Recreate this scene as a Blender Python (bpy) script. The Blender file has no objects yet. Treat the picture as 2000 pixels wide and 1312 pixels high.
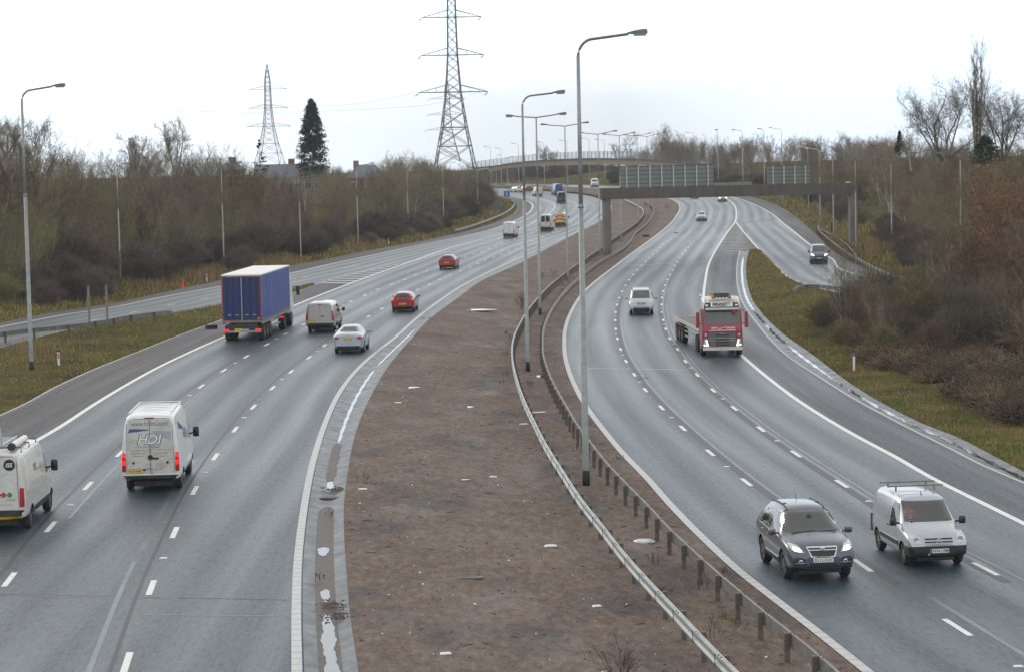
import bpy, bmesh, math, random
import numpy as np
from mathutils import Vector, Matrix
from mathutils.bvhtree import BVHTree
from math import radians, sin, cos, pi, hypot, atan2
random.seed(7); RNG = np.random.default_rng(7)
SC = bpy.context.scene; COL = SC.collection

# ------------------------------------------------------------------ camera model (photo measured on a 2000 x 1312 grid)
CAMH, CF = 10.5, 4450.0
cam_d = bpy.data.cameras.new('camera'); cam = bpy.data.objects.new('camera', cam_d); COL.objects.link(cam)
cam_d.sensor_width = 36; cam_d.lens = 36*CF/2000; cam_d.clip_end = 12000; cam_d.clip_start = 0.5
ROT = Matrix.Rotation(pi/2-radians(4.19), 4, 'X') @ Matrix.Rotation(-0.0215, 4, 'Z')
cam.matrix_world = Matrix.Translation((0, 0, CAMH)) @ ROT
SC.camera = cam
R3 = np.array(ROT.to_3x3())

def pchip(pts):
    """monotone-ish cubic through (t, v) points, linear outside"""
    pts = sorted(pts); t = np.array([p[0] for p in pts], float); v = np.array([p[1] for p in pts], float)
    keep = np.concatenate([[True], np.diff(t) > 1e-6]); t = t[keep]; v = v[keep]
    h = np.diff(t); d = np.diff(v)/h
    m = np.zeros(len(t)); m[0] = d[0]; m[-1] = d[-1]
    for i in range(1, len(t)-1):
        m[i] = (d[i-1]*h[i]+d[i]*h[i-1])/(h[i]+h[i-1])
    def f(q):
        q = np.asarray(q, float); i = np.clip(np.searchsorted(t, q)-1, 0, len(t)-2)
        u = (q-t[i])/h[i]; hh = h[i]
        r = (2*u**3-3*u**2+1)*v[i]+(u**3-2*u**2+u)*hh*m[i]+(-2*u**3+3*u**2)*v[i+1]+(u**3-u**2)*hh*m[i+1]
        r = np.where(u < 0, v[0]+(q-t[0])*m[0], r); r = np.where(u > 1, v[-1]+(q-t[-1])*m[-1], r)
        return r
    return f
ZR = pchip([(0, 0), (200, 0), (300, 0), (400, .7), (500, 3), (600, 4.8), (700, 5.7), (800, 6.2), (1000, 6.6), (2000, 6.6), (6000, 6.6)])
DR = pchip([(0, -.5), (50, -.7), (110, -1.0), (180, -1.0), (260, -.4), (330, 0), (400, 0), (6000, 0)])
YS = np.concatenate([np.arange(25, 400, 1.5), np.arange(400, 1200, 5), np.arange(1200, 4000, 50)])
XCL = XRE = None
def zg(x, Y):
    z = ZR(Y)
    if XRE is None: return z
    a, b = XCL(Y), XRE(Y)
    return z+DR(Y)*np.clip((x-a)/np.maximum(b-a, .5), 0, 1)
def ray(px, py):
    return R3 @ np.array([px-1000., 656.-py, -CF])
def P(px, py, up=0., full=0):
    """pixel of the photo -> point standing `up` metres over the ground"""
    d = ray(px, py); X = d[0]/d[1]*YS; Z = CAMH+d[2]/d[1]*YS
    base = zg(X, YS)+(DR(YS)*full if full and XRE is None else 0)
    g = Z-base-up; k = np.nonzero((g[:-1] > 0) & (g[1:] <= 0))[0]
    if len(k) == 0: Y = YS[np.argmin(np.abs(g))]
    else:
        k = k[0]; Y = YS[k]+(YS[k+1]-YS[k])*g[k]/(g[k]-g[k+1])
    return Vector((d[0]/d[1]*Y, Y, float(CAMH+d[2]/d[1]*Y-up)))
def at_depth(px, py, Y):
    d = ray(px, py); return Vector((d[0]/d[1]*Y, Y, CAMH+d[2]/d[1]*Y))
def curve(pts, up=0., full=0, lo=None, hi=None):
    w = [P(x, y, up, full) for x, y in pts]
    return pchip([(p.y, p.x) for p in w])
# traced outlines (photo pixels)
XCL = None
_cl = curve([(700, 1312), (685, 1209), (676, 1109), (672, 984), (680, 918), (690, 863), (707, 811), (730, 763), (750, 728), (782, 686), (807, 658), (837, 625), (870, 600), (900, 578), (937, 551), (1000, 522), (1075, 483), (1125, 457), (1182, 425), (1195, 408), (1192, 397), (1180, 389), (1145, 379), (1090, 373), (1000, 367)])
_re = curve([(1685, 1312), (1575, 1224), (1500, 1166), (1437, 1116), (1375, 1059), (1300, 982), (1262, 938), (1212, 886), (1175, 841), (1142, 796), (1120, 756), (1107, 723), (1100, 693), (1099, 672), (1100, 650), (1107, 623), (1119, 598), (1136, 573), (1162, 549), (1191, 527), (1226, 500), (1262, 474), (1295, 449), (1320, 422), (1327, 408), (1323, 397), (1305, 388), (1270, 379), (1200, 372)], full=1)
XCL, XRE = _cl, _re

# ------------------------------------------------------------------ generic helpers
def tag(o, label=None, cat=None, group=None, kind=None):
    if label: o['label'] = label
    if cat: o['category'] = cat
    if group: o['group'] = group
    if kind: o['kind'] = kind
    return o
def obj(name, me, mat=None, parent=None):
    o = bpy.data.objects.new(name, me); COL.objects.link(o)
    if mat is not None and len(me.materials) == 0: me.materials.append(mat)
    if parent is not None: o.parent = parent
    return o
def mesh(name, v, f, mat, parent=None, smooth=False, uv=None):
    me = bpy.data.meshes.new(name); me.from_pydata([tuple(p) for p in v], [], [tuple(q) for q in f])
    if uv is not None:
        l = me.uv_layers.new(name='UVMap'); idx = np.zeros(len(me.loops), int); me.loops.foreach_get('vertex_index', idx)
        l.data.foreach_set('uv', np.asarray(uv, float)[idx].ravel())
    if smooth: me.polygons.foreach_set('use_smooth', [True]*len(me.polygons))
    me.update(); return obj(name, me, mat, parent)
def empty(name, loc, rz=0., pitch=0.):
    o = bpy.data.objects.new(name, None); COL.objects.link(o); o.location = loc; o.rotation_euler = (0, pitch, rz); o.empty_display_size = .3
    return o
def dup(root, loc=None, rz=None):
    def cp(o, par):
        c = o.copy(); COL.objects.link(c)
        if par is not None: c.parent = par
        for ch in kids.get(o.name, ()): cp(ch, c)
        return c
    kids = {}
    for o in root.children_recursive: kids.setdefault(o.parent.name, []).append(o)
    c = cp(root, None)
    if loc is not None: c.location = loc
    if rz is not None: c.rotation_euler = (c.rotation_euler[0], c.rotation_euler[1], rz)
    return c
class MB:
    def __init__(s): s.v = []; s.f = []
    def add(s, v, f):
        n = len(s.v); s.v += [tuple(p) for p in v]; s.f += [tuple(i+n for i in q) for q in f]; return s
    def box(s, c, d, rz=0., M=None, taper=1.):
        hx, hy, hz = d[0]/2, d[1]/2, d[2]/2; vs = []
        for z, k in ((-hz, 1), (hz, taper)):
            for x, y in ((-hx, -hy), (hx, -hy), (hx, hy), (-hx, hy)):
                x *= k; y *= k
                p = Vector((x*cos(rz)-y*sin(rz), x*sin(rz)+y*cos(rz), z))
                if M is not None: p = M @ p
                vs.append(p+Vector(c))
        return s.add(vs, [(3, 2, 1, 0), (4, 5, 6, 7), (0, 1, 5, 4), (1, 2, 6, 5), (2, 3, 7, 6), (3, 0, 4, 7)])
    def tube(s, pts, r, n=6, cap=True):
        pts = [Vector(p) for p in pts]; rs = r if isinstance(r, (list, tuple)) else [r]*len(pts); vs = []; fs = []
        up = Vector((0, 0, 1))
        for i, p in enumerate(pts):
            t = (pts[min(i+1, len(pts)-1)]-pts[max(i-1, 0)]).normalized()
            a = t.cross(up if abs(t.z) < .95 else Vector((1, 0, 0))).normalized(); b = t.cross(a)
            for k in range(n):
                an = 2*pi*k/n; vs.append(p+(a*cos(an)+b*sin(an))*rs[i])
        for i in range(len(pts)-1):
            for k in range(n):
                k2 = (k+1) % n; fs.append((i*n+k, i*n+k2, (i+1)*n+k2, (i+1)*n+k))
        if cap: fs.append(tuple(range(n-1, -1, -1))); fs.append(tuple((len(pts)-1)*n+k for k in range(n)))
        return s.add(vs, fs)
    def lathe(s, prof, c=(0, 0, 0), n=20, ax='y', cap=True):
        vs = []; fs = []
        for r, h in prof:
            for k in range(n):
                a = 2*pi*k/n; q = (r*cos(a), h, r*sin(a)) if ax == 'y' else (r*cos(a), r*sin(a), h) if ax == 'z' else (h, r*cos(a), r*sin(a))
                vs.append((q[0]+c[0], q[1]+c[1], q[2]+c[2]))
        m = len(prof)
        for i in range(m-1):
            for k in range(n):
                k2 = (k+1) % n; fs.append((i*n+k, i*n+k2, (i+1)*n+k2, (i+1)*n+k))
        if cap: fs.append(tuple(range(n))); fs.append(tuple((m-1)*n+k for k in range(n-1, -1, -1)))
        return s.add(vs, fs)
    def build(s, name, mat, parent=None, smooth=False):
        return mesh(name, s.v, s.f, mat, parent, smooth)

# ------------------------------------------------------------------ materials
def node(nt, t, **kw):
    n = nt.nodes.new(t)
    for k, v in kw.items():
        if k == 'ins':
            for a, b in v.items(): n.inputs[a].default_value = b
        else: setattr(n, k, v)
    return n
def ramp(nt, fac, stops, interp='LINEAR'):
    r = nt.nodes.new('ShaderNodeValToRGB'); r.color_ramp.interpolation = interp; e = r.color_ramp.elements
    while len(e) < len(stops): e.new(.5)
    for el, (p, c) in zip(e, stops):
        el.position = p; el.color = (c[0], c[1], c[2], 1) if not isinstance(c, (int, float)) else (c, c, c, 1)
    nt.links.new(fac, r.inputs[0]); return r.outputs[0]
def noise(nt, vec, scale, detail=4, rough=.55, dist=0.):
    n = node(nt, 'ShaderNodeTexNoise', ins={'Scale': scale, 'Detail': detail, 'Roughness': rough, 'Distortion': dist})
    if vec is not None: nt.links.new(vec, n.inputs['Vector'])
    return n.outputs['Fac']
def mapping(nt, vec, sc=(1, 1, 1), loc=(0, 0, 0)):
    m = node(nt, 'ShaderNodeMapping', ins={'Scale': sc, 'Location': loc}); nt.links.new(vec, m.inputs['Vector']); return m.outputs[0]
def mixc(nt, fac, a, b, mode='MIX'):
    m = node(nt, 'ShaderNodeMix', data_type='RGBA', blend_type=mode)
    for sock, v in ((m.inputs[0], fac), (m.inputs[6], a), (m.inputs[7], b)):
        if isinstance(v, (int, float)): sock.default_value = v
        elif isinstance(v, tuple): sock.default_value = (v[0], v[1], v[2], 1)
        else: nt.links.new(v, sock)
    return m.outputs[2]
def math_(nt, op, a, b=None, clamp=False):
    m = node(nt, 'ShaderNodeMath', operation=op, use_clamp=clamp)
    for i, v in enumerate((a, b)):
        if v is None: continue
        if isinstance(v, (int, float)): m.inputs[i].default_value = v
        else: nt.links.new(v, m.inputs[i])
    return m.outputs[0]
def new_mat(name):
    m = bpy.data.materials.new(name); m.use_nodes = True; nt = m.node_tree
    return m, nt, nt.nodes['Principled BSDF']
def coords(nt, kind='Object'):
    return nt.nodes.new('ShaderNodeTexCoord').outputs[kind]
def bump(nt, b, h, strength=.3, dist=.02):
    n = node(nt, 'ShaderNodeBump', ins={'Strength': strength, 'Distance': dist}); nt.links.new(h, n.inputs['Height']); nt.links.new(n.outputs[0], b.inputs['Normal'])
def simple(name, c, rough=.5, metal=0., var=.12, scale=6., spec=.5, emit=None, es=1., coat=0., dirt=None):
    """base colour broken up by noise; dirt = (colour, amount)"""
    m, nt, b = new_mat(name); co = coords(nt)
    n = noise(nt, co, scale, 5)
    c1 = tuple(max(0, x*(1-var)) for x in c); c2 = tuple(min(1, x*(1+var)) for x in c)
    colr = ramp(nt, n, [(.3, c1), (.7, c2)])
    if dirt:
        n2 = noise(nt, mapping(nt, co, (1, 1, 2.5)), 2.2, 6, .65)
        colr = mixc(nt, ramp(nt, n2, [(.42, 0.), (.75, dirt[1])]), colr, dirt[0])
    nt.links.new(colr, b.inputs['Base Color'])
    b.inputs['Roughness'].default_value = rough; b.inputs['Metallic'].default_value = metal; b.inputs['Specular IOR Level'].default_value = spec
    if coat: b.inputs['Coat Weight'].default_value = coat; b.inputs['Coat Roughness'].default_value = .05
    if emit: b.inputs['Emission Color'].default_value = (*emit, 1); b.inputs['Emission Strength'].default_value = es
    return m
def paint(name, c, metal=0., dirt=.35, rough=.32):
    return simple(name, c, rough, metal, .04, 3., .5, coat=.6, dirt=(tuple(.5*x+.06*k for x, k in zip(c, (1., .9, .75))), dirt))
def asphalt(name, c, tracks=.5, brown=(.055, .05, .048), rough=(.29, .48), brownamt=.25):
    m, nt, b = new_mat(name); uv = coords(nt, 'UV')
    sep = node(nt, 'ShaderNodeSeparateXYZ'); nt.links.new(uv, sep.inputs[0])
    wob = math_(nt, 'MULTIPLY', math_(nt, 'SUBTRACT', noise(nt, mapping(nt, uv, (.3, .03, 1)), 1., 3), .5), .9)
    u = math_(nt, 'ADD', sep.outputs[0], wob)
    band = math_(nt, 'ADD', math_(nt, 'MULTIPLY', math_(nt, 'COSINE', math_(nt, 'MULTIPLY', u, 2*pi/1.825)), .5), .5)
    streak = noise(nt, mapping(nt, uv, (1.6, .035, 1)), 1., 5, .6)
    streak2 = noise(nt, mapping(nt, uv, (.5, .012, 1), (3, 9, 0)), 1., 4, .6)
    grain = noise(nt, mapping(nt, uv, (9., 1.8, 1)), 1., 6, .9)
    patch = noise(nt, mapping(nt, uv, (.22, .09, 1), (7, 3, 0)), 1., 4)
    col = ramp(nt, grain, [(.30, tuple(x*.30 for x in c)), (.5, c), (.70, tuple(x*2.3 for x in c))])
    col = mixc(nt, ramp(nt, streak, [(.35, .0), (.8, brownamt*1.2)]), col, brown)
    col = mixc(nt, ramp(nt, patch, [(.35, 0.), (.75, .45)]), col, tuple(x*.55 for x in c))
    nt.links.new(col, b.inputs['Base Color'])
    k = math_(nt, 'ADD', math_(nt, 'MULTIPLY', band, tracks*.5), math_(nt, 'MULTIPLY', streak2, 1-tracks*.5))
    k2 = math_(nt, 'ADD', math_(nt, 'MULTIPLY', k, .75), math_(nt, 'MULTIPLY', streak, .35))
    nt.links.new(ramp(nt, k2, [(.3, rough[1]), (.75, rough[0])]), b.inputs['Roughness'])
    nt.links.new(math_(nt, 'MULTIPLY', ramp(nt, k2, [(.25, .30), (.8, .62)]), ramp(nt, grain, [(.36, .25), (.5, .95), (.64, 1.)])), b.inputs['Specular IOR Level'])
    bump(nt, b, grain, .6, .05)
    return m
M = {}
M['asphalt'] = asphalt('wet_asphalt', (.025, .047, .064))
M['shoulder'] = asphalt('shoulder_asphalt', (.042, .042, .048), .1, (.08, .06, .055), (.5, .75), .7)
M['shoulder_r'] = asphalt('worn_shoulder_asphalt', (.030, .047, .060), .2, (.06, .056, .056), (.36, .62), .5)
M['nose'] = asphalt('worn_asphalt', (.048, .048, .052), .1, (.07, .052, .05), (.45, .7), .8)
def markpaint(name, c, wear=.45):
    m, nt, b = new_mat(name); uv = coords(nt, 'Object')
    n = noise(nt, uv, 3.5, 6, .7)
    if 'ribbed' in name:
        sp = node(nt, 'ShaderNodeSeparateXYZ'); nt.links.new(uv, sp.inputs[0]); rib = math_(nt, 'LESS_THAN', math_(nt, 'FRACT', math_(nt, 'MULTIPLY', sp.outputs[1], 1.6)), .16); n = math_(nt, 'ADD', n, math_(nt, 'MULTIPLY', rib, .3))
    nt.links.new(mixc(nt, ramp(nt, n, [(.5, 0.), (.78, wear)]), c, (.12, .12, .12)), b.inputs['Base Color']); b.inputs['Roughness'].default_value = .55
    return m
M['white_line'] = markpaint('white_road_paint', (.72, .72, .69))
M['old_line'] = markpaint('worn_road_paint', (.42, .42, .42), .8)
M['kerb_line'] = markpaint('ribbed_edge_line', (.50, .50, .50), .4)
def ground_mat():
    m, nt, b = new_mat('verge_soil_and_grass'); co = coords(nt)
    n1 = noise(nt, co, .16, 6, .6); n2 = noise(nt, mapping(nt, co, (1, 1, 1), (40, 3, 0)), .5, 6, .65); n3 = noise(nt, co, 5., 4, .7)
    g = ramp(nt, n3, [(.3, (.026, .036, .009)), (.7, (.10, .12, .030))])
    t = ramp(nt, n3, [(.3, (.065, .046, .018)), (.7, (.20, .145, .062))])
    d = ramp(nt, n3, [(.3, (.018, .014, .010)), (.7, (.06, .046, .032))])
    c = mixc(nt, ramp(nt, n2, [(.42, 0.), (.62, 1.)]), g, t)
    c = mixc(nt, ramp(nt, n1, [(.45, 0.), (.66, .8)]), c, d)
    nt.links.new(c, b.inputs['Base Color']); b.inputs['Roughness'].default_value = .95; b.inputs['Specular IOR Level'].default_value = .02
    bump(nt, b, n3, .8, .12); return m
M['ground'] = ground_mat()
def median_mat():
    m, nt, b = new_mat('median_brown_surfacing'); co = coords(nt)
    n1 = noise(nt, mapping(nt, co, (.35, .18, 1)), 1., 5, .6, .3); n2 = noise(nt, mapping(nt, co, (.5, .22, 1), (11, 5, 0)), 1., 6, .65)
    gr = noise(nt, mapping(nt, co, (4.5, 1.6, 1)), 1., 7, .85); gr2 = noise(nt, co, 2.2, 5, .7)
    c = ramp(nt, gr, [(.25, (.037, .027, .020)), (.5, (.142, .104, .082)), (.78, (.285, .215, .178))])
    c = mixc(nt, ramp(nt, n1, [(.51, 0.), (.66, .72)]), c, ramp(nt, gr, [(.3, (.038, .038, .042)), (.7, (.10, .096, .102))]))
    c = mixc(nt, ramp(nt, gr2, [(.5, 0.), (.75, .4)]), c, (.055, .04, .032))
    vo = node(nt, 'ShaderNodeTexVoronoi', ins={'Scale': 1.9, 'Randomness': 1.}); nt.links.new(co, vo.inputs['Vector'])
    c = mixc(nt, ramp(nt, vo.outputs['Distance'], [(.018, .7), (.03, 0.)]), c, (.36, .33, .31))
    nt.links.new(c, b.inputs['Base Color'])
    nt.links.new(ramp(nt, n2, [(.42, .95), (.74, .5)]), b.inputs['Roughness']); b.inputs['Specular IOR Level'].default_value = .16
    bump(nt, b, gr, .5, .03); return m
M['median'] = median_mat()
def concrete(name, c, rough=.8, wet=False, stain=.5):
    m, nt, b = new_mat(name); co = coords(nt)
    n1 = noise(nt, mapping(nt, co, (1, 1, .4)), 1.3, 7, .65); n2 = noise(nt, co, 14., 3, .7)
    k = ramp(nt, n2, [(.3, tuple(x*.8 for x in c)), (.7, tuple(x*1.15 for x in c))])
    k = mixc(nt, ramp(nt, n1, [(.42, 0.), (.72, stain)]), k, tuple(x*.42 for x in c))
    nt.links.new(k, b.inputs['Base Color'])
    if wet: nt.links.new(ramp(nt, n1, [(.35, .34), (.7, .55)]), b.inputs['Roughness'])
    else: b.inputs['Roughness'].default_value = rough
    bump(nt, b, n2, .12, .01); return m
M['concrete'] = concrete('weathered_concrete', (.17, .155, .135), stain=.75)
M['wet_concrete'] = concrete('wet_concrete_channel', (.082, .09, .10), wet=True)
M['pale_concrete'] = concrete('pale_bridge_concrete', (.34, .27, .205), stain=.35)
M['dark_concrete'] = concrete('stained_concrete', (.115, .10, .082), stain=.7)
M['silt'] = simple('channel_silt', (.075, .06, .05), .6, 0, .4, 5.)
M['water'] = simple('standing_water', (.03, .035, .04), .03, 0, .1, 2., 1.0)
M['galv'] = simple('galvanised_steel', (.33, .345, .345), .42, .55, .16, 2.2, dirt=((.14, .12, .09), .55))
M['galv_pole'] = simple('lamp_column_steel', (.30, .32, .31), .55, .35, .16, 1.2, dirt=((.17, .155, .13), .5))
M['lamp_arm'] = simple('weathered_lamp_arm', (.20, .17, .16), .6, .3, .2, 2.)
M['lamp_grey'] = simple('lantern_grey', (.12, .14, .145), .5, .2, .15, 4.)
M['lamp_pale'] = simple('lantern_pale', (.62, .64, .64), .4, .2, .1, 4.)
M['lamp_lens'] = simple('lantern_lens', (.22, .20, .20), .25, 0, .1, 5.)
M['post'] = simple('barrier_post', (.15, .125, .10), .8, .1, .35, 5., dirt=((.05, .045, .04), .8))
M['barrier_dark'] = simple('aged_barrier_steel', (.20, .195, .185), .55, .35, .25, 3., dirt=((.10, .075, .05), .6))
M['tar'] = simple('bitumen_base', (.025, .023, .022), .8)
M['lattice'] = simple('pylon_steel', (.16, .155, .15), .6, .35, .15, 1.)
M['insul'] = simple('glass_insulator', (.16, .26, .27), .3, 0, .1, 3.)
M['wire'] = simple('conductor_wire', (.25, .25, .25), .6, .3)
M['sign_back'] = simple('sign_back_panel', (.19, .215, .20), .55, .2, .08, 2.5)
M['sign_frame'] = simple('sign_back_frame', (.46, .44, .39), .55, .2, .1, 3.)
M['sign_rib'] = simple('sign_back_rib', (.07, .075, .075), .6)
M['blue_sign'] = simple('blue_sign_face', (.03, .11, .42), .4)
M['white'] = simple('white_panel', (.72, .72, .70), .5, 0, .08)
M['slate'] = simple('roof_slate', (.13, .145, .17), .6, 0, .25, 3.)
M['brick'] = simple('red_brick', (.25, .11, .075), .85, 0, .3, 6.)
M['render'] = simple('house_render', (.40, .34, .29), .85)
M['black'] = simple('black_plastic', (.018, .018, .02), .5, 0, .2, 6., dirt=((.09, .08, .07), .35))
M['tyre'] = simple('tyre_rubber', (.022, .021, .021), .8, 0, .3, 8., dirt=((.08, .072, .063), .5))
M['rim'] = simple('alloy_rim', (.36, .35, .34), .35, .7, .15, 8., dirt=((.12, .1, .08), .5))
M['chrome'] = simple('bright_trim', (.66, .66, .66), .18, .9, .05)
M['glass'] = simple('dark_vehicle_glass', (.022, .028, .028), .06, 0, .3, 2., .65)
M['greyglass'] = simple('windscreen_glass', (.055, .07, .068), .07, 0, .35, 1.6, .8)
M['red_lamp'] = simple('red_lamp_lens', (.38, .012, .012), .2, 0, .1, 6.)
M['red_lit'] = simple('lit_red_lamp', (.5, .02, .01), .2, 0, .05, 6., emit=(1, .015, .01), es=.8)
M['amber'] = simple('amber_lamp', (.42, .14, .03), .25, emit=(1, .3, .04), es=.02)
M['clear_lamp'] = simple('clear_headlamp', (.55, .56, .56), .12, .3, .35, 14.)
M['head_lit'] = simple('lit_headlamp', (.9, .8, .6), .2, emit=(1, .80, .52), es=5.)
M['drl_lit'] = simple('lit_daytime_lamp', (.9, .8, .75), .2, emit=(1, .82, .74), es=2.5)
M['plate_y'] = simple('yellow_plate', (.80, .52, .02), .4)
M['plate_w'] = simple('white_plate', (.74, .73, .68), .4)
M['ink'] = simple('black_lettering', (.012, .012, .013), .5)
M['blue_ink'] = simple('blue_lettering', (.03, .09, .26), .5)
M['grey_ink'] = simple('grey_lettering', (.20, .20, .21), .5)
M['white_ink'] = simple('white_lettering', (.8, .8, .78), .5)
M['red_ink'] = simple('red_lettering', (.5, .03, .03), .5)
M['green_ink'] = simple('green_lettering', (.02, .25, .08), .5)
M['seat'] = simple('seat_cloth', (.035, .036, .04), .9)
M['hivis'] = simple('orange_hivis', (.95, .16, .03), .7, 0, .15, 9., emit=(1, .2, .03), es=0.0)
M['reflect'] = simple('reflective_tape', (.7, .7, .68), .35)
M['skin'] = simple('skin', (.45, .27, .2), .6)
M['hair'] = simple('dark_hair', (.03, .022, .016), .7)
M['cone'] = simple('orange_plastic', (.85, .06, .02), .5)
M['deck_board'] = simple('weathered_deck', (.17, .15, .125), .8, 0, .35, 3., dirt=((.07, .06, .05), .7))
M['timber'] = simple('grey_timber', (.24, .20, .15), .85, 0, .3, 5.)
M['ladder'] = simple('aluminium', (.52, .54, .54), .35, .7, .1, 5.)
# ------------------------------------------------------------------ traced road curves  x(Y)
LE = curve([(578, 1312), (577, 1200), (580, 1100), (586, 1040), (594, 984), (606, 920), (620, 868), (637, 820), (655, 780), (680, 742), (707, 712), (735, 688), (765, 665), (812, 618+5), (850, 592+2), (900, 560), (950, 534), (1000, 511), (1050, 488), (1100, 466), (1137, 447), (1172, 427), (1184, 411), (1182, 399), (1172, 391), (1140, 382), (1088, 376), (1000, 369.5)])
LW = curve([(67, 863), (107, 840), (187, 788), (250, 750), (312, 716), (375, 686), (442, 656), (575, 597), (650, 567), (690, 552), (750, 530), (812, 508), (875, 486), (937, 469), (982, 457), (1030, 441), (1062, 423), (1080, 411), (1084, 403), (1076, 395), (1052, 388), (1010, 381), (960, 376)])
LSH = curve([(0, 811), (50, 788), (100, 760), (175, 725), (262, 690), (350, 655), (435, 624), (540, 585), (617, 556)])
SR = curve([(40, 668), (125, 646), (230, 627), (340, 611), (437, 594), (540, 573), (617, 554)])
HB = curve([(617, 555), (650, 545), (725, 528), (837, 503), (925, 482), (975, 466), (1020, 447), (1050, 428), (1064, 415), (1068, 403), (1058, 394), (1036, 388), (1000, 382), (950, 377)])
SL = curve([(62, 627), (125, 615), (212, 602), (300, 584), (362, 572), (435, 559), (572, 533), (650, 515), (725, 499), (800, 483), (875, 468), (935, 455), (990, 438), (1025, 421), (1040, 405), (1034, 395), (1016, 388), (980, 382), (930, 377)])
XL = curve([(30, 625), (62, 618), (125, 607), (212, 594), (300, 576), (362, 562), (435, 548), (572, 519), (675, 499), (750, 484), (825, 471), (900, 454), (960, 437), (1000, 419), (1010, 404), (1003, 394), (980, 387), (940, 381), (880, 376)])
RW = curve([(1997, 1021), (1922, 984), (1885, 966), (1825, 936), (1750, 893), (1675, 853), (1557, 781), (1500, 738), (1447, 693), (1400, 650), (1380, 612), (1374, 590), (1375, 568), (1378, 545), (1383, 520), (1395, 494), (1410, 470), (1425, 448), (1436, 433), (1438, 418), (1436, 405), (1425, 393), (1400, 383), (1330, 374), (1250, 369), (1100, 364)], full=1)
RK = curve([(2000, 943), (1925, 911), (1850, 873), (1750, 823), (1655, 771), (1600, 736), (1542, 698), (1500, 658), (1480, 633), (1462, 610), (1447, 583), (1441, 560), (1439, 538), (1440, 515), (1445, 490)], full=1)
RC = curve([(2000, 921), (1937, 888), (1875, 856), (1800, 826), (1725, 788), (1675, 758), (1607, 708), (1575, 684), (1532, 654), (1500, 625), (1487, 610), (1472, 590), (1462, 563), (1458, 540), (1458, 515), (1464, 490)], full=1)
TL = curve([(2200, 690), (2000, 640), (1800, 606), (1640, 573), (1565, 553), (1542, 543), (1522, 525), (1500, 504), (1480, 485), (1455, 457), (1437, 434)], full=1)
TR = curve([(2200, 596), (2000, 576), (1850, 558), (1760, 548), (1672, 535), (1625, 506), (1582, 478), (1537, 442), (1500, 413), (1462, 395), (1435, 386), (1390, 377), (1310, 369.5), (1200, 364.5), (1060, 361.5)], full=1)
XR = curve([(2200, 586), (2000, 567), (1850, 551), (1760, 540), (1675, 518), (1635, 497), (1600, 465), (1567, 435), (1530, 408), (1500, 395), (1478, 388), (1420, 377), (1330, 368), (1210, 363), (1060, 360)], full=1)
def lft(q): return lambda Y: q(Y)
def P2(x, Y, up=0.): return Vector((float(x), float(Y), float(zg(x, Y))+up))
def yof(px, py): return P(px, py).y
Y_NOSE = yof(617, 556); Y_NOSE_R = P(1452, 490, 0, 1).y; Y_APEX = P(1436, 434, 0, 1).y; YEND = 735.
def yrange(y0, y1):
    ys = [y0]
    while ys[-1] < y1: ys.append(ys[-1]+max(1.2, ys[-1]*.011))
    ys[-1] = y1; return np.array(ys)
def strip(name, a, b, y0, y1, up, mat, nx=6, uref=None, profile=None, kind='structure'):
    """sheet between the curves a(Y) and b(Y); uv = metres across and along the road"""
    ys = yrange(y0, y1); v = []; uv = []; s = 0; n = nx+1
    for i, Y in enumerate(ys):
        xa, xb = float(a(Y)), float(b(Y)); xb = max(xb, xa+.02); u0 = float((uref or a)(Y))
        if i: s += hypot(Y-ys[i-1], xa-lx)
        lx = xa
        for k in range(n):
            t = k/nx; x = xa+(xb-xa)*t
            v.append((x, Y, float(zg(x, Y))+up+(profile(t, Y) if profile else 0))); uv.append((x-u0, s))
    f = [(i*n+k, i*n+k+1, (i+1)*n+k+1, (i+1)*n+k) for i in range(len(ys)-1) for k in range(nx)]
    o = mesh(name, v, f, mat, None, True, uv); o['kind'] = kind; return o
# ---- ground sheet (reaches the horizon)
def bank(s, side):
    t = [0, 1.5, 4, 8, 14, 24, 45, 120, 400, 5000]; z = [-.22, .05, .35, 1.0, 2.2, 3.4, 4.2, 4.4, 3., 2.] if side < 0 else [-.22, .05, .4, 1.3, 2.6, 4.0, 5.0, 5.4, 4.5, 3.]
    return float(np.interp(s, t, z))
ZFAR = lambda Y: float(np.interp(Y, [0, 737, 745, 770, 790, 9000], [0, 0, .4, 2.0, 2.4, 2.4]))
def gz(x, Y):
    """height of the open ground"""
    xl, xr = XLc(Y), XRc(Y); z = float(zg(x, Y))+ZFAR(Y)
    if x < xl: return z+bank(xl-x, -1)*(1 if Y < 600 else max(0, (720-Y)/120))
    if x > xr: return z+bank(x-xr, 1)*(1 if Y < 700 else max(0, (737-Y)/37))
    return z-.22
def XLc(Y): return float(XL(min(max(Y, 28), YEND)))
def XRc(Y): return float(XR(min(max(Y, 60), YEND)))
rows = list(yrange(26, YEND))+[740, 745, 752, 760, 770, 780, 795, 850, 1000, 1500, 3000, 6000, 9000]
off = [4000, 900, 300, 120, 80, 45, 34, 24, 19, 14, 11, 8, 6, 4, 2.7, 1.5, .7, 0]
v = []; ncol = 2*len(off)+2
for Y in rows:
    xl, xr = XLc(Y), XRc(Y); m1 = float(np.clip(XCL(min(Y, YEND)), xl+.3, xr-.6)); m2 = float(np.clip(XRE(min(Y, YEND)), m1+.1, xr-.3))
    xs = [xl-s for s in off]+[m1, m2]+[xr+s for s in reversed(off)]
    for x in xs:
        w = .16*sin(x*.7+Y*.31)*sin(x*.23-Y*.19)*min(1, max(0, max(xl-x, x-xr)/6))
        v.append((x, Y, gz(x, Y)+w))
f = [(i*ncol+k, i*ncol+k+1, (i+1)*ncol+k+1, (i+1)*ncol+k) for i in range(len(rows)-1) for k in range(ncol-1)]
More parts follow.
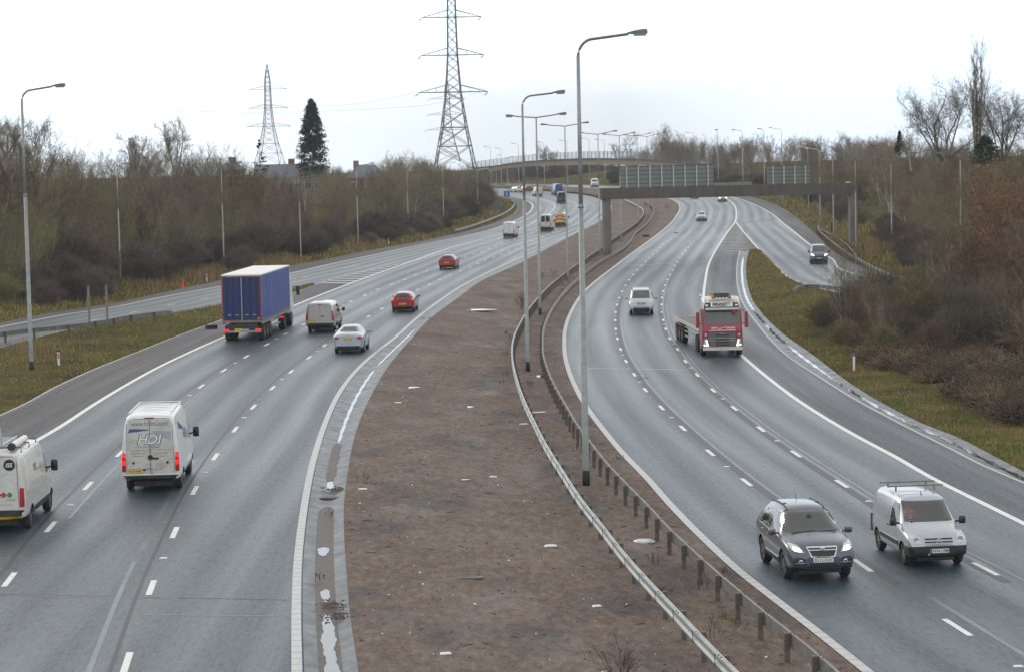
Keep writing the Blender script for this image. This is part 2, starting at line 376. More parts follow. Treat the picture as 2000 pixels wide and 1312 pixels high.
tag(mesh('ground', v, f, M['ground'], None, True), kind='structure')
# ---- carriageways
HBs = lambda Y: np.where(Y < Y_NOSE, LSH(Y), HB(Y)); HBr = lambda Y: np.where(Y < Y_NOSE, SR(Y), HB(Y))
o = strip('left_carriageway_road', lambda Y: np.where(Y < 330, LW(Y)-.05, HB(Y)), lambda Y: LE(Y)+.16, 28, YEND, .012, M['asphalt'], 12, lambda Y: LW(Y)+.9)
strip('hard_shoulder_road', lambda Y: LSH(Y), lambda Y: LW(Y), 28, Y_NOSE, .008, M['shoulder'], 4)
strip('merge_nose_road', lambda Y: HB(Y), lambda Y: LW(Y)+.1, Y_NOSE, 330, .008, M['nose'], 4)
strip('left_slip_road', lambda Y: SL(Y)-.1, HBr, 60, YEND, .004, M['asphalt'], 8)
strip('slip_shoulder_road', lambda Y: XL(Y)-.05, lambda Y: SL(Y)+.05, 60, YEND, .010, M['shoulder'], 3)
CHW = lambda Y: XCL(Y)
def dish(t, Y): return -.11*sin(pi*min(max((t-.06)/.88, 0), 1))**1.0*float(np.interp(Y, [0, 150, 200], [1, 1, .25]))
strip('left_drainage_channel', lambda Y: LE(Y)+.17, XCL, 28, 480, .02, M['wet_concrete'], 10, profile=dish)
strip('median_strip', lambda Y: XCL(Y)-.02, lambda Y: XRE(Y)-.05, 28, YEND, .016, M['median'], 12)
strip('right_carriageway_road', lambda Y: XRE(Y)+.02, lambda Y: RW(Y)+.08, 28, YEND, .012, M['asphalt'], 12, lambda Y: XRE(Y)+.9)
RKs = lambda Y: np.where(Y < Y_NOSE_R, RK(Y), RW(Y)+.3)
strip('right_hard_shoulder_road', lambda Y: RW(Y), RK, 28, Y_NOSE_R, .008, M['shoulder_r'], 4)
strip('right_drainage_channel', lambda Y: RK(Y)+.04, RC, 28, Y_NOSE_R, .010, M['wet_concrete'], 6, profile=lambda t, Y: -.07*sin(pi*t))
strip('diverge_nose_road', lambda Y: RW(Y), lambda Y: TL(Y)+.05, Y_NOSE_R, Y_APEX, .005, M['nose'], 4)
strip('right_slip_road', lambda Y: np.where(Y < Y_APEX, TL(Y), RW(Y)), lambda Y: TR(Y)+.05, 95, YEND, .009, M['asphalt'], 8)
strip('right_slip_shoulder_road', lambda Y: TR(Y), lambda Y: XR(Y)+.1, 95, YEND, .005, M['shoulder'], 3)
# ---- puddles and silt in the channel
def wob(Y, a, p): return a*(sin(Y*1.7+p)+.6*sin(Y*3.9+p*2)+.4*sin(Y*9.1+p))
chm = lambda Y, t: LE(Y)+.2+(XCL(Y)-LE(Y)-.2)*t
def blotch(name, y0, y1, c, w, up, mat, a=.08, p=0.):
    ys = np.linspace(y0, y1, max(8, int((y1-y0)*7))); v = []
    for Y in ys:
        e = min(1, (Y-y0)/(.06*(y1-y0)+.2), (y1-Y)/(.06*(y1-y0)+.2)); ww = w*max(e, 0)**.5; m = float(c(Y))
        for q in (-1, 1): v.append((m+q*ww+wob(Y, a, p+q)*max(e, 0), Y, float(zg(m, Y))+up))
    f = [(2*i, 2*i+1, 2*i+3, 2*i+2) for i in range(len(ys)-1)]
    return tag(mesh(name, v, f, mat), kind='structure')
yc = lambda y: yof(640, y)
blotch('channel_silt', 40, yc(985), lambda Y: chm(Y, .52), .42, -.055, M['silt'], .05, .5)
blotch('channel_silt', yc(935), yc(862), lambda Y: chm(Y, .46), .2, -.072, M['silt'], .05, 2.)
blotch('channel_water', 40, yc(1195), lambda Y: chm(Y, .50), .14, -.045, M['water'], .03, 1.)
blotch('channel_water', yc(1172), yc(1146), lambda Y: chm(Y, .5), .1, -.045, M['water'], .03, 3.)
blotch('channel_water', yc(1082), yc(1064), lambda Y: chm(Y, .46), .13, -.045, M['water'], .03, 5.)
blotch('channel_water', yc(951), yc(935), lambda Y: chm(Y, .5), .12, -.075, M['water'], .02, 4.)
blotch('channel_water', yc(862), yof(730, 720), lambda Y: chm(Y, .5), .07, -.075, M['water'], .015, 4.)
blotch('channel_water', yof(740, 712), yof(815, 640), lambda Y: chm(Y, .5), .045, -.075, M['water'], .015, 4.)
blotch('channel_water', 60, Y_NOSE_R-12, lambda Y: RK(Y)*.45+RC(Y)*.55, .10, -.04, M['water'], .04, 6.)
for x0, y0, w, l in ((915, 606, 4.2, .9), (915, 795, .5, .35), (1050, 735, 1.2, .5), (905, 937, .5, .12), (800, 757, 1.0, .4), (1320, 455, .6, 3)):
    p = P(x0, y0); n = 18
    v = [(p.x+w*.5*cos(2*pi*k/n)*(1+.25*sin(3*k)), p.y+l*cos(.3)*sin(2*pi*k/n)*(1+.2*sin(5*k)), p.z+.021) for k in range(n)]
    tag(mesh('median_puddle', v, [tuple(range(n))], M['water']), kind='structure')
# ---- markings
def off_pts(c, y0, y1, d=0.):
    ys = yrange(y0, y1); xs = c(ys); sl = (c(ys+.5)-c(ys-.5)); n = np.sqrt(1+sl*sl)
    return xs+d/n, ys-d*sl/n
def line(name, c, w, y0, y1, mat, up=.018, shift=0.):
    a = off_pts(c, y0, y1, shift-w/2); b = off_pts(c, y0, y1, shift+w/2); v = []
    for i in range(len(a[0])):
        for q in (a, b): v.append((q[0][i], q[1][i], float(zg(q[0][i], q[1][i]))+up))
    return tag(mesh(name, v, [(2*i, 2*i+1, 2*i+3, 2*i+2) for i in range(len(a[0])-1)], mat), kind='structure')
def walk(c, Y, dist):
    n = max(1, int(abs(dist)/1.5)); st = dist/n
    for _ in range(n):
        sl = float(c(Y+.4)-c(Y-.4))/.8; Y += st/hypot(1, sl)
    return Y
def dashes(name, c, y0, y1, anchor, mat, L=2.1, mod=9.0, w=.16, up=.018):
    """y of dash centres, anchored on one dash of the photo"""
    mids = [anchor]
    while mids[-1] < y1: mids.append(walk(c, mids[-1], mod))
    Y = anchor
    while Y > y0: Y = walk(c, Y, -mod); mids.append(Y)
    mb = MB()
    for m in mids:
        a, b = walk(c, m, -L/2), walk(c, m, L/2); vs = []
        for Y in (a, b):
            x = float(c(Y))
            for s in (-w/2, w/2): vs.append((x+s, Y, float(zg(x, Y))+up))
        mb.add(vs, [(0, 1, 3, 2)])
    tag(mb.build(name, mat), kind='structure'); return sorted(mids)
L1c = curve([(12, 1140), (98, 1030), (172, 949), (233, 887), (390, 757), (432, 727), (474, 701), (581, 640), (676, 593), (704, 581), (730, 569), (756, 559), (781, 550), (804, 541), (827, 532), (849, 525), (910, 503), (945, 490), (977, 477), (1025, 459), (1075, 438), (1105, 423), (1117, 410), (1116, 400), (1104, 392), (1070, 384), (1000, 375)])
L2c = curve([(247, 1296), (295, 1149), (341, 1040), (380, 958), (420, 893), (457, 842), (492, 798), (527, 763), (560, 733), (593, 707), (625, 682), (650, 662), (707, 626), (732, 611), (757, 597), (805, 571), (829, 560), (851, 550), (872, 541), (892, 533), (912, 525), (951, 508), (985, 495), (1035, 473), (1090, 449), (1135, 427), (1152, 413), (1152, 401), (1140, 393), (1108, 383), (1040, 374)])
R1c = curve([(1945, 1273), (1724, 1131), (1580, 1030), (1465, 947), (1387, 884), (1329, 832), (1286, 790), (1255, 755), (1234, 724), (1218, 697), (1209, 673), (1204, 652), (1202, 633), (1202, 617), (1204, 601), (1208, 587), (1213, 574), (1227, 550), (1242, 531), (1251, 522), (1274, 499), (1290, 483), (1307, 471), (1321, 460), (1339, 446), (1348, 437), (1357, 427), (1362, 412), (1360, 398), (1345, 389), (1300, 379), (1200, 370)], full=1)
R2c = curve([(1971, 1135), (1810, 1050), (1657, 953), (1560, 890), (1486, 838), (1430, 794), (1389, 759), (1357, 727), (1335, 701), (1320, 677), (1304, 655), (1299, 638), (1294, 620), (1292, 603), (1292, 588), (1294, 575), (1297, 563), (1301, 552), (1311, 531), (1326, 506), (1346, 482), (1370, 458), (1385, 442), (1394, 430), (1399, 416), (1399, 404), (1390, 394), (1360, 384), (1260, 373)], full=1)
mL1 = dashes('lane_line', L1c, 40, 640, P(172, 949).y, M['white_line']); mL2 = dashes('lane_line', L2c, 40, 640, P(341, 1040).y, M['white_line'])
mR1 = dashes('lane_line', R1c, 36, 640, P(1387, 884, 0, 1).y, M['white_line']); mR2 = dashes('lane_line', R2c, 36, 640, P(1486, 838, 0, 1).y, M['white_line'])
line('edge_line', LE, .23, 28, YEND, M['kerb_line'], .03, .02); line('edge_line', XRE, .26, 28, YEND, M['kerb_line'], .024, .1)
line('edge_line', LW, .24, 28, 330, M['white_line']); line('edge_line', LW, .2, 330, YEND-20, M['white_line'])
line('edge_line', RW, .24, 28, YEND-20, M['white_line'])
line('edge_line', SL, .2, 62, YEND-20, M['white_line']); line('edge_line', TL, .2, 95, Y_APEX, M['white_line']); line('edge_line', TR, .2, 95, YEND-20, M['white_line'])
line('edge_line', HB, .14, Y_NOSE, 600, M['old_line'], .016); line('edge_line', SR, .12, 62, Y_NOSE, M['old_line'], .012)
line('kerb_strip', LSH, .12, 28, Y_NOSE, M['old_line'], .012); line('kerb_strip', RK, .13, 28, Y_NOSE_R, M['old_line'], .014)
SM = curve([(200, 622), (282, 606), (400, 583), (500, 562), (584, 545), (622, 536), (657, 528), (725, 513), (800, 496), (875, 478), (930, 466)])
dashes('lane_line', SM, 175, 225, P(400, 583).y, M['white_line']); line('lane_line', SM, .14, P(672, 525).y, P(706, 518).y, M['white_line'])
TM = curve([(1614, 545), (1597, 534), (1584, 524), (1571, 514), (1561, 506), (1545, 493), (1522, 472), (1502, 453), (1470, 428)], full=1)
dashes('lane_line', TM, 150, 330, P(1584, 524, 0, 1).y, M['old_line'], 1.5)
m_seam, nt_, b_ = new_mat('crack_seal_band'); n_ = noise(nt_, coords(nt_), .5, 6, .7)
nt_.links.new(mixc(nt_, ramp(nt_, n_, [(.35, 0.), (.6, 1.)]), (.045, .055, .064), (.105, .125, .138)), b_.inputs['Base Color']); b_.inputs['Roughness'].default_value = .35
line('seam_band', L2c, .13, 45, 62, m_seam, .0162, -.75); line('seam_band', L2c, .16, 63.5, 84, m_seam, .0162, -.7); line('seam_band', L1c, .10, 70, 140, m_seam, .0162, .35)
line('seam_band', R1c, .10, 70, 175, m_seam, .0162, .42); line('seam_band', R2c, .09, 60, 190, m_seam, .0162, .42); line('seam_band', R1c, .14, 36, 58, m_seam, .0162, .5); line('seam_band', R2c, .1, 62, 260, m_seam, .0164, .15)
M['tar_seam'] = simple('tar_seam', (.022, .023, .025), .5)
line('tar_seam', L1c, .12, 40, 150, M['tar_seam'], .0158, -.35); line('tar_seam', L2c, .10, 40, 150, M['tar_seam'], .0158, -.3); line('tar_seam', R2c, .3, 60, 200, M['tar_seam'], .0158, -.1); line('tar_seam', R1c, .28, 60, 200, M['tar_seam'], .0158, .18)
def joint(a, b, w, mat, full):
    p, q = P(*a, 0, full), P(*b, 0, full); v = []
    for k in range(13):
        t = k/12; x = p.x+(q.x-p.x)*t; Y = p.y+(q.y-p.y)*t+.03*sin(9*t)
        for s in (-w/2, w/2): v.append((x, Y+s, float(zg(x, Y))+.0155))
    tag(mesh('road_joint', v, [(2*i, 2*i+1, 2*i+3, 2*i+2) for i in range(12)], mat), kind='structure')
joint((-30, 1162), (345, 1169), .10, m_seam, 0); joint((-30, 1160), (560, 1172), .05, M['tar_seam'], 0); joint((250, 1200), (560, 1204), .08, m_seam, 0)
joint((1108, 718), (1360, 722), .5, m_seam, 1); joint((1165, 520), (1380, 512), 1., m_seam, 1); joint((1440, 436), (1520, 428), 2.2, M['tar_seam'], 1)
# chevrons
def chev(name, a, b, y0, y1, step, w, lean, mat):
    mb = MB(); Y = y0
    while Y < y1:
        xa, xb = float(a(Y)), float(b(Y)); vs = []
        for t in (0, 1):
            x = xa+(xb-xa)*t
            for s in (0, w): vs.append((x, Y+lean*t*(xb-xa)+s, float(zg(x, Y))+.0175))
        mb.add(vs, [(0, 2, 3, 1)]); Y += step
    tag(mb.build(name, mat), kind='structure')
chev('chevron_marking', lambda Y: HB(Y)+.1, lambda Y: LW(Y)-.2, Y_NOSE+3, P(940, 474).y, 4.2, 1.5, -.9, M['old_line'])
midR = lambda Y: RW(Y)*.5+TL(Y)*.5
chev('chevron_marking', lambda Y: RW(Y)+.2, midR, Y_NOSE_R+1, Y_APEX-10, 4.4, 1.3, -.6, M['old_line']); chev('chevron_marking', midR, lambda Y: TL(Y)-.2, Y_NOSE_R+1-1.2, Y_APEX-10, 4.4, 1.3, .6, M['old_line'])
# road studs
smb = MB().box((0, 0, .012), (.22, .14, .024), taper=.7); stud0 = None
for c, mids, txt in ((L1c, mL1, 'left carriageway between the first and second lanes'), (L2c, mL2, 'left carriageway between the second and third lanes'), (R1c, mR1, 'right carriageway beside the median lane'), (R2c, mR2, 'right carriageway beside the outer lane')):
    for i in range(0, len(mids)-1, 2):
        Y = (mids[i]+mids[i+1])/2
        if Y > 230: break
        if stud0 is None: stud0 = smb.build('road_stud', M['white']); s = stud0
        else: s = stud0.copy(); COL.objects.link(s)
        s.location = P2(c(Y), Y, .014); tag(s, 'pale reflective stud, '+txt, 'road stud', 'road studs')
# ---- grass islands
def island(name, a, b, y0, y1, h):
    o = strip(name, a, b, y0, y1, .0, M['ground'], 8, profile=lambda t, Y: -.03+h*sin(pi*t)**.6*min(1, (y1-Y)/6)); return o
island('grass_verge', SR, LSH, 40, Y_NOSE, .12); island('grass_verge', lambda Y: RC(Y), lambda Y: np.minimum(TL(np.maximum(Y, 95)), RC(Y)+70), 28, Y_NOSE_R, .22)
# ------------------------------------------------------------------ crash barriers
WP = [(0, .0), (.075, -.02), (.085, -.075), (.02, -.12), (.02, -.19), (.085, -.235), (.075, -.29), (0, -.31), (-.02, -.31), (-.02, 0)]
def arc_pts(pts, step):
    out = [pts[0]]; acc = 0
    for p, q in zip(pts, pts[1:]):
        L = (q-p).length; d = step-acc
        while d <= L: out.append(p.lerp(q, d/L)); d += step
        acc = L-(d-step)
    return out
def barrier(label, pix, up, side, full, mat, step=2.5, dens=True, group='crash barriers', postmat=None, posth=.10, maxposts=100, spline=True):
    w = [P(x, y, up, full) for x, y in pix]
    if spline: w.sort(key=lambda p: p.y)
    if spline:
        c = pchip([(p.y, p.x) for p in w]); ys = yrange(w[0].y, w[-1].y); pts = [P2(c(Y), Y) for Y in ys]
    else: pts = w
    root = empty('crash_barrier', pts[0]); tag(root, label, 'crash barrier', group)
    n = len(WP); v = []; f = []; base = pts[0]
    for i, p in enumerate(pts):
        t = (pts[min(i+1, len(pts)-1)]-pts[max(0, i-1)]); t.z = 0; t.normalize(); nn = Vector((-t.y, t.x, 0))*side
        for d, z in WP: v.append(p+nn*d+Vector((0, 0, up+z))-base)
    for i in range(len(pts)-1):
        for k in range(n): f.append((i*n+k, i*n+(k+1) % n, (i+1)*n+(k+1) % n, (i+1)*n+k))
    f.append(tuple(range(n))); f.append(tuple((len(pts)-1)*n+k for k in range(n-1, -1, -1)))
    mesh('beam', v, f, mat, root)
    ap = arc_pts(pts, step); me = None; rest = MB()
    for i, p in enumerate(ap):
        q = ap[min(i+1, len(ap)-1)]-ap[max(i-1, 0)]; a = atan2(q.y, q.x); nn = Vector((-sin(a), cos(a), 0))*side
        c = p-base-nn*.10
        if i < maxposts:
            if me is None:
                o = MB().box((0, 0, (up+.02)/2-.05), (.10, .12, up+.10)).build('post', postmat or M['post'], root); me = o.data
            else: o = obj('post', me, None, root)
            o.location = c; o.rotation_euler = (0, 0, a)
        else: rest.box(c+Vector((0, 0, up/2)), (.1, .12, up), a)
    if rest.v: tag(rest.build('posts', postmat or M['post'], root), kind='stuff')
    bt = MB()
    for p, q in zip(ap[:70], ap[1:71]):
        t = (q-p).normalized(); nn = Vector((-t.y, t.x, 0))*side; a = atan2(t.y, t.x)
        for d in (-.12, .12): bt.box(p-base+t*d+nn*.045+Vector((0, 0, up-.008)), (.05, .025, .02), a)
        if side > 0: bt.box(p-base+t*.32+nn*.088+Vector((0, 0, up-.16)), (.03, .012, .27), a)
    bt.build('bolts', M['tar'], root)
    return root
barrier('bright galvanised median crash barrier facing the left carriageway', [(1462, 1330), (1437, 1306), (1375, 1244), (1325, 1191), (1275, 1139), (1225, 1084), (1175, 1021), (1140, 978), (1100, 918), (1070, 871), (1045, 823), (1025, 781), (1008, 731), (1001, 693), (1002, 668), (1007, 650), (1015, 633), (1025, 615), (1050, 582), (1075, 556), (1105, 532), (1140, 507), (1175, 483), (1195, 468), (1225, 448), (1250, 428), (1257, 416), (1255, 407), (1240, 398), (1220, 389)], .68, 1, 0, M['galv'])
barrier('aged brown-grey median crash barrier facing the right carriageway', [(1655, 1330), (1630, 1306), (1587, 1269), (1550, 1239), (1500, 1200), (1447, 1156), (1392, 1109), (1350, 1071), (1307, 1031), (1262, 983), (1225, 946), (1187, 906), (1155, 866), (1132, 836), (1100, 783), (1082, 751), (1069, 721), (1060, 690), (1059, 665), (1060, 645), (1066, 624), (1075, 605), (1100, 570), (1130, 541), (1155, 520), (1185, 501), (1212, 486), (1230, 470), (1240, 454), (1260, 438), (1272, 422), (1276, 409), (1270, 400), (1258, 394)], .68, -1, 0, M['barrier_dark'])
barrier('dark crash barrier in the grass beside the left slip road', [(-40, 655), (60, 641), (125, 635), (190, 627), (250, 616), (305, 609), (335, 606)], .72, 1, 0, M['barrier_dark'], 3.2)
barrier('pale crash barrier on the far left verge of the bend', [(888, 449), (920, 440), (957, 427), (987, 414), (1002, 402), (1004, 396), (1000, 391)], .7, -1, 0, M['galv'], 4)
barrier('short dark crash barrier on the grass island beside the right slip road', [(1548, 565), (1560, 558), (1574, 555.5), (1600, 556), (1640, 560), (1700, 568)], .5, -1, 1, M['barrier_dark'], 2.4, spline=False)
barrier('pale silver crash barrier along the right slip road verge', [(1598, 441), (1598, 447), (1612, 461), (1635, 479), (1660, 496), (1690, 512), (1718, 526), (1780, 545), (1855, 557), (1990, 574)], .7, -1, 1, M['galv'], 3)
barrier('second silver crash barrier rising behind the pale one near the gantry leg', [(1601, 446), (1625, 458), (1650, 474), (1672, 499)], .7, -1, 1, M['galv'], 3)
fb = []
for x0, y0, x1, y1 in ((1184, 385, 1150, 374), (1150, 374, 1080, 369)):
    pass
barrier('far dark crash barrier between the carriageways on the distant bend', [(1186, 386), (1172, 379), (1145, 374), (1100, 370), (1045, 366.5), (985, 364)], .8, -1, 0, M['barrier_dark'], 6)
# ------------------------------------------------------------------ lamp posts
def lantern(mb, p, d, L, h, up=.0):
    """cobra-head shape from p along d"""
    d = Vector(d).normalized(); s = Vector((-d.y, d.x, 0)); vs = []; fs = []
    prof = [(0, .28, .0, .35), (.25, .42, -.12, .62), (.6, .6, -.2, .85), (.92, .55, -.25, .92), (1., .3, -.2, .55)]
    for t, w, lo, hi in prof:
        c = Vector(p)+d*(L*t)+Vector((0, 0, up*t))
        for a, z in ((-1, lo), (1, lo), (.75, hi), (-.75, hi)): vs.append(c+s*(a*w*.17*L/.75)+Vector((0, 0, z*h)))
    n = len(prof)
    for i in range(n-1):
        for k in range(4): fs.append((i*4+k, i*4+(k+1) % 4, (i+1)*4+(k+1) % 4, (i+1)*4+k))
    fs += [(3, 2, 1, 0), ((n-1)*4, (n-1)*4+1, (n-1)*4+2, (n-1)*4+3)]
    mb.add(vs, fs)
def lamp(base, top, arms, label, group, pale=False, rz=0., r=.13, L=.85, full=0, depth=None, foot=True, drop=0.):
    """base/top = photo pixels of the column; arms = list of (signed reach in pixels, dy of the tip)"""
    b = P(*base, 0, 0) if depth is None else at_depth(base[0], base[1], depth)
    t = at_depth(top[0], top[1], b.y); h = t.z-b.z; k = b.y/CF
    root = empty('lamp_post', b); tag(root, label, 'lamp post', group)
    near = b.y < 200; n = 12 if near else 6
    single = len(arms) == 1
    j = h*.62; r = r*.8
    mb = MB(); mb.tube([(0, 0, -.1), (0, 0, .5), (0, 0, j)], [r, r*.97, r*.72], n); mb.tube([(0, 0, j), (0, 0, j+.12)], r*.82, n); mb.tube([(0, 0, j), (0, 0, h-(.7 if single else 0))], [r*.62, r*.5], n)
    mb.build('column', M['galv_pole'], root, True)
    if foot and near: MB().tube([(0, 0, -.08), (0, 0, .55)], r*1.08, n).build('base_coating', M['tar'], root, True)
    for reach, dy in arms:
        s = 1 if reach > 0 else -1; R = abs(reach)*k; rise = -dy*k; lant = L*.95
        a = MB()
        if single:
            pts = [(0, 0, h-.75)]; rr = .55
            for q in range(1, 8):
                an = pi/2*q/7; pts.append((s*rr*(1-cos(an)), 0, h-.75+.62*sin(an)))
            pts.append((s*(R-lant+.1), 0, h-.13+rise)); e = pts[-1]
        else:
            pts = [(0, 0, h-.05), (s*(R-lant+.1), 0, h+rise)]; e = pts[-1]
        a.tube(pts, r*.40, 8 if near else 5).build('arm', M['lamp_arm'] if not pale else M['lamp_pale'], root, True)
        m2 = MB(); lantern(m2, (e[0]-s*.05, 0, e[2]), (s, 0, 0), lant, .155, .03); lo = m2.build('lantern', M['lamp_pale'] if pale else M['lamp_grey'], root)
        if near: MB().box((e[0]+s*lant*.55, 0, e[2]-.045), (lant*.6, .2, .05)).build('lens', M['lamp_lens'], lo)
    root.rotation_euler = (0, 0, rz); return root
G1 = 'lamp posts along the median'
lamp((1145, 948), (1127, 70), [(133, -8)], 'tallest single-arm lamp post standing between the median barriers, nearest the camera', G1, r=.155, L=.75)
lamp((1031, 725), (1021, 183), [(82, -4)], 'second single-arm lamp post in the median, left of the nearest one', G1, r=.15, L=.75)
D = [((1055, 615), (1047, 229), 58, 'first double-arm lamp post in the median, just behind the second single-arm one'), ((1109, 549), (1104, 246), 46, 'double-arm lamp post in the median, left of the tallest lamp post'),
     ((1172, 500), (1168, 262), 37, 'double-arm lamp post beside the left leg of the gantry'), ((1213, 472), (1210, 265), 31, 'double-arm lamp post rising left of the large sign back'),
     ((1247, 441), (1245, 266), 27, 'double-arm lamp post behind the left end of the gantry beam'), ((1266, 425), (1262, 267), 24, 'double-arm lamp post at the curve of the median barriers behind the beam')]
for b, t, a, l in D: lamp(b, t, [(-a, -2), (a, -4)], l, G1, r=.14, L=.8)
G2 = 'lamp posts along the left verge'
lamp((62, 725), (41, 172), [(84, -6)], 'tall single-arm lamp post on the near left grass verge', G2, r=.16, L=.8)
for b, t, rch, l in (((236, 562), (222, 318), 60, 'plain lamp post at the dark shrubs of the left slip road'), ((438, 531), (430, 320), 40, 'lamp post behind the blue curtain-sided trailer'), ((588, 509), (583, 326), 36, 'lamp post on the left verge beyond the trailer, under the conifer'),
                     ((700, 487), (697, 322), 34, 'lamp post on the left verge between the trailer and the pylon'), ((798, 462), (792, 325), 32, 'lamp post in front of bushes left of the large pylon'), ((934, 425), (929, 330), -14, 'lamp post left of the bend with pale floodlight heads')):
    lamp(b, t, [(rch, -3)], l, G2, r=.12, L=.7)
lamp((867, 449), (864, 319), [(26, -2)], 'lamp post with a bright pale lantern below the large pylon', G2, pale=True, r=.12, L=.9)
G3 = 'lamp posts along the right verge'
for b, t, rch, l, pl in (((1602, 440), (1598, 290), -28, 'lamp post with bright white lantern right of the small sign back', True), ((1579, 416), (1577, 287), -19, 'lamp post with white lantern rising behind the small sign back', True), ((1628, 466), (1625, 300), -24, 'grey lamp post on the slip verge left of the gantry leg', False),
                         ((1672, 493), (1669, 303), -31, 'lamp post standing in front of the right gantry leg', False), ((1742, 500), (1741, 309), -38, 'lamp post among the shrubs right of the gantry', False), ((1877, 545), (1875, 299), -46, 'lamp post deep in the russet thicket at far right', False), ((1528, 404), (1527, 251), -24, 'lamp post above the left edge of the small sign back', False)):
    lamp(b, t, [(rch, -2)], l, G3, pale=pl, r=.12, L=.8, foot=False)
G4 = 'distant lamp posts beyond the gantry'
for i, (x, yb, yt, rch, dep) in enumerate(((1403, 352, 254, -5, 560), (1451, 352, 254, -20, 480), (1493, 360, 252, -12, 430), (1356, 345, 259, -16, 650), (1304, 350, 264, -16, 700), (1182, 352, 273, -19, 640), (1152, 360, 270, -17, 620), (1109, 366, 275, -15, 640), (1064, 366, 278, -13, 640), (1014, 366, 281, -13, 650), (980, 372, 290, -11, 640), (960, 372, 287, -13, 660), (992, 372, 307, 12, 600), (970, 375, 304, 10, 610))):
    lamp((x, yb), (x-1, yt), [(rch, -1)], ['distant lamp post right of the large sign back', 'distant lamp post between the two sign backs', 'distant lamp post just left of the small sign back', 'distant lamp post rising over the right end of the footbridge', 'faint lamp post in front of the far woodland behind the footbridge', 'faint lamp post behind the footbridge, left of the bare twin trees', 'distant lamp post over the middle of the footbridge', 'distant lamp post left of the tallest column, behind the footbridge', 'distant lamp post by the bare tree behind the footbridge', 'distant lamp post near the left of the footbridge', 'faint lamp post at the left end of the footbridge', 'faintest lamp post at the far left end of the footbridge', 'short lamp post seen beneath the left footbridge span', 'short lamp post under the left end of the footbridge'][i], G4, r=.13, L=.9, depth=dep)
# ------------------------------------------------------------------ gantry and its sign backs
gl, gr = P(1186, 499), P(1666, 482, 0, 1); rzg = atan2(gr.y-gl.y, gr.x-gl.x); GL = hypot(gr.x-gl.x, gr.y-gl.y)
g = empty('sign_gantry', gl, rzg); tag(g, 'stained concrete portal gantry spanning the right carriageway', 'gantry')
zt, zb_ = at_depth(1180, 368, gl.y).z-gl.z, at_depth(1180, 390, gl.y).z-gl.z; dz2 = gr.z-gl.z
zt2, zb2 = at_depth(1670, 357, gr.y).z-gl.z, at_depth(1670, 379, gr.y).z-gl.z
def beam(name, x0, x1, z0, z1, z2, z3, d, mat, par):
    v = [(x, y, z) for x, a, b in ((x0, z0, z1), (x1, z2, z3)) for y, z in ((-d, a), (d, a), (d, b), (-d, b))]
    return mesh(name, v, [(0, 1, 2, 3), (7, 6, 5, 4), (0, 4, 5, 1), (1, 5, 6, 2), (2, 6, 7, 3), (3, 7, 4, 0)], mat, par)
beam('beam', -.75, GL+.4, zb_, zt, zb2, zt2, .55, M['dark_concrete'], g)
beam('column', -.38, .42, -.3, zb_, -.3, zb_, .42, M['concrete'], g)
beam('column', GL-.45, GL+.45, dz2-.3, zb2, dz2-.3, zb2, .42, M['concrete'], g)
MB().box((GL*.88+3.4, 0, zt2+.06), (.5, .3, .13)).build('cap_light', M['white'], g)
def sign(px0, px1, pyt, label, nrib, depthoff=-.1, low=False):
    f0, f1 = (px0-1180)/490, (px1-1180)/490; yb = gl.y+(gr.y-gl.y)*f0
    ztop = at_depth(px0, pyt, yb).z; x0 = at_depth(px0, pyt, yb).x; yb1 = gl.y+(gr.y-gl.y)*f1; x1 = at_depth(px1, pyt, yb1).x
    bz = gl.z+zt+(zt2-zt)*(f0+f1)/2; W = hypot(x1-x0, yb1-yb); Hh = ztop-bz
    r = empty('sign_board', (x0, yb-.1, bz), rzg); tag(r, label, 'road sign', 'sign boards on the gantry')
    tl = Hh/W*0
    MB().box((W/2, .03, Hh/2+.02), (W, .05, Hh)).build('panel', M['sign_back'], r)
    if low: return
    fr = MB(); fr.box((W/2, -.03, Hh+.01), (W+.1, .12, .07)); fr.box((W/2, -.03, .06), (W+.1, .12, .07)); fr.build('rim', M['sign_rib'], r)
    for k in range(4): MB().box((W/2, -.02, Hh*(k+.9)/4.9), (W, .05, .085)).build('rail', M['sign_rib'], r)
    for k in range(nrib): MB().box((W*(k+.5)/nrib, -.10, Hh/2), (.17, .10, Hh+.04)).build('upright', M['sign_frame'], r)
sign(1211, 1393, 326, 'large grey-green sign back with pale uprights on the gantry beam', 8); sign(1498, 1583, 325, 'small grey-green sign back with pale uprights on the gantry beam', 4)
sign(1395, 1468, 357.5, 'low plain grey panel between the two sign backs on the gantry', 0, low=True)
# ------------------------------------------------------------------ footbridge
FY = lambda x: 606+(x-950)*.03
def bp(x, y): return at_depth(x, y, FY(x))
fb = empty('footbridge', bp(1150, 318)); tag(fb, 'pale arched concrete footbridge with mesh parapets crossing the far road', 'footbridge'); FO = fb.location
xs = np.linspace(925, 1395, 48)
c_top = pchip([(925, 328), (960, 324.5), (1020, 316), (1095, 311), (1132, 309.5), (1220, 310), (1295, 313.5), (1332, 317), (1395, 322.5)]); c_mid = pchip([(925, 332), (960, 327.5), (1020, 319.5), (1095, 314.5), (1132, 313), (1220, 313), (1295, 316.5), (1332, 319.5), (1395, 325)])
c_bot = pchip([(925, 338), (960, 334), (1020, 326), (1095, 323), (1132, 322.5), (1220, 322), (1295, 324.5), (1332, 324), (1395, 330)])
c_ft = pchip([(925, 317), (960, 312), (1020, 304.5), (1120, 297.5), (1195, 296), (1295, 301), (1370, 307), (1395, 315)])
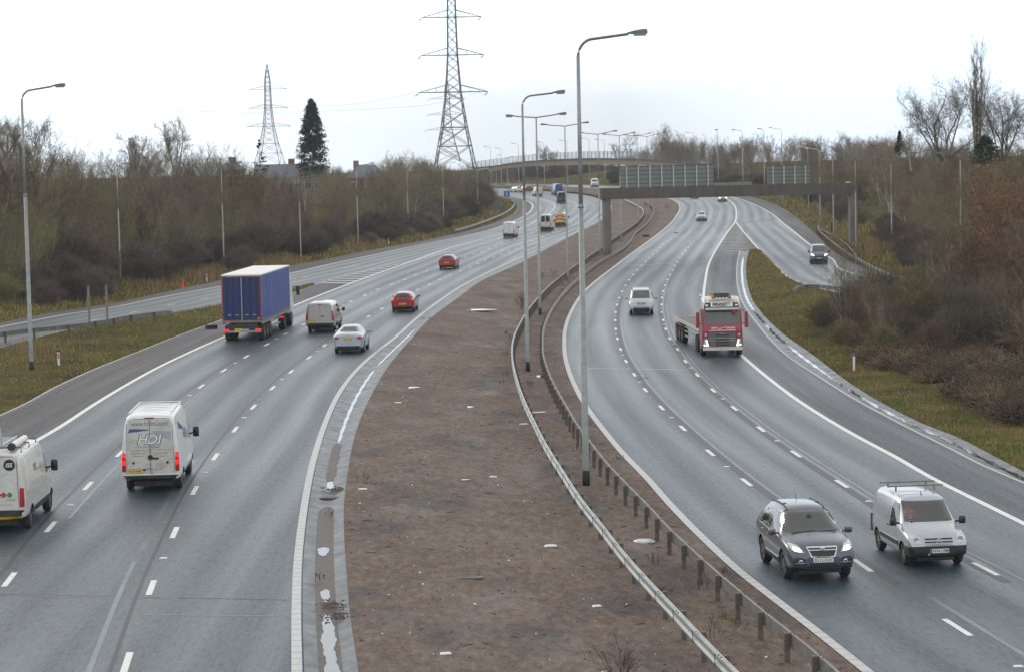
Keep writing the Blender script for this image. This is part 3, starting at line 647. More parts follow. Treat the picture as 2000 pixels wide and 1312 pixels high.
def ribbon3(name, ca, cb, dy, mat, xs=xs):
    v = []
    for x in xs:
        a, b = bp(x, float(ca(x)))-FO, bp(x, float(cb(x)))-FO
        v += [a, b, b+Vector((0, dy, 0)), a+Vector((0, dy, 0))]
    n = len(xs); f = [(i*4+k, i*4+(k+1) % 4, i*4+4+(k+1) % 4, i*4+4+k) for i in range(n-1) for k in range(4)]+[(0, 1, 2, 3), (n*4-1, n*4-2, n*4-3, n*4-4)]
    return mesh(name, v, f, mat, fb)
ribbon3('deck', c_top, c_mid, 2.6, M['concrete'])
gd = ribbon3('girder', c_mid, c_bot, 2.0, M['pale_concrete'], xs[3:42]); gd.location = (0, .3, 0)
M['rail_steel'] = simple('parapet_steel', (.17, .175, .18), .6, .2)
for dy in (.05, 2.5):
    pm = MB()
    for x in np.linspace(925, 1395, 62):
        a, b = bp(x, float(c_top(x))), bp(x, float(c_ft(x))); pm.tube([a-FO+Vector((0, dy, 0)), b-FO+Vector((0, dy, 0))], .045, 4)
    for t in np.linspace(.12, 1, 6): pm.tube([bp(x, float(c_top(x)+(c_ft(x)-c_top(x))*t))-FO+Vector((0, dy, 0)) for x in xs], .032, 4)
    for x in np.linspace(925, 1395, 240):
        a, b = bp(x, float(c_top(x))), bp(x, float(c_ft(x))); pm.tube([a-FO+Vector((0, dy, 0)), b-FO+Vector((0, dy, 0))], .008, 3, False)
    pm.build('parapet', M['rail_steel'], fb)
for x in (1345, 948): a = bp(x, float(c_mid(x)))-FO; MB().box((a.x, 1.3, a.z-4.2), (1.2, 1.6, 8)).build('pier', M['concrete'], fb)
# ------------------------------------------------------------------ pylons
def pylon(base, label, s=1.):
    r = empty('pylon', base); tag(r, label, 'pylon', 'electricity pylons')
    prof = [(0, 4.8), (10, 2.95), (18.4, 1.75), (27.2, 1.15), (36.2, .98), (40.5, .9), (48, .12)]
    hw = lambda z: float(np.interp(z, [p[0] for p in prof], [p[1] for p in prof]))
    t = MB()
    for sx in (-1, 1):
        for sy in (-1, 1): t.tube([(sx*w, sy*w, z) for z, w in prof], .125, 4)
    lv = [0, 5.5, 10, 13.6, 16.4, 18.4, 20.6, 23, 25.2, 27.2, 29.6, 32, 34.2, 36.2, 38.4, 40.5, 43, 45.5]
    for z0, z1 in zip(lv, lv[1:]):
        a, b = hw(z0), hw(z1); rr = .07 if z0 < 20 else .06
        for k in range(4):
            c, d = [((-1, -1), (1, -1)), ((1, -1), (1, 1)), ((1, 1), (-1, 1)), ((-1, 1), (-1, -1))][k]
            t.tube([(c[0]*a, c[1]*a, z0), (d[0]*b, d[1]*b, z1)], rr, 4, False); t.tube([(d[0]*a, d[1]*a, z0), (c[0]*b, c[1]*b, z1)], rr, 4, False)
            if z0 in (5.5, 10, 18.4, 27.2, 36.2): t.tube([(c[0]*a, c[1]*a, z0), (d[0]*a, d[1]*a, z0)], .08, 4, False)
    t.build('tower', M['lattice'], r)
    for z, w in ((18.4, 8.3), (27.2, 7.5), (36.2, 7.1)):
        a = MB(); b = hw(z)
        for sx in (-1, 1):
            for sy in (-1, 1):
                a.tube([(sx*b, sy*b, z), (sx*w, 0, z)], .08, 4); a.tube([(sx*b*.9, sy*b*.9, z+1.7), (sx*w, 0, z)], .065, 4)
            for q in (.35, .68):
                x = sx*(b+(w-b)*q); a.tube([(x, 0, z), (x, 0, z+1.7*(1-q))], .05, 3)
        a.build('cross_arm', M['lattice'], r)
        for sx in (-1, 1):
            i = MB()
            for dx, dy in ((-.9, -.9), (-.5, 1.1)):
                i.lathe([(.02, 0), (.13, .1), (.05, .3), (.13, .5), (.05, .7), (.13, .9), (.05, 1.1), (.13, 1.3), (.03, 1.5)], (0, 0, 0), 6, 'z')
            m_ = []
            for n_, (x, y, z_) in enumerate(i.v):
                q = n_ >= len(i.v)//2; m_.append((sx*w-(.55+.3*q)*z_*.8-.1*sx*0+x, y+(.3 if q else -.3)*z_, z-z_*.62))
            i.v = m_; i.build('insulator', M['insul'], r)
    r.scale = (s, s, s); return r
p1 = pylon(at_depth(889, 331, 548), 'largest lattice pylon rising above the left trees, its top out of frame'); p1.rotation_euler = (0, radians(-1.2)*0, radians(6))
b2 = at_depth(527, 322, 838); b3 = at_depth(876, 316, 900)
p2 = dup(p1, b2, radians(-8)); p2.scale = (1.0, .9, .76); p2['label'] = 'slender lattice pylon on the left beside the dark conifer'
p3 = dup(p1, b3, radians(3)); p3.scale = (.98, .9, .68); p3['label'] = 'small distant pylon seen through the legs of the largest one'
for pts, l in ((((819, 38), (750, 44), (612, 43), (500, 32), (342, 0), (250, -22)), 'top overhead wire running left from the large pylon'), (((819, 108), (700, 122), (515, 102), (250, 41), (107, 0), (30, -22)), 'second overhead wire sagging left of the large pylon'), (((932, 102), (800, 124), (640, 125), (500, 122), (250, 89), (0, 37), (-60, 22)), 'third overhead wire sagging from the middle cross-arm'),
               (((814, 181), (715, 201), (500, 205), (250, 170), (0, 114), (-60, 98)), 'fourth overhead wire running left from the lowest cross-arm'), (((947, 178), (850, 203), (715, 214), (500, 220), (250, 210), (0, 177), (-60, 167)), 'lowest overhead wire passing above the left trees')):
    c = pchip([(-x, y) for x, y in pts]); xs_ = np.linspace(pts[0][0], pts[-1][0], 40); w = [at_depth(x, float(c(-x)), 548-(pts[0][0]-x)*.28) for x in xs_]
    o = MB().tube(w, .021, 4).build('power_line', M['wire']); tag(o, l, 'overhead wire', 'overhead wires')
# ------------------------------------------------------------------ houses behind the left trees
def house(px, pytop, Y, W, D, H, roofh, rz, label, chim, hip=False):
    t = at_depth(px, pytop, Y); r = empty('house', (t.x, t.y, t.z-H-roofh), rz); tag(r, label, 'house', 'houses behind the left trees')
    MB().box((0, 0, H/2), (W, D, H)).build('wall', M['render'] if not hip else M['brick'], r)
    x, d = W/2+.3, D/2+.3; q = W*.28 if hip else 0
    rf = mesh('roof', [(-x, -d, H), (x, -d, H), (x, d, H), (-x, d, H), (-x+q, 0, H+roofh), (x-q, 0, H+roofh)], [(0, 1, 5, 4), (2, 3, 4, 5), (1, 2, 5), (3, 0, 4), (3, 2, 1, 0)], M['slate'], r)
    for c in chim:
        ch = MB().box((c, .4, H+roofh*.75+.3), (1.1, .7, roofh*.5+1.3)); ch.build('chimney', M['brick'], rf)
    for k in range(3):
        w = MB().box((-W*.3+k*W*.3, -D/2-.02, H*.7), (1.3, .08, 1.2)).build('window', M['white'], r)
        MB().box((-W*.3+k*W*.3, -D/2-.065, H*.7), (1.1, .03, 1.)).build('pane', M['glass'], w)
house(550, 321, 425, 9.5, 7, 5, 2.6, .25, 'slate-roofed house with a brick chimney right of the slender pylon', [1.9]); house(716, 322, 520, 7.6, 7, 5, 3., -.2, 'grey-roofed house with a small chimney half hidden among the left trees', [-2.6], True)
house(452, 318, 400, 3., 6, 5, 1.3, .4, 'brick house gable showing above the left thicket', [.3], True); house(600, 324, 425, 6, 6, 5, 2.2, .1, 'low slate roof directly below the dark conifer', [])
# ------------------------------------------------------------------ vegetation
def veg(name, a, b, rough=.9, scale=1.2):
    m, nt, bs = new_mat(name); oi = nt.nodes.new('ShaderNodeObjectInfo'); n = noise(nt, coords(nt), scale, 4, .7)
    c = ramp(nt, n, [(.3, a), (.7, b)])
    hsv = nt.nodes.new('ShaderNodeHueSaturation'); nt.links.new(c, hsv.inputs['Color'])
    gi = nt.nodes.new('ShaderNodeNewGeometry')
    nt.links.new(math_(nt, 'ADD', math_(nt, 'ADD', math_(nt, 'MULTIPLY', oi.outputs['Random'], .7), .62), math_(nt, 'MULTIPLY', math_(nt, 'POWER', gi.outputs['Random Per Island'], 2.), 1.0)), hsv.inputs['Value'])
    nt.links.new(math_(nt, 'ADD', math_(nt, 'MULTIPLY', oi.outputs['Random'], .03), .485), hsv.inputs['Hue'])
    nt.links.new(hsv.outputs[0], bs.inputs['Base Color']); bs.inputs['Roughness'].default_value = rough; bs.inputs['Specular IOR Level'].default_value = .02; return m
M['bark'] = veg('grey_bark', (.085, .07, .055), (.19, .165, .13)); M['pale_bark'] = veg('pale_bark', (.22, .20, .17), (.38, .35, .31))
M['tw_grey'] = veg('grey_brown_twigs', (0.095, 0.078, 0.056), (0.19, 0.158, 0.115)); M['tw_olive'] = veg('olive_twigs', (0.092, 0.086, 0.044), (0.18, 0.16, 0.088)); M['tw_red'] = veg('reddish_twigs', (0.105, 0.072, 0.052), (0.195, 0.135, 0.098))
M['tw_purple'] = veg('purple_brown_twigs', (0.062, 0.049, 0.046), (0.125, 0.1, 0.09)); M['tw_dark'] = veg('dark_twigs', (0.05, 0.042, 0.034), (0.105, 0.088, 0.07))
M['leaf_rust'] = veg('rusty_dead_leaves', (.095, .05, .031), (.18, .094, .056)); M['leaf_dark'] = veg('ivy_leaves', (.008, .018, .008), (.022, .042, .018)); M['leaf_con'] = veg('conifer_foliage', (.007, .020, .014), (.02, .05, .034))
M['leaf_bramble'] = veg('bramble_leaves', (.036, .036, .02), (.12, .108, .066), .6); M['leaf_yel'] = veg('pale_yellow_leaves', (.10, .09, .03), (.17, .15, .06))
def perp(d, rng):
    r = rng.normal(size=d.shape); c = np.cross(d, r); return c/np.maximum(np.linalg.norm(c, axis=1, keepdims=True), 1e-6)
def ribbons_mesh(name, segs, rng):
    """segs: rows p0(3) p1(3) w0 w1 -> tapering flat strips"""
    s = np.asarray(segs); p0, p1 = s[:, :3], s[:, 3:6]; c = perp(p1-p0, rng); n = len(s)
    v = np.empty((n, 4, 3)); v[:, 0] = p0-c*s[:, 6:7]/2; v[:, 1] = p0+c*s[:, 6:7]/2; v[:, 2] = p1+c*s[:, 7:8]/2; v[:, 3] = p1-c*s[:, 7:8]/2
    return quads_mesh(name, v)
def quads_mesh(name, v):
    n = len(v); k = v.shape[1]; me = bpy.data.meshes.new(name); me.vertices.add(n*k); me.vertices.foreach_set('co', v.reshape(-1)); me.loops.add(n*k); me.polygons.add(n)
    me.loops.foreach_set('vertex_index', np.arange(n*k)); me.polygons.foreach_set('loop_start', np.arange(0, n*k, k)); me.polygons.foreach_set('loop_total', np.full(n, k)); me.update(calc_edges=True); return me
def leaves_mesh(name, pts, size, rng, flat=.5):
    pts = np.asarray(pts); n = len(pts); a = rng.normal(size=(n, 3)); a /= np.linalg.norm(a, axis=1, keepdims=True); b = perp(a, rng); sz = size*rng.uniform(.6, 1.4, (n, 1))
    v = np.empty((n, 4, 3)); v[:, 0] = pts-a*sz; v[:, 1] = pts-b*sz*flat; v[:, 2] = pts+a*sz; v[:, 3] = pts+b*sz*flat; return quads_mesh(name, v)
def skeleton(seed, h, stems=3, kids=(7, 6, 5, 4), ratio=(.5, .5, .5, .5), ang=(25, 60), up=.25, wander=.22, r0=.09, lean=.25, start=.2, stem_len=1.):
    rg = random.Random(seed); segs = []; tips = []
    def rv(): return Vector((rg.gauss(0, 1), rg.gauss(0, 1), rg.gauss(0, 1)))
    def grow(p, d, L, r, lv):
        n = (6, 4, 3, 2, 1)[min(lv, 4)]; pts = [p.copy()]
        for i in range(n):
            d = (d+rv()*wander*(.6 if lv == 0 else 1)+Vector((0, 0, up*(.5 if lv == 0 else 1)))*.5).normalized(); q = p+d*(L/n); ra, rb = r*(1-.75*i/n), r*(1-.75*(i+1)/n)
            segs.append((*p, *q, ra, rb, lv)); p = q; pts.append(p.copy())
        tips.append(p.copy())
        if lv < len(kids):
            for k in range(kids[lv]):
                t = start+(1-start)*(k+rg.random())/kids[lv] if lv == 0 else .15+.85*(k+rg.random())/kids[lv]
                j = min(int(t*n), n-1); b = pts[j].lerp(pts[j+1], t*n-j); dd = (pts[j+1]-pts[j]).normalized()
                ax = dd.cross(rv()).normalized(); an = radians(rg.uniform(*ang)); nd = (dd*cos(an)+ax.cross(dd)*0+ax*sin(an)).normalized()
                grow(b, nd, L*ratio[lv]*(1.15-.6*t if lv == 0 else 1)*rg.uniform(.7, 1.25), max(r*(1-.7*t)*.55, .006), lv+1)
    for s in range(stems):
        a = rg.uniform(0, 2*pi); ll = lean*rg.uniform(.3, 1); d = Vector((cos(a)*ll, sin(a)*ll, 1)).normalized()
        grow(Vector((cos(a)*.12*s, sin(a)*.12*s, -.2)), d, h*stem_len*rg.uniform(.75, 1), r0*rg.uniform(.7, 1), 0)
    return segs, tips
def tree(name, seed, tw, bark, label, cat='tree', group=None, wmin=.016, thick=.022, leaves=None, **kw):
    """trunk = limbs as tubes, crown = fine twigs (and leaves)"""
    segs, tips = skeleton(seed, **kw); rng = np.random.default_rng(seed); mb = MB(); tws = []
    for s in segs:
        if s[6] > thick and s[8] <= 2 or s[8] == 0: mb.tube([s[:3], s[3:6]], [max(s[6], .02), max(s[7], .015)], 5 if s[8] else 6, False)
        else: tws.append((*s[:6], max(2*s[6], wmin), max(2*s[7], wmin*.6)))
    root = empty(name, (0, 0, 0)); tag(root, label, cat, group)
    mb.build('trunk', bark, root, True); cr = obj('crown', ribbons_mesh('crown', tws, rng), tw, root)
    if leaves:
        mat_, size, per, frac, zr = leaves; zz = np.array([t[2] for t in tips]); zmax = zz.max(); pts = []
        for t in tips:
            if rng.random() < frac and zr[0] <= t[2]/zmax <= zr[1]:
                for _ in range(per): pts.append(np.array(t)+rng.normal(size=3)*.16)
        obj('leaves', leaves_mesh('leaves', pts, size, rng), mat_, root)
    return root
def bush(name, seed, R, h, tw, label, n=520, cat='shrub', group=None, w=.016, leaves=None, sub=5, flat=1.):
    rng = np.random.default_rng(seed); segs = []; pts = []
    for i in range(n):
        a = rng.uniform(0, 2*pi); rr = R*.45*rng.random()**.5; p = np.array([rr*cos(a), rr*sin(a), -.1]); th = rng.uniform(0, 1)**.7*1.15; az = rng.uniform(0, 2*pi)
        tgt = np.array([R*cos(az)*sin(th), R*sin(az)*sin(th), h*cos(th)**flat])*rng.uniform(.72, 1.04); mid = (p+tgt)/2+np.array([0, 0, .12*h])+rng.normal(size=3)*.1
        for q0, q1, a0, a1 in ((p, mid, w*1.7, w*1.3), (mid, tgt, w*1.3, w)): segs.append((*q0, *q1, a0, a1))
        for k in range(sub):
            t = rng.uniform(.15, 1); q = mid+(tgt-mid)*t; dirn = (tgt-mid); dirn /= np.linalg.norm(dirn)+1e-6; e = q+(dirn*.6+rng.normal(size=3)*.6)*rng.uniform(.18, .55)*R/2.5; e[2] = max(e[2], .03); segs.append((*q, *e, w, w*.6)); pts.append(e)
    root = empty(name, (0, 0, 0)); tag(root, label, cat, group); obj('twigs', ribbons_mesh('twigs', segs, rng), tw, root)
    if leaves:
        mat_, size, cnt = leaves; P_ = np.array(pts)[rng.integers(0, len(pts), cnt)]+rng.normal(size=(cnt, 3))*.08; P_[:, 2] = np.maximum(P_[:, 2], .05); obj('leaves', leaves_mesh('leaves', P_, size, rng), mat_, root)
    return root
GL_, GR_ = 'bare trees of the left roadside thicket', 'bare trees of the right roadside thicket'
thick = dict(stems=4, h=9., kids=(9, 6, 5, 4), ratio=(.42, .48, .5, .5), ang=(18, 50), up=.35, r0=.065, lean=.3, start=.12)
PT = []
for i, (tw, bk, nm) in enumerate((('tw_grey', 'bark', 'bare grey-brown tree'), ('tw_olive', 'bark', 'bare olive-brown tree'), ('tw_red', 'bark', 'bare reddish-brown tree'), ('tw_grey', 'pale_bark', 'bare tree with pale slender stems'), ('tw_dark', 'bark', 'bare dark-twigged tree'))):
    PT.append((tree(('bare_tree', 'ash_tree', 'alder_tree', 'birch_tree', 'hawthorn_tree')[i], 20+i, M[tw], M[bk], None, **thick), nm))
RUST = (tree('russet_tree', 40, M['tw_red'], M['bark'], None, leaves=(M['leaf_rust'], .07, 2, .42, (0, 1)), **dict(thick, stems=3, h=9.)), 'tree still holding rusty dead leaves')
BUSH = [(bush('dark_shrub', 50, 3.2, 3.4, M['tw_purple'], None, 620), 'dense purple-brown leafless shrub'), (bush('dark_shrub', 51, 3., 3., M['tw_dark'], None, 560), 'dense dark leafless shrub'), (bush('dark_shrub', 52, 2.6, 2.4, M['tw_olive'], None, 480), 'dense olive-brown leafless shrub')]
used = set()
def put(proto, x, y, s, label, cat, group, sz=None, z=None, name=None, rz=None):
    r = proto if proto.name not in used else dup(proto)
    used.add(proto.name)
    r.location = (x, y, (gz(x, y) if z is None else z)-.05); r.rotation_euler = (0, 0, random.uniform(0, 2*pi) if rz is None else rz); r.scale = (s, s, sz or s); tag(r, label, cat, group); return r
def px_of(X, Y, Z):
    q = R3.T @ np.array([X, Y, Z-CAMH]); return 1000+CF*q[0]/-q[2], 656-CF*q[1]/-q[2]
topL = pchip([(-100, 268), (0, 262), (60, 272), (110, 318), (170, 312), (215, 300), (262, 294), (300, 304), (345, 288), (400, 304), (455, 306), (500, 318), (540, 338), (600, 338), (650, 326), (690, 338), (745, 336), (775, 308), (850, 318), (930, 336), (985, 348), (1005, 352)])
topR = pchip([(1180, 320), (1290, 276), (1320, 272), (1400, 278), (1450, 272), (1500, 264), (1560, 268), (1640, 266), (1700, 268), (1760, 268), (1850, 285), (1920, 285), (2000, 282), (2100, 280)])
def th(px, Y, prof, x, y): return at_depth(px, float(prof(px)), Y).z-gz(x, y)
rnd = random.Random(11)
nL = 0
for s0, s1, stepf, fac in ((8, 11, .95, .62), (12, 16, .9, .85), (17, 23, .95, .97), (24, 34, 1.1, 1.0), (36, 52, 1.5, 1.0)):
    Y = 138.
    while Y < 660:
        Y += (4.2+Y*.011)*stepf*rnd.uniform(.7, 1.3); s = rnd.uniform(s0, s1); x = XLc(Y)-s; px, _ = px_of(x, Y, 5)
        if px < -90 or px > 1000 or (Y > 560 and px > 985): continue
        h = min(max(th(px, Y, topL, x, Y)*fac*rnd.uniform(.82, 1.04), 3.2), 14); 
        if 480 < px < 600 and Y < 325 and s0 > 12: h *= .92
        k = rnd.choices(range(5), (4, 3.2, 1.6 if 440 < px < 760 else .6, .8, 1.4))[0]
        pr, nm = PT[k]
        if 445 < px < 520 and rnd.random() < .25: pr, nm = RUST
        zone = 'beside the near slip road' if px < 440 else 'behind the trailer, below the houses' if px < 700 else 'below the large pylon'
        put(pr, x, Y, h/9.*rnd.uniform(.85, 1.1), nm+' in the left thicket '+zone, 'tree', GL_+' '+zone, h/8.6); nL += 1
nb = 0
for s0, s1, stp in ((2.8, 4.5, 3.6), (5.5, 8.5, 3.4)):
    Y = 128.
    while Y < 560:
        Y += stp*(1+Y/500)*rnd.uniform(.7, 1.25); s = rnd.uniform(s0, s1); x = XLc(Y)-s; px, _ = px_of(x, Y, 1)
        if px < -60 or px > 985: continue
        if s0 < 5 and any(a < px < b for a, b in ((232, 262), (335, 440), (478, 572), (640, 705), (800, 830), (880, 985), (-60, 55))): continue
        pr, nm = BUSH[rnd.choices(range(3), (5, 3, 1.2))[0]]
        zone = 'beside the near slip road' if px < 440 else 'beyond the trailer' if px < 720 else 'near the far bend'
        put(pr, x, Y, rnd.uniform(.7, 1.15)*(.8 if s0 < 5 else 1.1), nm+' on the left verge '+zone, 'shrub', 'shrubs on the left verge '+zone); nb += 1
# right woods beyond the slip road
nR = 0
for s0, s1, stepf, fac in ((8, 11, 1.0, .55), (12, 17, .95, .8), (18, 25, 1., .95), (26, 38, 1.15, 1.0), (42, 62, 1.6, 1.0)):
    Y = 128.
    while Y < 700:
        Y += (4.4+Y*.010)*stepf*rnd.uniform(.7, 1.3); s = rnd.uniform(s0, s1); x = XRc(Y)+s; px, _ = px_of(x, Y, 5)
        if px > 2120 or px < 1290 or (px < 1440 and Y < 450): continue
        if s0 < 12 and 1690 < px < 1745: continue
        h = min(max(th(px, Y, topR, x, Y)*fac*rnd.uniform(.82, 1.04), 3.), 14)
        k = rnd.choices(range(5), (3, 2.2, 2.8, .9, 1.2))[0]; pr, nm = PT[k]
        if px > 1560 and rnd.random() < (.16 if px < 1850 else .26): pr, nm = RUST
        zone = 'far behind the gantry' if Y > 330 else 'right of the gantry leg' if px < 1850 else 'at the right edge'
        put(pr, x, Y, h/9.*rnd.uniform(.85, 1.1), nm+' in the right woodland '+zone, 'tree', GR_+' '+zone, h/8.6); nR += 1
for s0, s1, stp in ((3.0, 5.5, 5.), (6, 8.5, 4.2)):
    Y = 160.
    while Y < 640:
        Y += stp*(1+Y/500)*rnd.uniform(.7, 1.3); s = rnd.uniform(s0, s1); x = XRc(Y)+s; px, _ = px_of(x, Y, 1)
        if px > 2080 or px < 1440 or (px < 1745 and s0 < 5.5) or 1680 < px < 1735: continue
        pr, nm = BUSH[rnd.choices(range(3), (4, 2, 2))[0]]
        put(pr, x, Y, rnd.uniform(.7, 1.1), nm+' on the bank of the right slip road', 'shrub', 'shrubs on the right slip road bank'); nb += 1
# shrubs and brambles of the right island, by their place in the photo
OB = [(bush('thicket_shrub', 60, 2.6, 3.0, M['tw_olive'], None, 620, leaves=(M['leaf_bramble'], .045, 700)), 'olive-brown thicket shrub with a few green leaves'), (bush('thicket_shrub', 61, 2.5, 2.8, M['tw_dark'], None, 640), 'dark tangled thicket shrub'), (bush('thicket_shrub', 62, 2.4, 2.7, M['tw_red'], None, 560, leaves=(M['leaf_rust'], .045, 300)), 'reddish-brown thicket shrub')]
BR = [(bush('bramble', 63, 1.8, 1.0, M['tw_red'], None, 420, leaves=(M['leaf_bramble'], .055, 900), flat=.8), 'low bramble with dull green leaves'), (bush('bramble', 64, 1.7, .85, M['tw_dark'], None, 420, leaves=(M['leaf_bramble'], .045, 500), flat=.8), 'low dark bramble with brown stems')]
for k, (x, y, sc) in enumerate(((1610, 640, .7), (1640, 655, .85), (1690, 668, .95), (1660, 625, .95), (1720, 640, 1.1), (1700, 610, 1.15), (1760, 668, 1.1), (1790, 640, 1.25), (1740, 612, 1.2), (1830, 668, 1.25), (1850, 640, 1.3), (1800, 615, 1.3), (1880, 668, 1.3), (1930, 650, 1.4), (1910, 625, 1.4), (1980, 668, 1.4), (2040, 660, 1.5), (1975, 640, 1.5), (1870, 695, 1.0), (1950, 700, 1.15), (2030, 705, 1.3), (1770, 690, .9), (1690, 690, .7), (1730, 700, .7), (1820, 705, .85), (1650, 675, .6))):
    p = P(x, y, 0, 1); pr, nm = OB[(k*7+k//3) % 3]
    put(pr, p.x, p.y, sc*.98, nm+' on the right grass island', 'shrub', 'thicket shrubs on the right island', z=p.z)
for k in range(110):
    t = rnd.random(); x = 1700+320*t; lo = np.interp(x, [1690, 1740, 1800, 1870, 1940, 2020], [705, 722, 735, 772, 800, 838]); y = rnd.uniform(lo-45-70*t, lo+8*t)
    p = P(x, y, 0, 1); pr, nm = BR[k % 2]; put(pr, p.x, p.y, rnd.uniform(.6, 1.05)+.25*t, nm+' at the foot of the right thicket', 'bramble', 'brambles below the right thicket', z=p.z)
for k, (x, y, tp, kind) in enumerate(((1960, 648, 330, 5), (1905, 640, 395, 5), (2030, 660, 300, 5), (1870, 628, 440, 2), (1990, 640, 420, 0), (1935, 632, 300, 1), (2060, 650, 330, 2), (1845, 620, 470, 3))):
    p = P(x, y, 0, 1); h = at_depth(x, tp, p.y).z-p.z; pr, nm = RUST if kind == 5 else PT[kind]
    put(pr, p.x, p.y, h/9.3, nm+' standing above the island thicket at the right edge', 'tree', 'trees of the right island thicket', h/8.6, z=p.z)
for k in range(64):
    px = 985+7.6*k+rnd.uniform(-4, 4); far = px < 1195; Y = rnd.uniform(752, 778) if far else rnd.uniform(744, 800); d = ray(px, 330); x = d[0]/d[1]*Y
    if far: pr, nm = BUSH[k % 3]; put(pr, x, Y, rnd.uniform(1.0, 1.6), nm+' on the far embankment below the footbridge', 'shrub', 'shrubs on the far embankment')
    else:
        pr, nm = PT[(0, 4, 2, 0, 4)[k % 5]]; h = min(max(at_depth(px, float(topR(max(px, 1290)))+rnd.uniform(0, 14)+max(0, 1290-px)*.3, Y).z-gz(x, Y), 4), 13); put(pr, x, Y, h/9., nm+' in the distant wood behind the gantry signs', 'tree', 'trees of the distant wood', h/8.8)
for k in range(70):
    Y = rnd.uniform(520, 736); x = XRc(Y)+rnd.uniform(1.8, 8); px, _ = px_of(x, Y, 8)
    if px < 1195 or px > 1600: continue
    pr, nm = BUSH[k % 3]; put(pr, x, Y, rnd.uniform(.9, 1.5), nm+' at the foot of the distant wood behind the gantry', 'shrub', 'shrubs at the foot of the distant wood')
for k in range(26):
    px = 868+5.4*k+rnd.uniform(-5, 5); Y = rnd.uniform(640, 760); d = ray(px, 330); x = d[0]/d[1]*Y; pr, nm = PT[(0, 4, 1)[k % 3]]
    h = max(3.5, at_depth(px, 330+rnd.uniform(-8, 6), Y).z-gz(x, Y)); put(pr, x, Y, h/7.5, nm+' on the horizon at the left end of the footbridge', 'tree', 'horizon trees left of the footbridge', h/8.8)
for k in range(20):
    x, y = rnd.uniform(1640, 2030), rnd.uniform(618, 700); y += max(0, (x-1750)*.18)*rnd.random(); p = P(x, y); pr, nm = PT[(4, 2, 0, 3)[k % 4]]; s_ = rnd.uniform(.30, .48)
    put(pr, p.x, p.y, s_, nm+' sapling poking out of the island thicket', 'tree', 'saplings in the right island thicket', s_*1.15, z=p.z)
# --- single trees with a look of their own
def place_px(r, px, pybase, Y, rz=0): r.location = at_depth(px, pybase, Y); r.rotation_euler = (0, 0, rz); return r
oak = dict(stems=7, h=8.6, kids=(9, 7, 6, 5), ratio=(.5, .5, .5, .5), ang=(24, 58), up=.10, wander=.24, r0=.15, lean=1.0, start=.18)
o1 = tree('oak_tree', 71, M['tw_dark'], M['bark'], 'large round-crowned bare tree left of the tall poplar', wmin=.017, thick=.05, **oak); place_px(o1, 1850, 312, 262); o1.scale = (.95, .95, 1.)
o2 = dup(o1); place_px(o2, 1958, 312, 270, 2.1); o2.scale = (.85, .85, .95); o2['label'] = 'large bare spreading tree right of the tall poplar'
pop = tree('poplar_tree', 73, M['tw_dark'], M['bark'], 'tall slender poplar towering over the right woodland', wmin=.018, thick=.05, stems=3, h=21, kids=(16, 5, 4, 3), ratio=(.24, .5, .5, .5), ang=(10, 24), up=.5, wander=.10, r0=.26, lean=.035, start=.25); place_px(pop, 1908, 325, 262); pop.scale = (.85, .85, .67)
rng = np.random.default_rng(5)
def leafy(name, label, px, py, Y, H, Rf, n, size, mat_, cat='tree', trunk=True, seed=1, bg=26):
    """dense evergreen: leaf sprays gathered on drooping boughs"""
    rg = np.random.default_rng(seed); root = empty(name, at_depth(px, py, Y)); tag(root, label, cat); pts = []
    nb_ = int(n/bg)
    for i in range(nb_):
        z = H*rg.random()**.85; R = Rf(z/H)*rg.uniform(.72, 1.1); a = rg.uniform(0, 2*pi)
        t = rg.uniform(.35, 1, bg)[:, None]; tip = np.array([R*cos(a), R*sin(a), -.05*R+rg.uniform(0, .5)])
        pts.append(np.array([0, 0, z])+tip*t+rg.normal(size=(bg, 3))*np.array([.22, .22, .16])*(H/14))
    pts = np.concatenate(pts)
    obj('crown', leaves_mesh('crown', pts, size, rg, .42), mat_, root)
    if trunk: MB().tube([(0, 0, 0), (0, 0, H*.5), (0, 0, H*.93)], [H*.016, H*.011, H*.003], 6).build('trunk', M['bark'], root)
    return root
leafy('conifer', 'dark green tall conifer behind the houses', 612, 342, 420, 13.4, lambda t: 1.22*float(np.interp(t, [0, .12, .3, .55, .75, .9, 1], [2.1, 2.55, 2.45, 1.9, 1.25, .75, .12])), 14500, .20, M['leaf_con'], seed=3)
leafy('small_conifer', 'small sparse conifer beside the slender pylon base', 508, 342, 300, 4.2, lambda t: float(np.interp(t, [0, .2, 1], [1.3, 1.3, .05])), 700, .11, M['leaf_con'], seed=4)
leafy('ivy_shrub', 'dark ivy-clad mass at the foot of the tall poplar', 1925, 322, 255, 2.9, lambda t: float(np.interp(t, [0, .5, 1], [2.0, 1.7, .4])), 3400, .12, M['leaf_dark'], seed=6, bg=7)
leafy('ivy_shrub', 'small dark evergreen in the woodland left of the round bare tree', 1757, 304, 270, 2.6, lambda t: float(np.interp(t, [0, .4, 1], [.75, .55, .08])), 1600, .09, M['leaf_dark'], seed=8, bg=6)
0 and leafy('ivy_shrub', 'low evergreen bush under the round bare tree', 1812, 309, 262, 1.2, lambda t: float(np.interp(t, [0, .5, 1], [2.2, 1.8, .4])), 2600, .09, M['leaf_dark'], seed=9, bg=6)
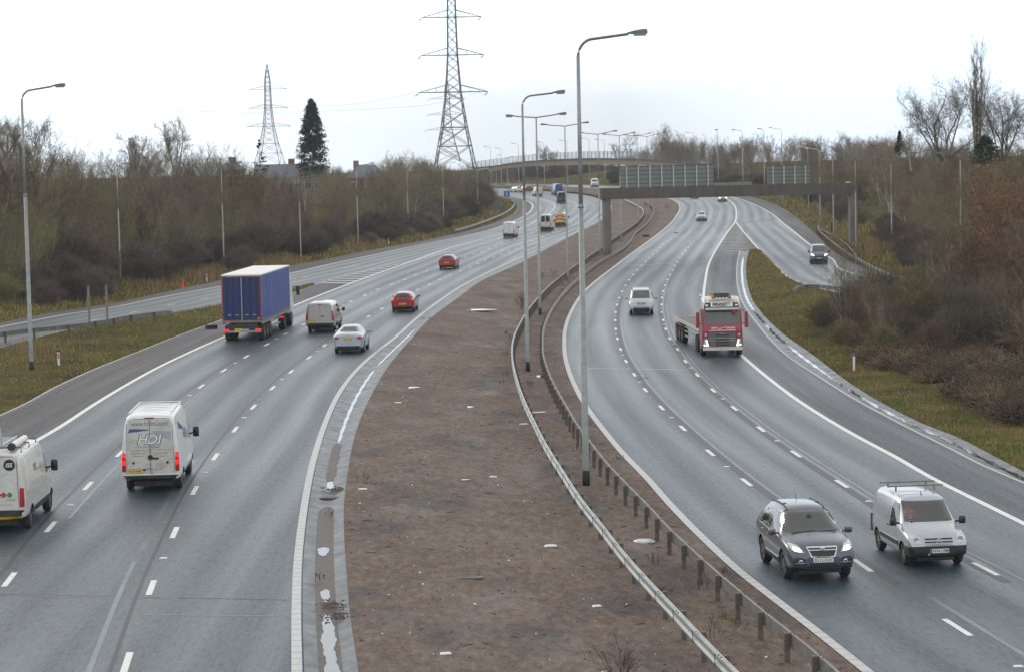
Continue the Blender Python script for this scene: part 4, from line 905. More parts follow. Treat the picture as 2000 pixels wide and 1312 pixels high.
for n_, (px, py, tp, Y, lab, sd, wd) in enumerate(((340, 330, 240, 232, 'bare tree with fine upswept twigs standing tallest in the left thicket', 81, .8), (62, 330, 228, 205, 'bare forked tree rising behind the tall left lamp post', 82, .8), (10, 330, 230, 200, 'bare tree at the far left edge of the thicket', 83, .8), (262, 330, 258, 235, 'bare spreading tree left of the tallest thicket tree', 84, .8),
                                     (1068, 334, 283, 650, 'small bare tree behind the left half of the footbridge', 85, 1.), (1212, 332, 268, 690, 'bare twin-stemmed tree behind the footbridge right half', 86, 1.), (1302, 328, 256, 700, 'bare tree topping the distant woodland right of the footbridge', 87, 1.), (1780, 330, 262, 225, 'pale-stemmed birch in front of the russet trees', 88, .5), (596, 410, 318, 262, 'pale-stemmed birch among the left trees below the conifer', 89, .4))):
    b = at_depth(px, py, Y); h = at_depth(px, tp, Y).z-b.z
    t = tree('bare_tree', sd, M['tw_dark' if Y > 600 else 'tw_grey'], M['pale_bark' if 'birch' in lab else 'bark'], lab, stems=2 if 'birch' in lab else 3 if 'twin' in lab else 5, h=h, kids=(7, 6, 5, 4), ratio=(.45, .5, .5, .5), ang=(20, 50), up=.22 if 'birch' not in lab else .3, r0=.11 if 'birch' not in lab else .07, lean=.18 if 'birch' in lab else .5, start=.25, wmin=.02 if Y < 400 else .035); t.location = b; t.scale = (wd, wd, 1)
# --- grass
def blades(name, label, pts, h, w, mat_, lean=.35, seed=1):
    rg = np.random.default_rng(seed); pts = np.asarray(pts); n = len(pts); a = rg.uniform(0, 2*pi, n); hh = h*rg.uniform(.5, 1.3, n); ww = w*rg.uniform(.7, 1.3, n)*np.maximum(1, pts[:, 1]/110)
    dx = np.stack([np.cos(a), np.sin(a), 0*a], 1)*ww[:, None]/2; tip = rg.normal(size=(n, 3))*lean*hh[:, None]; tip[:, 2] = hh
    v = np.empty((n, 3, 3)); v[:, 0] = pts-dx; v[:, 1] = pts+dx; v[:, 2] = pts+tip
    return tag(obj(name, quads_mesh(name, v), mat_), label, 'grass', None, 'stuff')
def grassmat(name, a, b, c):
    m, nt, bs = new_mat(name); co = coords(nt); n1 = noise(nt, co, .35, 5, .65); n2 = noise(nt, co, 6., 3, .7); n3 = noise(nt, mapping(nt, co, (1, 1, 1), (31, 7, 0)), .22, 5, .6)
    k = mixc(nt, ramp(nt, n1, [(.40, 0.), (.60, 1.)]), a, b); k = mixc(nt, ramp(nt, n3, [(.52, 0.), (.66, .85)]), k, c)
    k = mixc(nt, ramp(nt, n2, [(.3, .0), (.75, .5)]), k, tuple(x*1.5 for x in b)); gi = nt.nodes.new('ShaderNodeNewGeometry'); k = mixc(nt, ramp(nt, gi.outputs['Random Per Island'], [(.0, .55), (.5, 0.)]), k, tuple(x*.25 for x in a)); k = mixc(nt, ramp(nt, gi.outputs['Random Per Island'], [(.6, .0), (1., .75)]), k, tuple(min(1, x*2.2) for x in b)); nt.links.new(k, bs.inputs['Base Color']); bs.inputs['Roughness'].default_value = .85; bs.inputs['Specular IOR Level'].default_value = .2; return m
M['grass'] = grassmat('verge_grass', (.080, .115, .024), (.25, .185, .075), (.12, .08, .04)); M['reed'] = grassmat('dry_reed_grass', (.17, .115, .05), (.24, .175, .09), (.12, .075, .035))
def band(n, ya, yb, fx, dens_pow=1.4):
    out = []; rg = np.random.default_rng(n)
    Ys = ya*(yb/ya)**rg.random(n)
    for Y in Ys:
        x = fx(Y, rg.random())
        if x is not None: out.append((x, Y, gz(x, Y)+.0))
    return out
pts = band(30000, 62, Y_NOSE-.5, lambda Y, t: float(SR(Y)+(LSH(Y)-SR(Y))*t)); pts = [(x, y, z+.05+.1*sin(pi*min(max((x-float(SR(y)))/max(float(LSH(y)-SR(y)), .1), 0), 1))**.6) for x, y, z in pts]
blades('verge_grass', 'rough green and straw grass between the left carriageway and slip road', pts, .30, .05, M['grass'], seed=2)
blades('verge_grass', 'rough grass along the left slip road verge', band(26000, 110, 560, lambda Y, t: XLc(Y)-.1-6*t**1.3), .4, .05, M['grass'], seed=3)
def isl(Y, t):
    a, b = float(RC(Y)), float(TL(Y)); x = a+.05+min(max(b-a, .5), 14)*t**1.2 if Y > 95 else a+.05+13*t**1.2
    return x
pts = [(x, y, z+.06+(.20)*sin(pi*min(max((x-float(RC(y)))/max(float(TL(y)-RC(y)), .1), 0), 1))**.6) for x, y, z in band(42000, 66, Y_NOSE_R-.5, isl)]
blades('verge_grass', 'green and brown grass on the right island verge', pts, .28, .046, M['grass'], seed=4)
blades('verge_grass', 'grass along the right slip road verge', band(16000, 165, 600, lambda Y, t: XRc(Y)+.1+8*t), .4, .05, M['grass'], seed=5)
def patch(cx, cy, w, h, n, up, full=0, h0=0):
    out = []; rg = np.random.default_rng(int(cx))
    for _ in range(n):
        x, y = cx+w*rg.normal()*.42, cy+h*rg.normal()*.42; p = P(x, y, up, full); out.append((p.x, p.y, gz(p.x, p.y)))
    return out
rp = []
for cx, cy, w, h, n in ((300, 566, 70, 10, 900), (395, 545, 95, 10, 1500), (520, 518, 100, 10, 1700), (700, 484, 60, 8, 900), (20, 655, 70, 20, 700), (80, 690, 120, 24, 900), (1640, 470, 40, 22, 1100), (1700, 485, 50, 18, 1200), (1590, 415, 50, 14, 900), (960, 425, 20, 5, 300)): rp += patch(cx, cy, w, h, n, 0, 1 if cx > 1000 else 0)
for Y0, px0, px1, n in ((196, 345, 440, 1500), (232, 475, 575, 1600), (262, 1690, 1740, 1500), (300, 1600, 1665, 1200), (340, 1560, 1610, 800)):
    for _ in range(n):
        Y = Y0+rnd.uniform(-6, 8); d = ray(rnd.uniform(px0, px1), 500); x = d[0]/d[1]*Y; rp.append((x, Y, gz(x, Y)))
rp = [q for q in rp if (q[0] < XLc(q[1])-.4 or q[0] > XRc(q[1])+.4 or float(SR(q[1]))+.5 < q[0] < float(LSH(q[1]))-.4 and q[1] < Y_NOSE)]
blades('dry_grass', 'tall straw-coloured dry grass in clumps along the verges', rp, .95, .03, M['reed'], .22, seed=6)
# weeds on the median
M['weed'] = simple('dead_weed_stem', (.10, .065, .05), .8)
def weed(px, py, h, R, n, label, full=0, mat_=None):
    p = P(px, py, 0, full); rg = np.random.default_rng(int(px)); segs = []
    def g(p0, d, L, w, lv):
        q = p0+d*L; segs.append((*p0, *q, w, w*.7))
        if lv:
            for _ in range(4):
                t = rg.uniform(.3, 1); dd = d+rg.normal(size=3)*.38; dd[2] = abs(dd[2]); dd /= np.linalg.norm(dd); g(p0+d*L*t, dd, L*rg.uniform(.35, .6), w*.65, lv-1)
    for _ in range(n):
        d = np.array([rg.normal()*R, rg.normal()*R, 1.]); d /= np.linalg.norm(d); g(np.array([rg.normal()*.08, rg.normal()*.08, -.02]), d, h*rg.uniform(.5, .75), .016, 2)
    o = obj('dead_weed', ribbons_mesh('dead_weed', segs, rg), mat_ or M['weed']); o.location = p; tag(o, label, 'weed', 'weeds growing on the median')
weed(1210, 1345, 1.25, .35, 16, 'tall leafless reddish sapling at the bottom edge of the median', 0); weed(1372, 1152, .5, .2, 7, 'dark bare weed beside the aged barrier posts', 1); weed(1018, 604, 1.5, .3, 26, 'large bare bush beside the median lamp posts'); weed(1060, 545, 1.0, .3, 12, 'small bare weed clump further along the median')
weed(714, 942, .45, .25, 5, 'sparse dead weed beside the drain grate'); weed(642, 1010, .3, .25, 6, 'tiny weed growing in the channel silt'); weed(628, 1132, .25, .25, 6, 'low weed tuft in the channel near the puddles'); weed(1392, 1256, .7, .12, 4, 'thin dead stalks between the two barriers', 1); weed(1303, 410, 1.6, .4, 14, 'weed clump on the far end of the median', 1); weed(1422, 1210, .25, .5, 14, 'green grass tuft at a barrier post', 1, M['grass'])
weed(1083, 540, .8, .3, 9, 'little bare weed left of the median barrier'); weed(978, 752, .4, .3, 5, 'broken weed stalk lying left of the median barrier')
for k in range(22):
    Y = rnd.uniform(50, 210); x = float(XCL(Y))*(1-.8)+float(XRE(Y))*.8+rnd.uniform(-2.2, 1.2); q = px_of(x, Y, 0); weed(q[0], q[1], rnd.uniform(.2, .5), .4, 7, 'small dead weed clump near the foot of the median barriers')
print('trees', nL, nR, 'shrubs', nb)
# ------------------------------------------------------------------ vehicles (local +X = forward, origin on the ground at the middle)
DG = bpy.context.evaluated_depsgraph_get
def ring(st):
    x, zb, zs, zr, wb, ws, wr = st; d = min(.10, (zr-zs)*.45); e = min(.12, wr*.25)
    h = [(0, zb), (wb*.55, zb), (wb*.94, zb+.01), (wb, zb+(zs-zb)*.14), ((wb+ws)/2+.012, zb+(zs-zb)*.55), (ws, zs-.05), (ws-.012, zs+.02), (ws+(wr-ws)*.5+.012, zs+(zr-zs)*.5), (wr, zr-d), (wr-e, zr-d*.15), (wr*.45, zr+.012), (0, zr+.018)]
    return [(x, y, z) for y, z in h]+[(x, -y, z) for y, z in h[-2:0:-1]]
def loft_mesh(sts, sub=2, cutters=(), mats=()):
    n = 22; v = []; f = []
    for s in sts: v += ring(s)
    for i in range(len(sts)-1):
        for k in range(n): f.append((i*n+k, i*n+(k+1) % n, (i+1)*n+(k+1) % n, (i+1)*n+k))
    for b, rev in ((0, False), ((len(sts)-1)*n, True)):
        for k in range(11):
            q = [b+k, b+k+1, b+(n-k-1) % n, b+(n-k) % n]
            if k == 0: q = [b, b+1, b+n-1]
            if k == 10: q = [b+10, b+11, b+12]
            f.append(tuple(q if not rev else q[::-1]))
    me = bpy.data.meshes.new('b'); me.from_pydata(v, [], [q[::-1] for q in f]); o = bpy.data.objects.new('tmp', me); COL.objects.link(o)
    for m_ in mats: me.materials.append(m_)
    if sub: sm = o.modifiers.new('s', 'SUBSURF'); sm.levels = sub; sm.render_levels = sub
    bpy.context.view_layer.update(); solid = bpy.data.meshes.new_from_object(o.evaluated_get(DG()))
    res = solid
    if cutters:
        for c in cutters:
            md = o.modifiers.new('c', 'BOOLEAN'); md.operation = 'DIFFERENCE'; md.object = c; md.solver = 'EXACT'; md.material_mode = 'TRANSFER'
        bpy.context.view_layer.update(); res = bpy.data.meshes.new_from_object(o.evaluated_get(DG()))
    for q in [o]+list(cutters): bpy.data.objects.remove(q)
    return solid, res
def smooth_by_angle(me, ang=35):
    bm = bmesh.new(); bm.from_mesh(me)
    for f in bm.faces: f.smooth = True
    for e in bm.edges:
        if len(e.link_faces) == 2 and e.calc_face_angle(0) > radians(ang): e.smooth = False
    bm.to_mesh(me); bm.free()
class Veh:
    def __init__(s, name, label, cat, sts, paint, wheels, R, tr, group=None, sub=2, carve=None, clad=None):
        s.root = empty(name, (0, 0, 0)); tag(s.root, label, cat, group); s.paint = paint; s.R = R
        cut = []
        mb = MB()
        for x in wheels:
            for sg in (-1, 1): mb.lathe([(R*1.16, sg*(tr-.16)), (R*1.16, sg*(tr+.6))], (x, 0, R), 18)
        co = mb.build('cut', M['black']); bm = bmesh.new(); bm.from_mesh(co.data); bmesh.ops.recalc_face_normals(bm, faces=bm.faces); bm.to_mesh(co.data); bm.free(); cut.append(co)
        if carve:
            for c in carve: cut.append(c)
        s.solid, res = loft_mesh(sts, sub, cut, [paint]); s.bvh = BVHTree.FromPolygons([v.co for v in s.solid.vertices], [p.vertices[:] for p in s.solid.polygons])
        smooth_by_angle(res); 
        if clad:
            res.materials.append(clad[0]); ci = len(res.materials)-1
            for p in res.polygons:
                if p.material_index == 0 and clad[1](p.center): p.material_index = ci
        s.body = obj('body', res, None, s.root)
        s.L = max(t[0] for t in sts); s.B = min(t[0] for t in sts)
        s.under = MB().box(((s.L+s.B)/2, 0, R*.75), ((s.L-s.B)*.82, tr*1.5, R*.5)).build('underbody', M['black'], s.root)
    def hit(s, ax, sg, a, b):
        o, d = {'x': (Vector((sg*12, a, b)), Vector((-sg, 0, 0))), 'y': (Vector((a, sg*6, b)), Vector((0, -sg, 0))), 'z': (Vector((a, b, 8)), Vector((0, 0, -1)))}[ax]
        h = s.bvh.ray_cast(o, d); return h[0], d
    def patch(s, name, mat_, ax, sg, q, off=.008, rnd_=.18, nu=8, nv=6, par=None, thick=.02):
        """q = bottom-left, bottom-right, top-right, top-left in the plane seen along the axis; laid on the body"""
        g = []; v = []; f = []
        for j in range(nv+1):
            for i in range(nu+1):
                u, w = 2*i/nu-1, 2*j/nv-1; uu = u*math.sqrt(max(0, 1-rnd_*w*w)); ww = w*math.sqrt(max(0, 1-rnd_*u*u)); t, r = (uu+1)/2, (ww+1)/2
                a = (q[0][0]*(1-t)+q[1][0]*t)*(1-r)+(q[3][0]*(1-t)+q[2][0]*t)*r; b = (q[0][1]*(1-t)+q[1][1]*t)*(1-r)+(q[3][1]*(1-t)+q[2][1]*t)*r
                h, d = s.hit(ax, sg, a, b); g.append((h-d*off, d) if h else None)
        idx = {}
        for k, h in enumerate(g):
            if h: idx[k] = len(v); v.append(h[0])
        W = nu+1
        for j in range(nv):
            for i in range(nu):
                c = (j*W+i, j*W+i+1, (j+1)*W+i+1, (j+1)*W+i)
                if all(k in idx for k in c): f.append(tuple(idx[k] for k in c))
        # skirt
        ed = {}
        for q_ in f:
            for a, b in zip(q_, q_[1:]+q_[:1]): ed[(a, b)] = 1
        bd = [(a, b) for a, b in ed if (b, a) not in ed]; mp = {}
        dd = g[next(k for k in idx)][1] if idx else Vector()
        for a, b in bd:
            for k in (a, b):
                if k not in mp: mp[k] = len(v); v.append(v[k]+dd*(off+thick))
            f.append((b, a, mp[a], mp[b]))
        o = mesh(name, v, f, mat_, par or s.root); 
        bm = bmesh.new(); bm.from_mesh(o.data); bmesh.ops.recalc_face_normals(bm, faces=bm.faces)
        for ff in bm.faces: ff.smooth = True
        for e in bm.edges:
            if len(e.link_faces) == 2 and e.calc_face_angle(0) > .7: e.smooth = False
        bm.to_mesh(o.data); bm.free(); return o
    def both(s, name, mat_, q, off=.012, ax='x', sg=1, **k):
        r = [s.patch(name, mat_, ax, sg, q, off, **k)]
        if ax == 'x' or ax == 'z': q2 = [(-a, b) for a, b in q] if ax == 'x' else [(a, -b) for a, b in q]; q2 = [q2[1], q2[0], q2[3], q2[2]]; r.append(s.patch(name, mat_, ax, sg, q2, off, **k))
        else: r.append(s.patch(name, mat_, ax, -sg, q, off, **k))
        return r
    def text(s, txt, mat_, ax, sg, c, size, off=.014, name='lettering', par=None, width=None, shear=0., bold=0.):
        """flat lettering laid on the body; c = centre in the plane; +text direction reads correctly from outside"""
        o = text_obj(txt, size, width, shear, bold); v = []
        for p in o.vertices:
            x, y = p.co.x, p.co.y
            if ax == 'x': a, b = c[0]+sg*x, c[1]+y
            elif ax == 'y': a, b = c[0]-sg*x, c[1]+y
            h, d = s.hit(ax, sg, a, b); h = h or Vector((sg*3, a, b)); v.append(h-d*off)
        for p, q in zip(o.vertices, v): p.co = q
        return obj(name, o, mat_, par or s.root)
    def plate(s, txt, mat_, sg, y, z, off=.02, W=.52, Hh=.112, strip=False):
        h, d = s.hit('x', sg, y, z); x = h.x+sg*off
        p = MB().box((x, y, z), (.03, W, Hh)).build('number_plate', mat_, s.root)
        t = text_obj(txt, Hh*.98, W*.86, 0, .012)
        for v_ in t.vertices: v_.co = Vector((x+sg*.018, y+sg*v_.co.x+(sg*.02 if strip else 0), z+v_.co.y))
        obj('lettering', t, M['ink'], p)
        if strip: MB().box((x+sg*.002, y-sg*W*.455, z), (.032, W*.085, Hh*.99)).build('band', M['blue_sign'], p)
        return p
    def mirrors(s, x, y, z, w=.2, h=.18, mat_=None, d=.12):
        bx = lambda b, c: (1/max(abs(b), abs(c), 1e-6)*hypot(b, c))**.75
        for sg in (-1, 1):
            mb = MB(); mb.lathe([(.02, -d*.5), (h*.42, -d*.42), (h*.5, -d*.1), (h*.47, d*.3), (h*.3, d*.5), (.02, d*.55)], (0, 0, 0), 16, 'x')
            mb.v = [(a+x, b*w/h*bx(b, c)+sg*(y+w*.5+.06), c*bx(b, c)+z) for a, b, c in mb.v]; mb.tube([(x, sg*(y-.04), z-h*.2), (x, sg*(y+.12), z-.02)], .03, 6)
            mb.build('mirror', mat_ or M['black'], s.root, True)
    def wheel(s, x, y, R=None, w=.21, style=5, rim=None):
        R = R or s.R; sg = 1 if y > 0 else -1; key = (R, w, style, sg, (rim or M['rim']).name)
        yo = sg*w/2
        if key not in WHEELS:
            r = R*.66
            m0 = MB().lathe([(R*.55, -w*.35), (R*.6, w*.1)], n=16)
            m1 = MB().lathe([(r, -w/2), (R*.93, -w/2), (R, -w*.36), (R, w*.36), (R*.93, w/2), (r, w/2), (r*.97, w*.3), (r*.97, -w*.3)], n=26, cap=False)
            m2 = MB().lathe([(r*.98, yo*.9), (r*.98, yo*.35), (r*.86, yo*.5), (r*.84, yo*.12), (.03, yo*.10)], n=26, cap=False)
            for k in range(style):
                a = 2*pi*k/style; m2.box((r*.48*cos(a), yo*.78, r*.48*sin(a)), (r*.95, .02, r*.17), M=Matrix.Rotation(-a, 3, 'Y'))
            m2.lathe([(r*.2, yo*.95), (r*.22, yo*.5)], n=12)
            WHEELS[key] = [m.build('x', mm).data for m, mm in ((m0, M['black']), (m1, M['tyre']), (m2, rim or M['rim']))]
            for o in [o for o in COL.objects if o.name.startswith('x')]: bpy.data.objects.remove(o)
            for me in WHEELS[key]: smooth_by_angle(me, 40)
        wd = WHEELS[key]; h = obj('wheel', wd[0], None, s.root); h.location = (x, y-yo, R); obj('tyre', wd[1], None, h); obj('rim', wd[2], None, h); return h
    def seam(s, ax, sg, a0, b0, a1, b1, w=.012):
        if abs(a1-a0) > abs(b1-b0): q = [(a0, b0-w), (a1, b1-w), (a1, b1+w), (a0, b0+w)]
        else: q = [(a0-w, b0), (a0+w, b0), (a1+w, b1), (a1-w, b1)]
        long_a = abs(a1-a0) > abs(b1-b0)
        return s.patch('seam', M['black'], ax, sg, q, .003, 0, 12 if long_a else 1, 1 if long_a else 12)
WHEELS = {}
def text_obj(txt, size, width=None, shear=0., bold=0.):
    cu = bpy.data.curves.new('t', 'FONT'); cu.body = txt; cu.size = size; cu.align_x = 'CENTER'; cu.align_y = 'CENTER'; cu.shear = shear; cu.offset = bold*size; cu.resolution_u = 2
    o = bpy.data.objects.new('t', cu); COL.objects.link(o); bpy.context.view_layer.update(); me = bpy.data.meshes.new_from_object(o.evaluated_get(DG())); bpy.data.objects.remove(o)
    xs = [v.co.x for v in me.vertices]; ys = [v.co.y for v in me.vertices]
    if xs:
        cx, cy = (max(xs)+min(xs))/2, (max(ys)+min(ys))/2; k = width/(max(xs)-min(xs)) if width else 1
        for v in me.vertices: v.co = ((v.co.x-cx)*k, v.co.y-cy, 0)
    me.materials.clear(); return me
def drop(v, px, py, lx, lane, away, lane2=None, t=0., extra=0., ly=0.):
    """stand the vehicle so that its local point (lx, ly) falls on the photo pixel; heading follows the lane curve"""
    p = P(px, py); Y = p.y; sl = lambda c: float(c(Y+3)-c(Y-3))/6
    s_ = sl(lane) if lane2 is None else sl(lane)*(1-t)+sl(lane2)*t
    hd = atan2(1, s_)+extra
    if not away: hd += pi
    c = p-Vector((cos(hd)*lx-sin(hd)*ly, sin(hd)*lx+cos(hd)*ly, 0)); z = float(zg(c.x, c.y)); dz = float(zg(c.x, c.y+2)-zg(c.x, c.y-2))/4*(1 if away else -1)
    v.root.location = (c.x, c.y, z+.012); v.root.rotation_euler = (0, -math.atan(dz), hd); return v
PNT = {k: paint(k+'_paint', c, m_, d_, r_) for k, c, m_, d_, r_ in (('white', (.72, .72, .70), 0, .30, .35), ('dirty_white', (.62, .60, .55), 0, .6, .4), ('silver', (.43, .46, .50), .45, .25, .3), ('champagne', (.46, .42, .38), .45, .35, .32), ('grey', (.092, .104, .140), .35, .25, .28), ('red', (.30, .012, .02), .1, .25, .28), ('crimson', (.30, .006, .022), 0, .12, .4),
       ('blue', (.03, .07, .24), 0, .3, .35), ('black', (.018, .018, .02), .1, .3, .3), ('cream', (.62, .56, .44), 0, .4, .4), ('lightgrey', (.40, .42, .43), .5, .3, .3))}
# ---- station tables: x, z bottom, z shoulder, z roof, half widths at bottom / shoulder / roof
HATCH = [(-2.1, .36, .78, .96, .66, .76, .58), (-2.06, .29, .88, 1.06, .78, .84, .62), (-1.95, .25, .93, 1.20, .83, .865, .62), (-1.72, .22, .95, 1.38, .84, .875, .57), (-1.5, .2, .95, 1.43, .84, .88, .56), (-.5, .2, .94, 1.48, .84, .88, .58), (.25, .2, .92, 1.46, .84, .88, .58), (.5, .2, .91, 1.41, .84, .88, .57), (1.15, .2, .89, 1.05, .84, .88, .70), (1.25, .2, .88, 1.01, .84, .88, .71), (1.65, .2, .80, .92, .83, .87, .68), (1.95, .24, .70, .80, .78, .83, .60), (2.06, .3, .6, .70, .70, .76, .52), (2.1, .36, .54, .62, .6, .66, .44)]
SALOON = [(-2.34, .36, .78, .96, .66, .74, .62), (-2.3, .28, .87, 1.05, .80, .84, .70), (-2.15, .24, .91, 1.09, .84, .88, .73), (-1.55, .2, .93, 1.12, .85, .9, .74), (-1.4, .2, .94, 1.16, .86, .9, .72), (-.75, .2, .94, 1.40, .86, .905, .58), (-.5, .2, .94, 1.43, .86, .905, .575), (.1, .2, .93, 1.45, .86, .905, .585), (.5, .2, .92, 1.40, .86, .905, .575), (1.15, .2, .90, 1.06, .86, .9, .72), (1.3, .2, .89, 1.01, .86, .9, .74), (1.8, .2, .82, .93, .85, .88, .70), (2.2, .24, .72, .82, .8, .84, .62), (2.32, .3, .6, .7, .7, .76, .52), (2.35, .36, .55, .63, .6, .66, .44)]
SUV = [(-2.14, .44, .92, 1.08, .68, .78, .58), (-2.10, .36, .98, 1.17, .80, .86, .64), (-1.98, .31, 1.02, 1.42, .84, .88, .63), (-1.75, .28, 1.04, 1.58, .86, .89, .60), (-1.5, .27, 1.04, 1.65, .865, .895, .605), (-.7, .26, 1.02, 1.69, .87, .9, .605), (.05, .26, 1.0, 1.68, .87, .9, .605), (.33, .26, .99, 1.60, .87, .9, .59), (1.0, .26, .97, 1.16, .87, .895, .72), (1.12, .26, .96, 1.10, .87, .895, .73), (1.55, .27, .92, 1.03, .86, .885, .70), (1.9, .29, .84, .95, .84, .865, .64), (2.06, .32, .72, .82, .79, .82, .56), (2.12, .36, .62, .72, .72, .76, .50), (2.14, .42, .56, .65, .62, .68, .44)]
BERL = [(-2.05, .40, .92, 1.66, .74, .80, .64), (-2.01, .32, .95, 1.76, .82, .845, .69), (-1.9, .28, .95, 1.80, .835, .855, .70), (-1, .25, .95, 1.82, .84, .86, .69), (.1, .25, .95, 1.82, .84, .86, .675), (.36, .25, .95, 1.78, .84, .86, .66), (.46, .25, .95, 1.73, .84, .86, .65), (1.08, .25, .93, 1.20, .84, .855, .69), (1.18, .25, .92, 1.13, .84, .855, .70), (1.55, .26, .87, 1.04, .83, .845, .67), (1.85, .28, .78, .93, .82, .83, .63), (1.99, .31, .66, .80, .78, .79, .56), (2.05, .38, .55, .66, .68, .7, .48)]
TRANS = [(-2.48, .44, 1.0, 1.84, .86, .89, .72), (-2.44, .38, 1.05, 1.92, .93, .955, .77), (-2.3, .34, 1.05, 1.95, .95, .975, .785), (-1.2, .31, 1.05, 1.98, .96, .985, .79), (.6, .31, 1.05, 1.97, .96, .985, .775), (.85, .31, 1.05, 1.93, .96, .985, .76), (.95, .31, 1.04, 1.88, .96, .985, .75), (1.65, .31, 1.02, 1.32, .96, .975, .78), (1.78, .31, 1.0, 1.24, .96, .97, .78), (2.1, .32, .93, 1.12, .94, .955, .74), (2.36, .34, .80, .98, .90, .91, .66), (2.45, .38, .66, .84, .82, .84, .58), (2.48, .44, .58, .74, .72, .74, .5)]
VANH = [(-2.95, .50, 1.15, 2.50, .88, .90, .74), (-2.92, .43, 1.2, 2.58, .95, .97, .79), (-2.78, .40, 1.2, 2.62, .965, .985, .81), (-1, .36, 1.2, 2.66, .975, .995, .82), (.95, .36, 1.2, 2.63, .975, .995, .80), (1.2, .36, 1.2, 2.55, .975, .995, .78), (1.4, .36, 1.2, 2.40, .975, .995, .77), (2.05, .36, 1.12, 1.56, .97, .985, .80), (2.2, .36, 1.08, 1.40, .965, .98, .80), (2.6, .38, .98, 1.20, .95, .96, .74), (2.86, .40, .82, 1.02, .9, .91, .66), (2.94, .46, .66, .84, .8, .82, .56), (2.96, .52, .6, .76, .7, .72, .5)]
DUC = [(x*.93, zb, zs*.98, min(zr, zr*.925 if zr > 1.7 else zr), wb*1.02, ws*1.03, wr*1.06) for x, zb, zs, zr, wb, ws, wr in VANH]
MIDV = [(x*.88, zb, zs, zr*.87 if zr > 1.7 else zr, wb, ws, wr) for x, zb, zs, zr, wb, ws, wr in VANH]
def scale_x(t, k, kz=1.): return [(x*k, zb, zs, zs+(zr-zs)*kz, wb, ws, wr) for x, zb, zs, zr, wb, ws, wr in t]
def wheels4(v, xf, xr, y, w=.21, style=5, rim=None):
    for x in (xf, xr):
        for sg in (-1, 1): v.wheel(x, sg*(y+.06), w=w, style=style, rim=rim)
def van_rear(v, W, ztop, zwin, lampz, plate, lit=False, bump=True, windows=False, plate_y=0., dark=None, bz=(.40, .60), door=True):
    X = 'x'
    if bump: v.patch('bumper', M['black'], X, -1, [(W, bz[0]), (-W, bz[0]), (-W, bz[1]), (W, bz[1])], .05, .06, 14, 3, thick=.06)
    for sg in (-1, 1):
        q = [(sg*(W-.01), lampz[0]), (sg*(W-.15), lampz[0]), (sg*(W-.14), lampz[1]), (sg*(W-.02), lampz[1])]
        tl_ = v.patch('tail_light', M['red_lamp'], X, -1, q, .025, .1, 3, 6)
        if lit:
            d_ = lampz[1]-lampz[0]
            for f0, f1 in ((.35, .62), (.74, .97)): v.patch('lit_lens', M['red_lit'], X, -1, [(sg*(W-.02), lampz[0]+d_*f0), (sg*(W-.14), lampz[0]+d_*f0), (sg*(W-.135), lampz[0]+d_*f1), (sg*(W-.025), lampz[0]+d_*f1)], .034, .2, 3, 3, tl_)
    v.patch('brake_light', M['red_lamp'], X, -1, [(.16, ztop-.10), (-.16, ztop-.10), (-.16, ztop-.05), (.16, ztop-.05)], .02, .1)
    if door:
        v.seam(X, -1, 0, bz[1]+.04, 0, ztop-.12, .008); v.seam(X, -1, -(W-.17), ztop-.1, W-.17, ztop-.1, .008)
        for sg in (-1, 1): v.seam(X, -1, sg*(W-.17), bz[1]+.05, sg*(W-.22), ztop-.1, .008)
        v.patch('door_handle', M['black'], X, -1, [(-.06, zwin-.32), (-.28, zwin-.32), (-.28, zwin-.26), (-.06, zwin-.26)], .03, .2)
    if windows:
        for sg in (-1, 1): v.patch('rear_window', M['glass'], X, -1, [(sg*.06, zwin), (sg*(W-.22), zwin), (sg*(W-.28), ztop-.18), (sg*.06, ztop-.18)], .008)
    v.plate(plate, M['plate_y'], -1, plate_y, bz[1]+.14 if plate_y else bz[1]+.16, .02)
def front_end(v, W, hood, hl, gr, plate, low, ws, lit=None, bump=None, lamp=None, glass=None, platez=None, grillm=None):
    X = 'x'
    if ws: v.patch('windscreen', glass or M['greyglass'], X, 1, [(-ws[0], ws[1]), (ws[0], ws[1]), (ws[2], ws[3]), (-ws[2], ws[3])], .008, .12, 12, 8)
    for o in v.both('headlight', lamp or (M['head_lit'] if lit else M['clear_lamp']), hl, .014, X, 1, rnd_=.12): pass
    v.patch('grille', grillm or M['black'], X, 1, [(-gr[0], gr[1]), (gr[0], gr[1]), (gr[0]*1.1, gr[2]), (-gr[0]*1.1, gr[2])], .012, .15, 10, 4)
    if low: v.patch('lower_intake', M['black'], X, 1, [(-low[0], low[1]), (low[0], low[1]), (low[0]*.95, low[2]), (-low[0]*.95, low[2])], .012, .15, 10, 3)
    if plate: v.plate(plate, M['plate_w'], 1, 0, platez or (low[2]+.02 if low else gr[1]-.1), .02)
def side_glass(v, quads, off=.006):
    for q in quads:
        for sg in (-1, 1): v.patch('side_window', M['glass'], 'y', sg, q, off, .10, 8, 5)
def star(v, sg, y, z, r=.1, mat_=None):
    h, d = v.hit('x', sg, y, z); x = h.x+sg*.03; mb = MB(); mb.lathe([(r, -.01), (r, .01), (r*.85, .012), (r*.85, -.012)], (0, 0, 0), 20, 'x')
    mb.v = [(a+x, b+y, c+z) for a, b, c in mb.v]
    for k in range(3):
        a = pi/2+2*pi*k/3; mb.tube([(x, y, z), (x, y+r*.9*cos(a), z+r*.9*sin(a))], [r*.18, r*.04], 5)
    return mb.build('emblem', mat_ or M['chrome'], v.root)
# ================= left carriageway =================
lane1 = lambda t: None
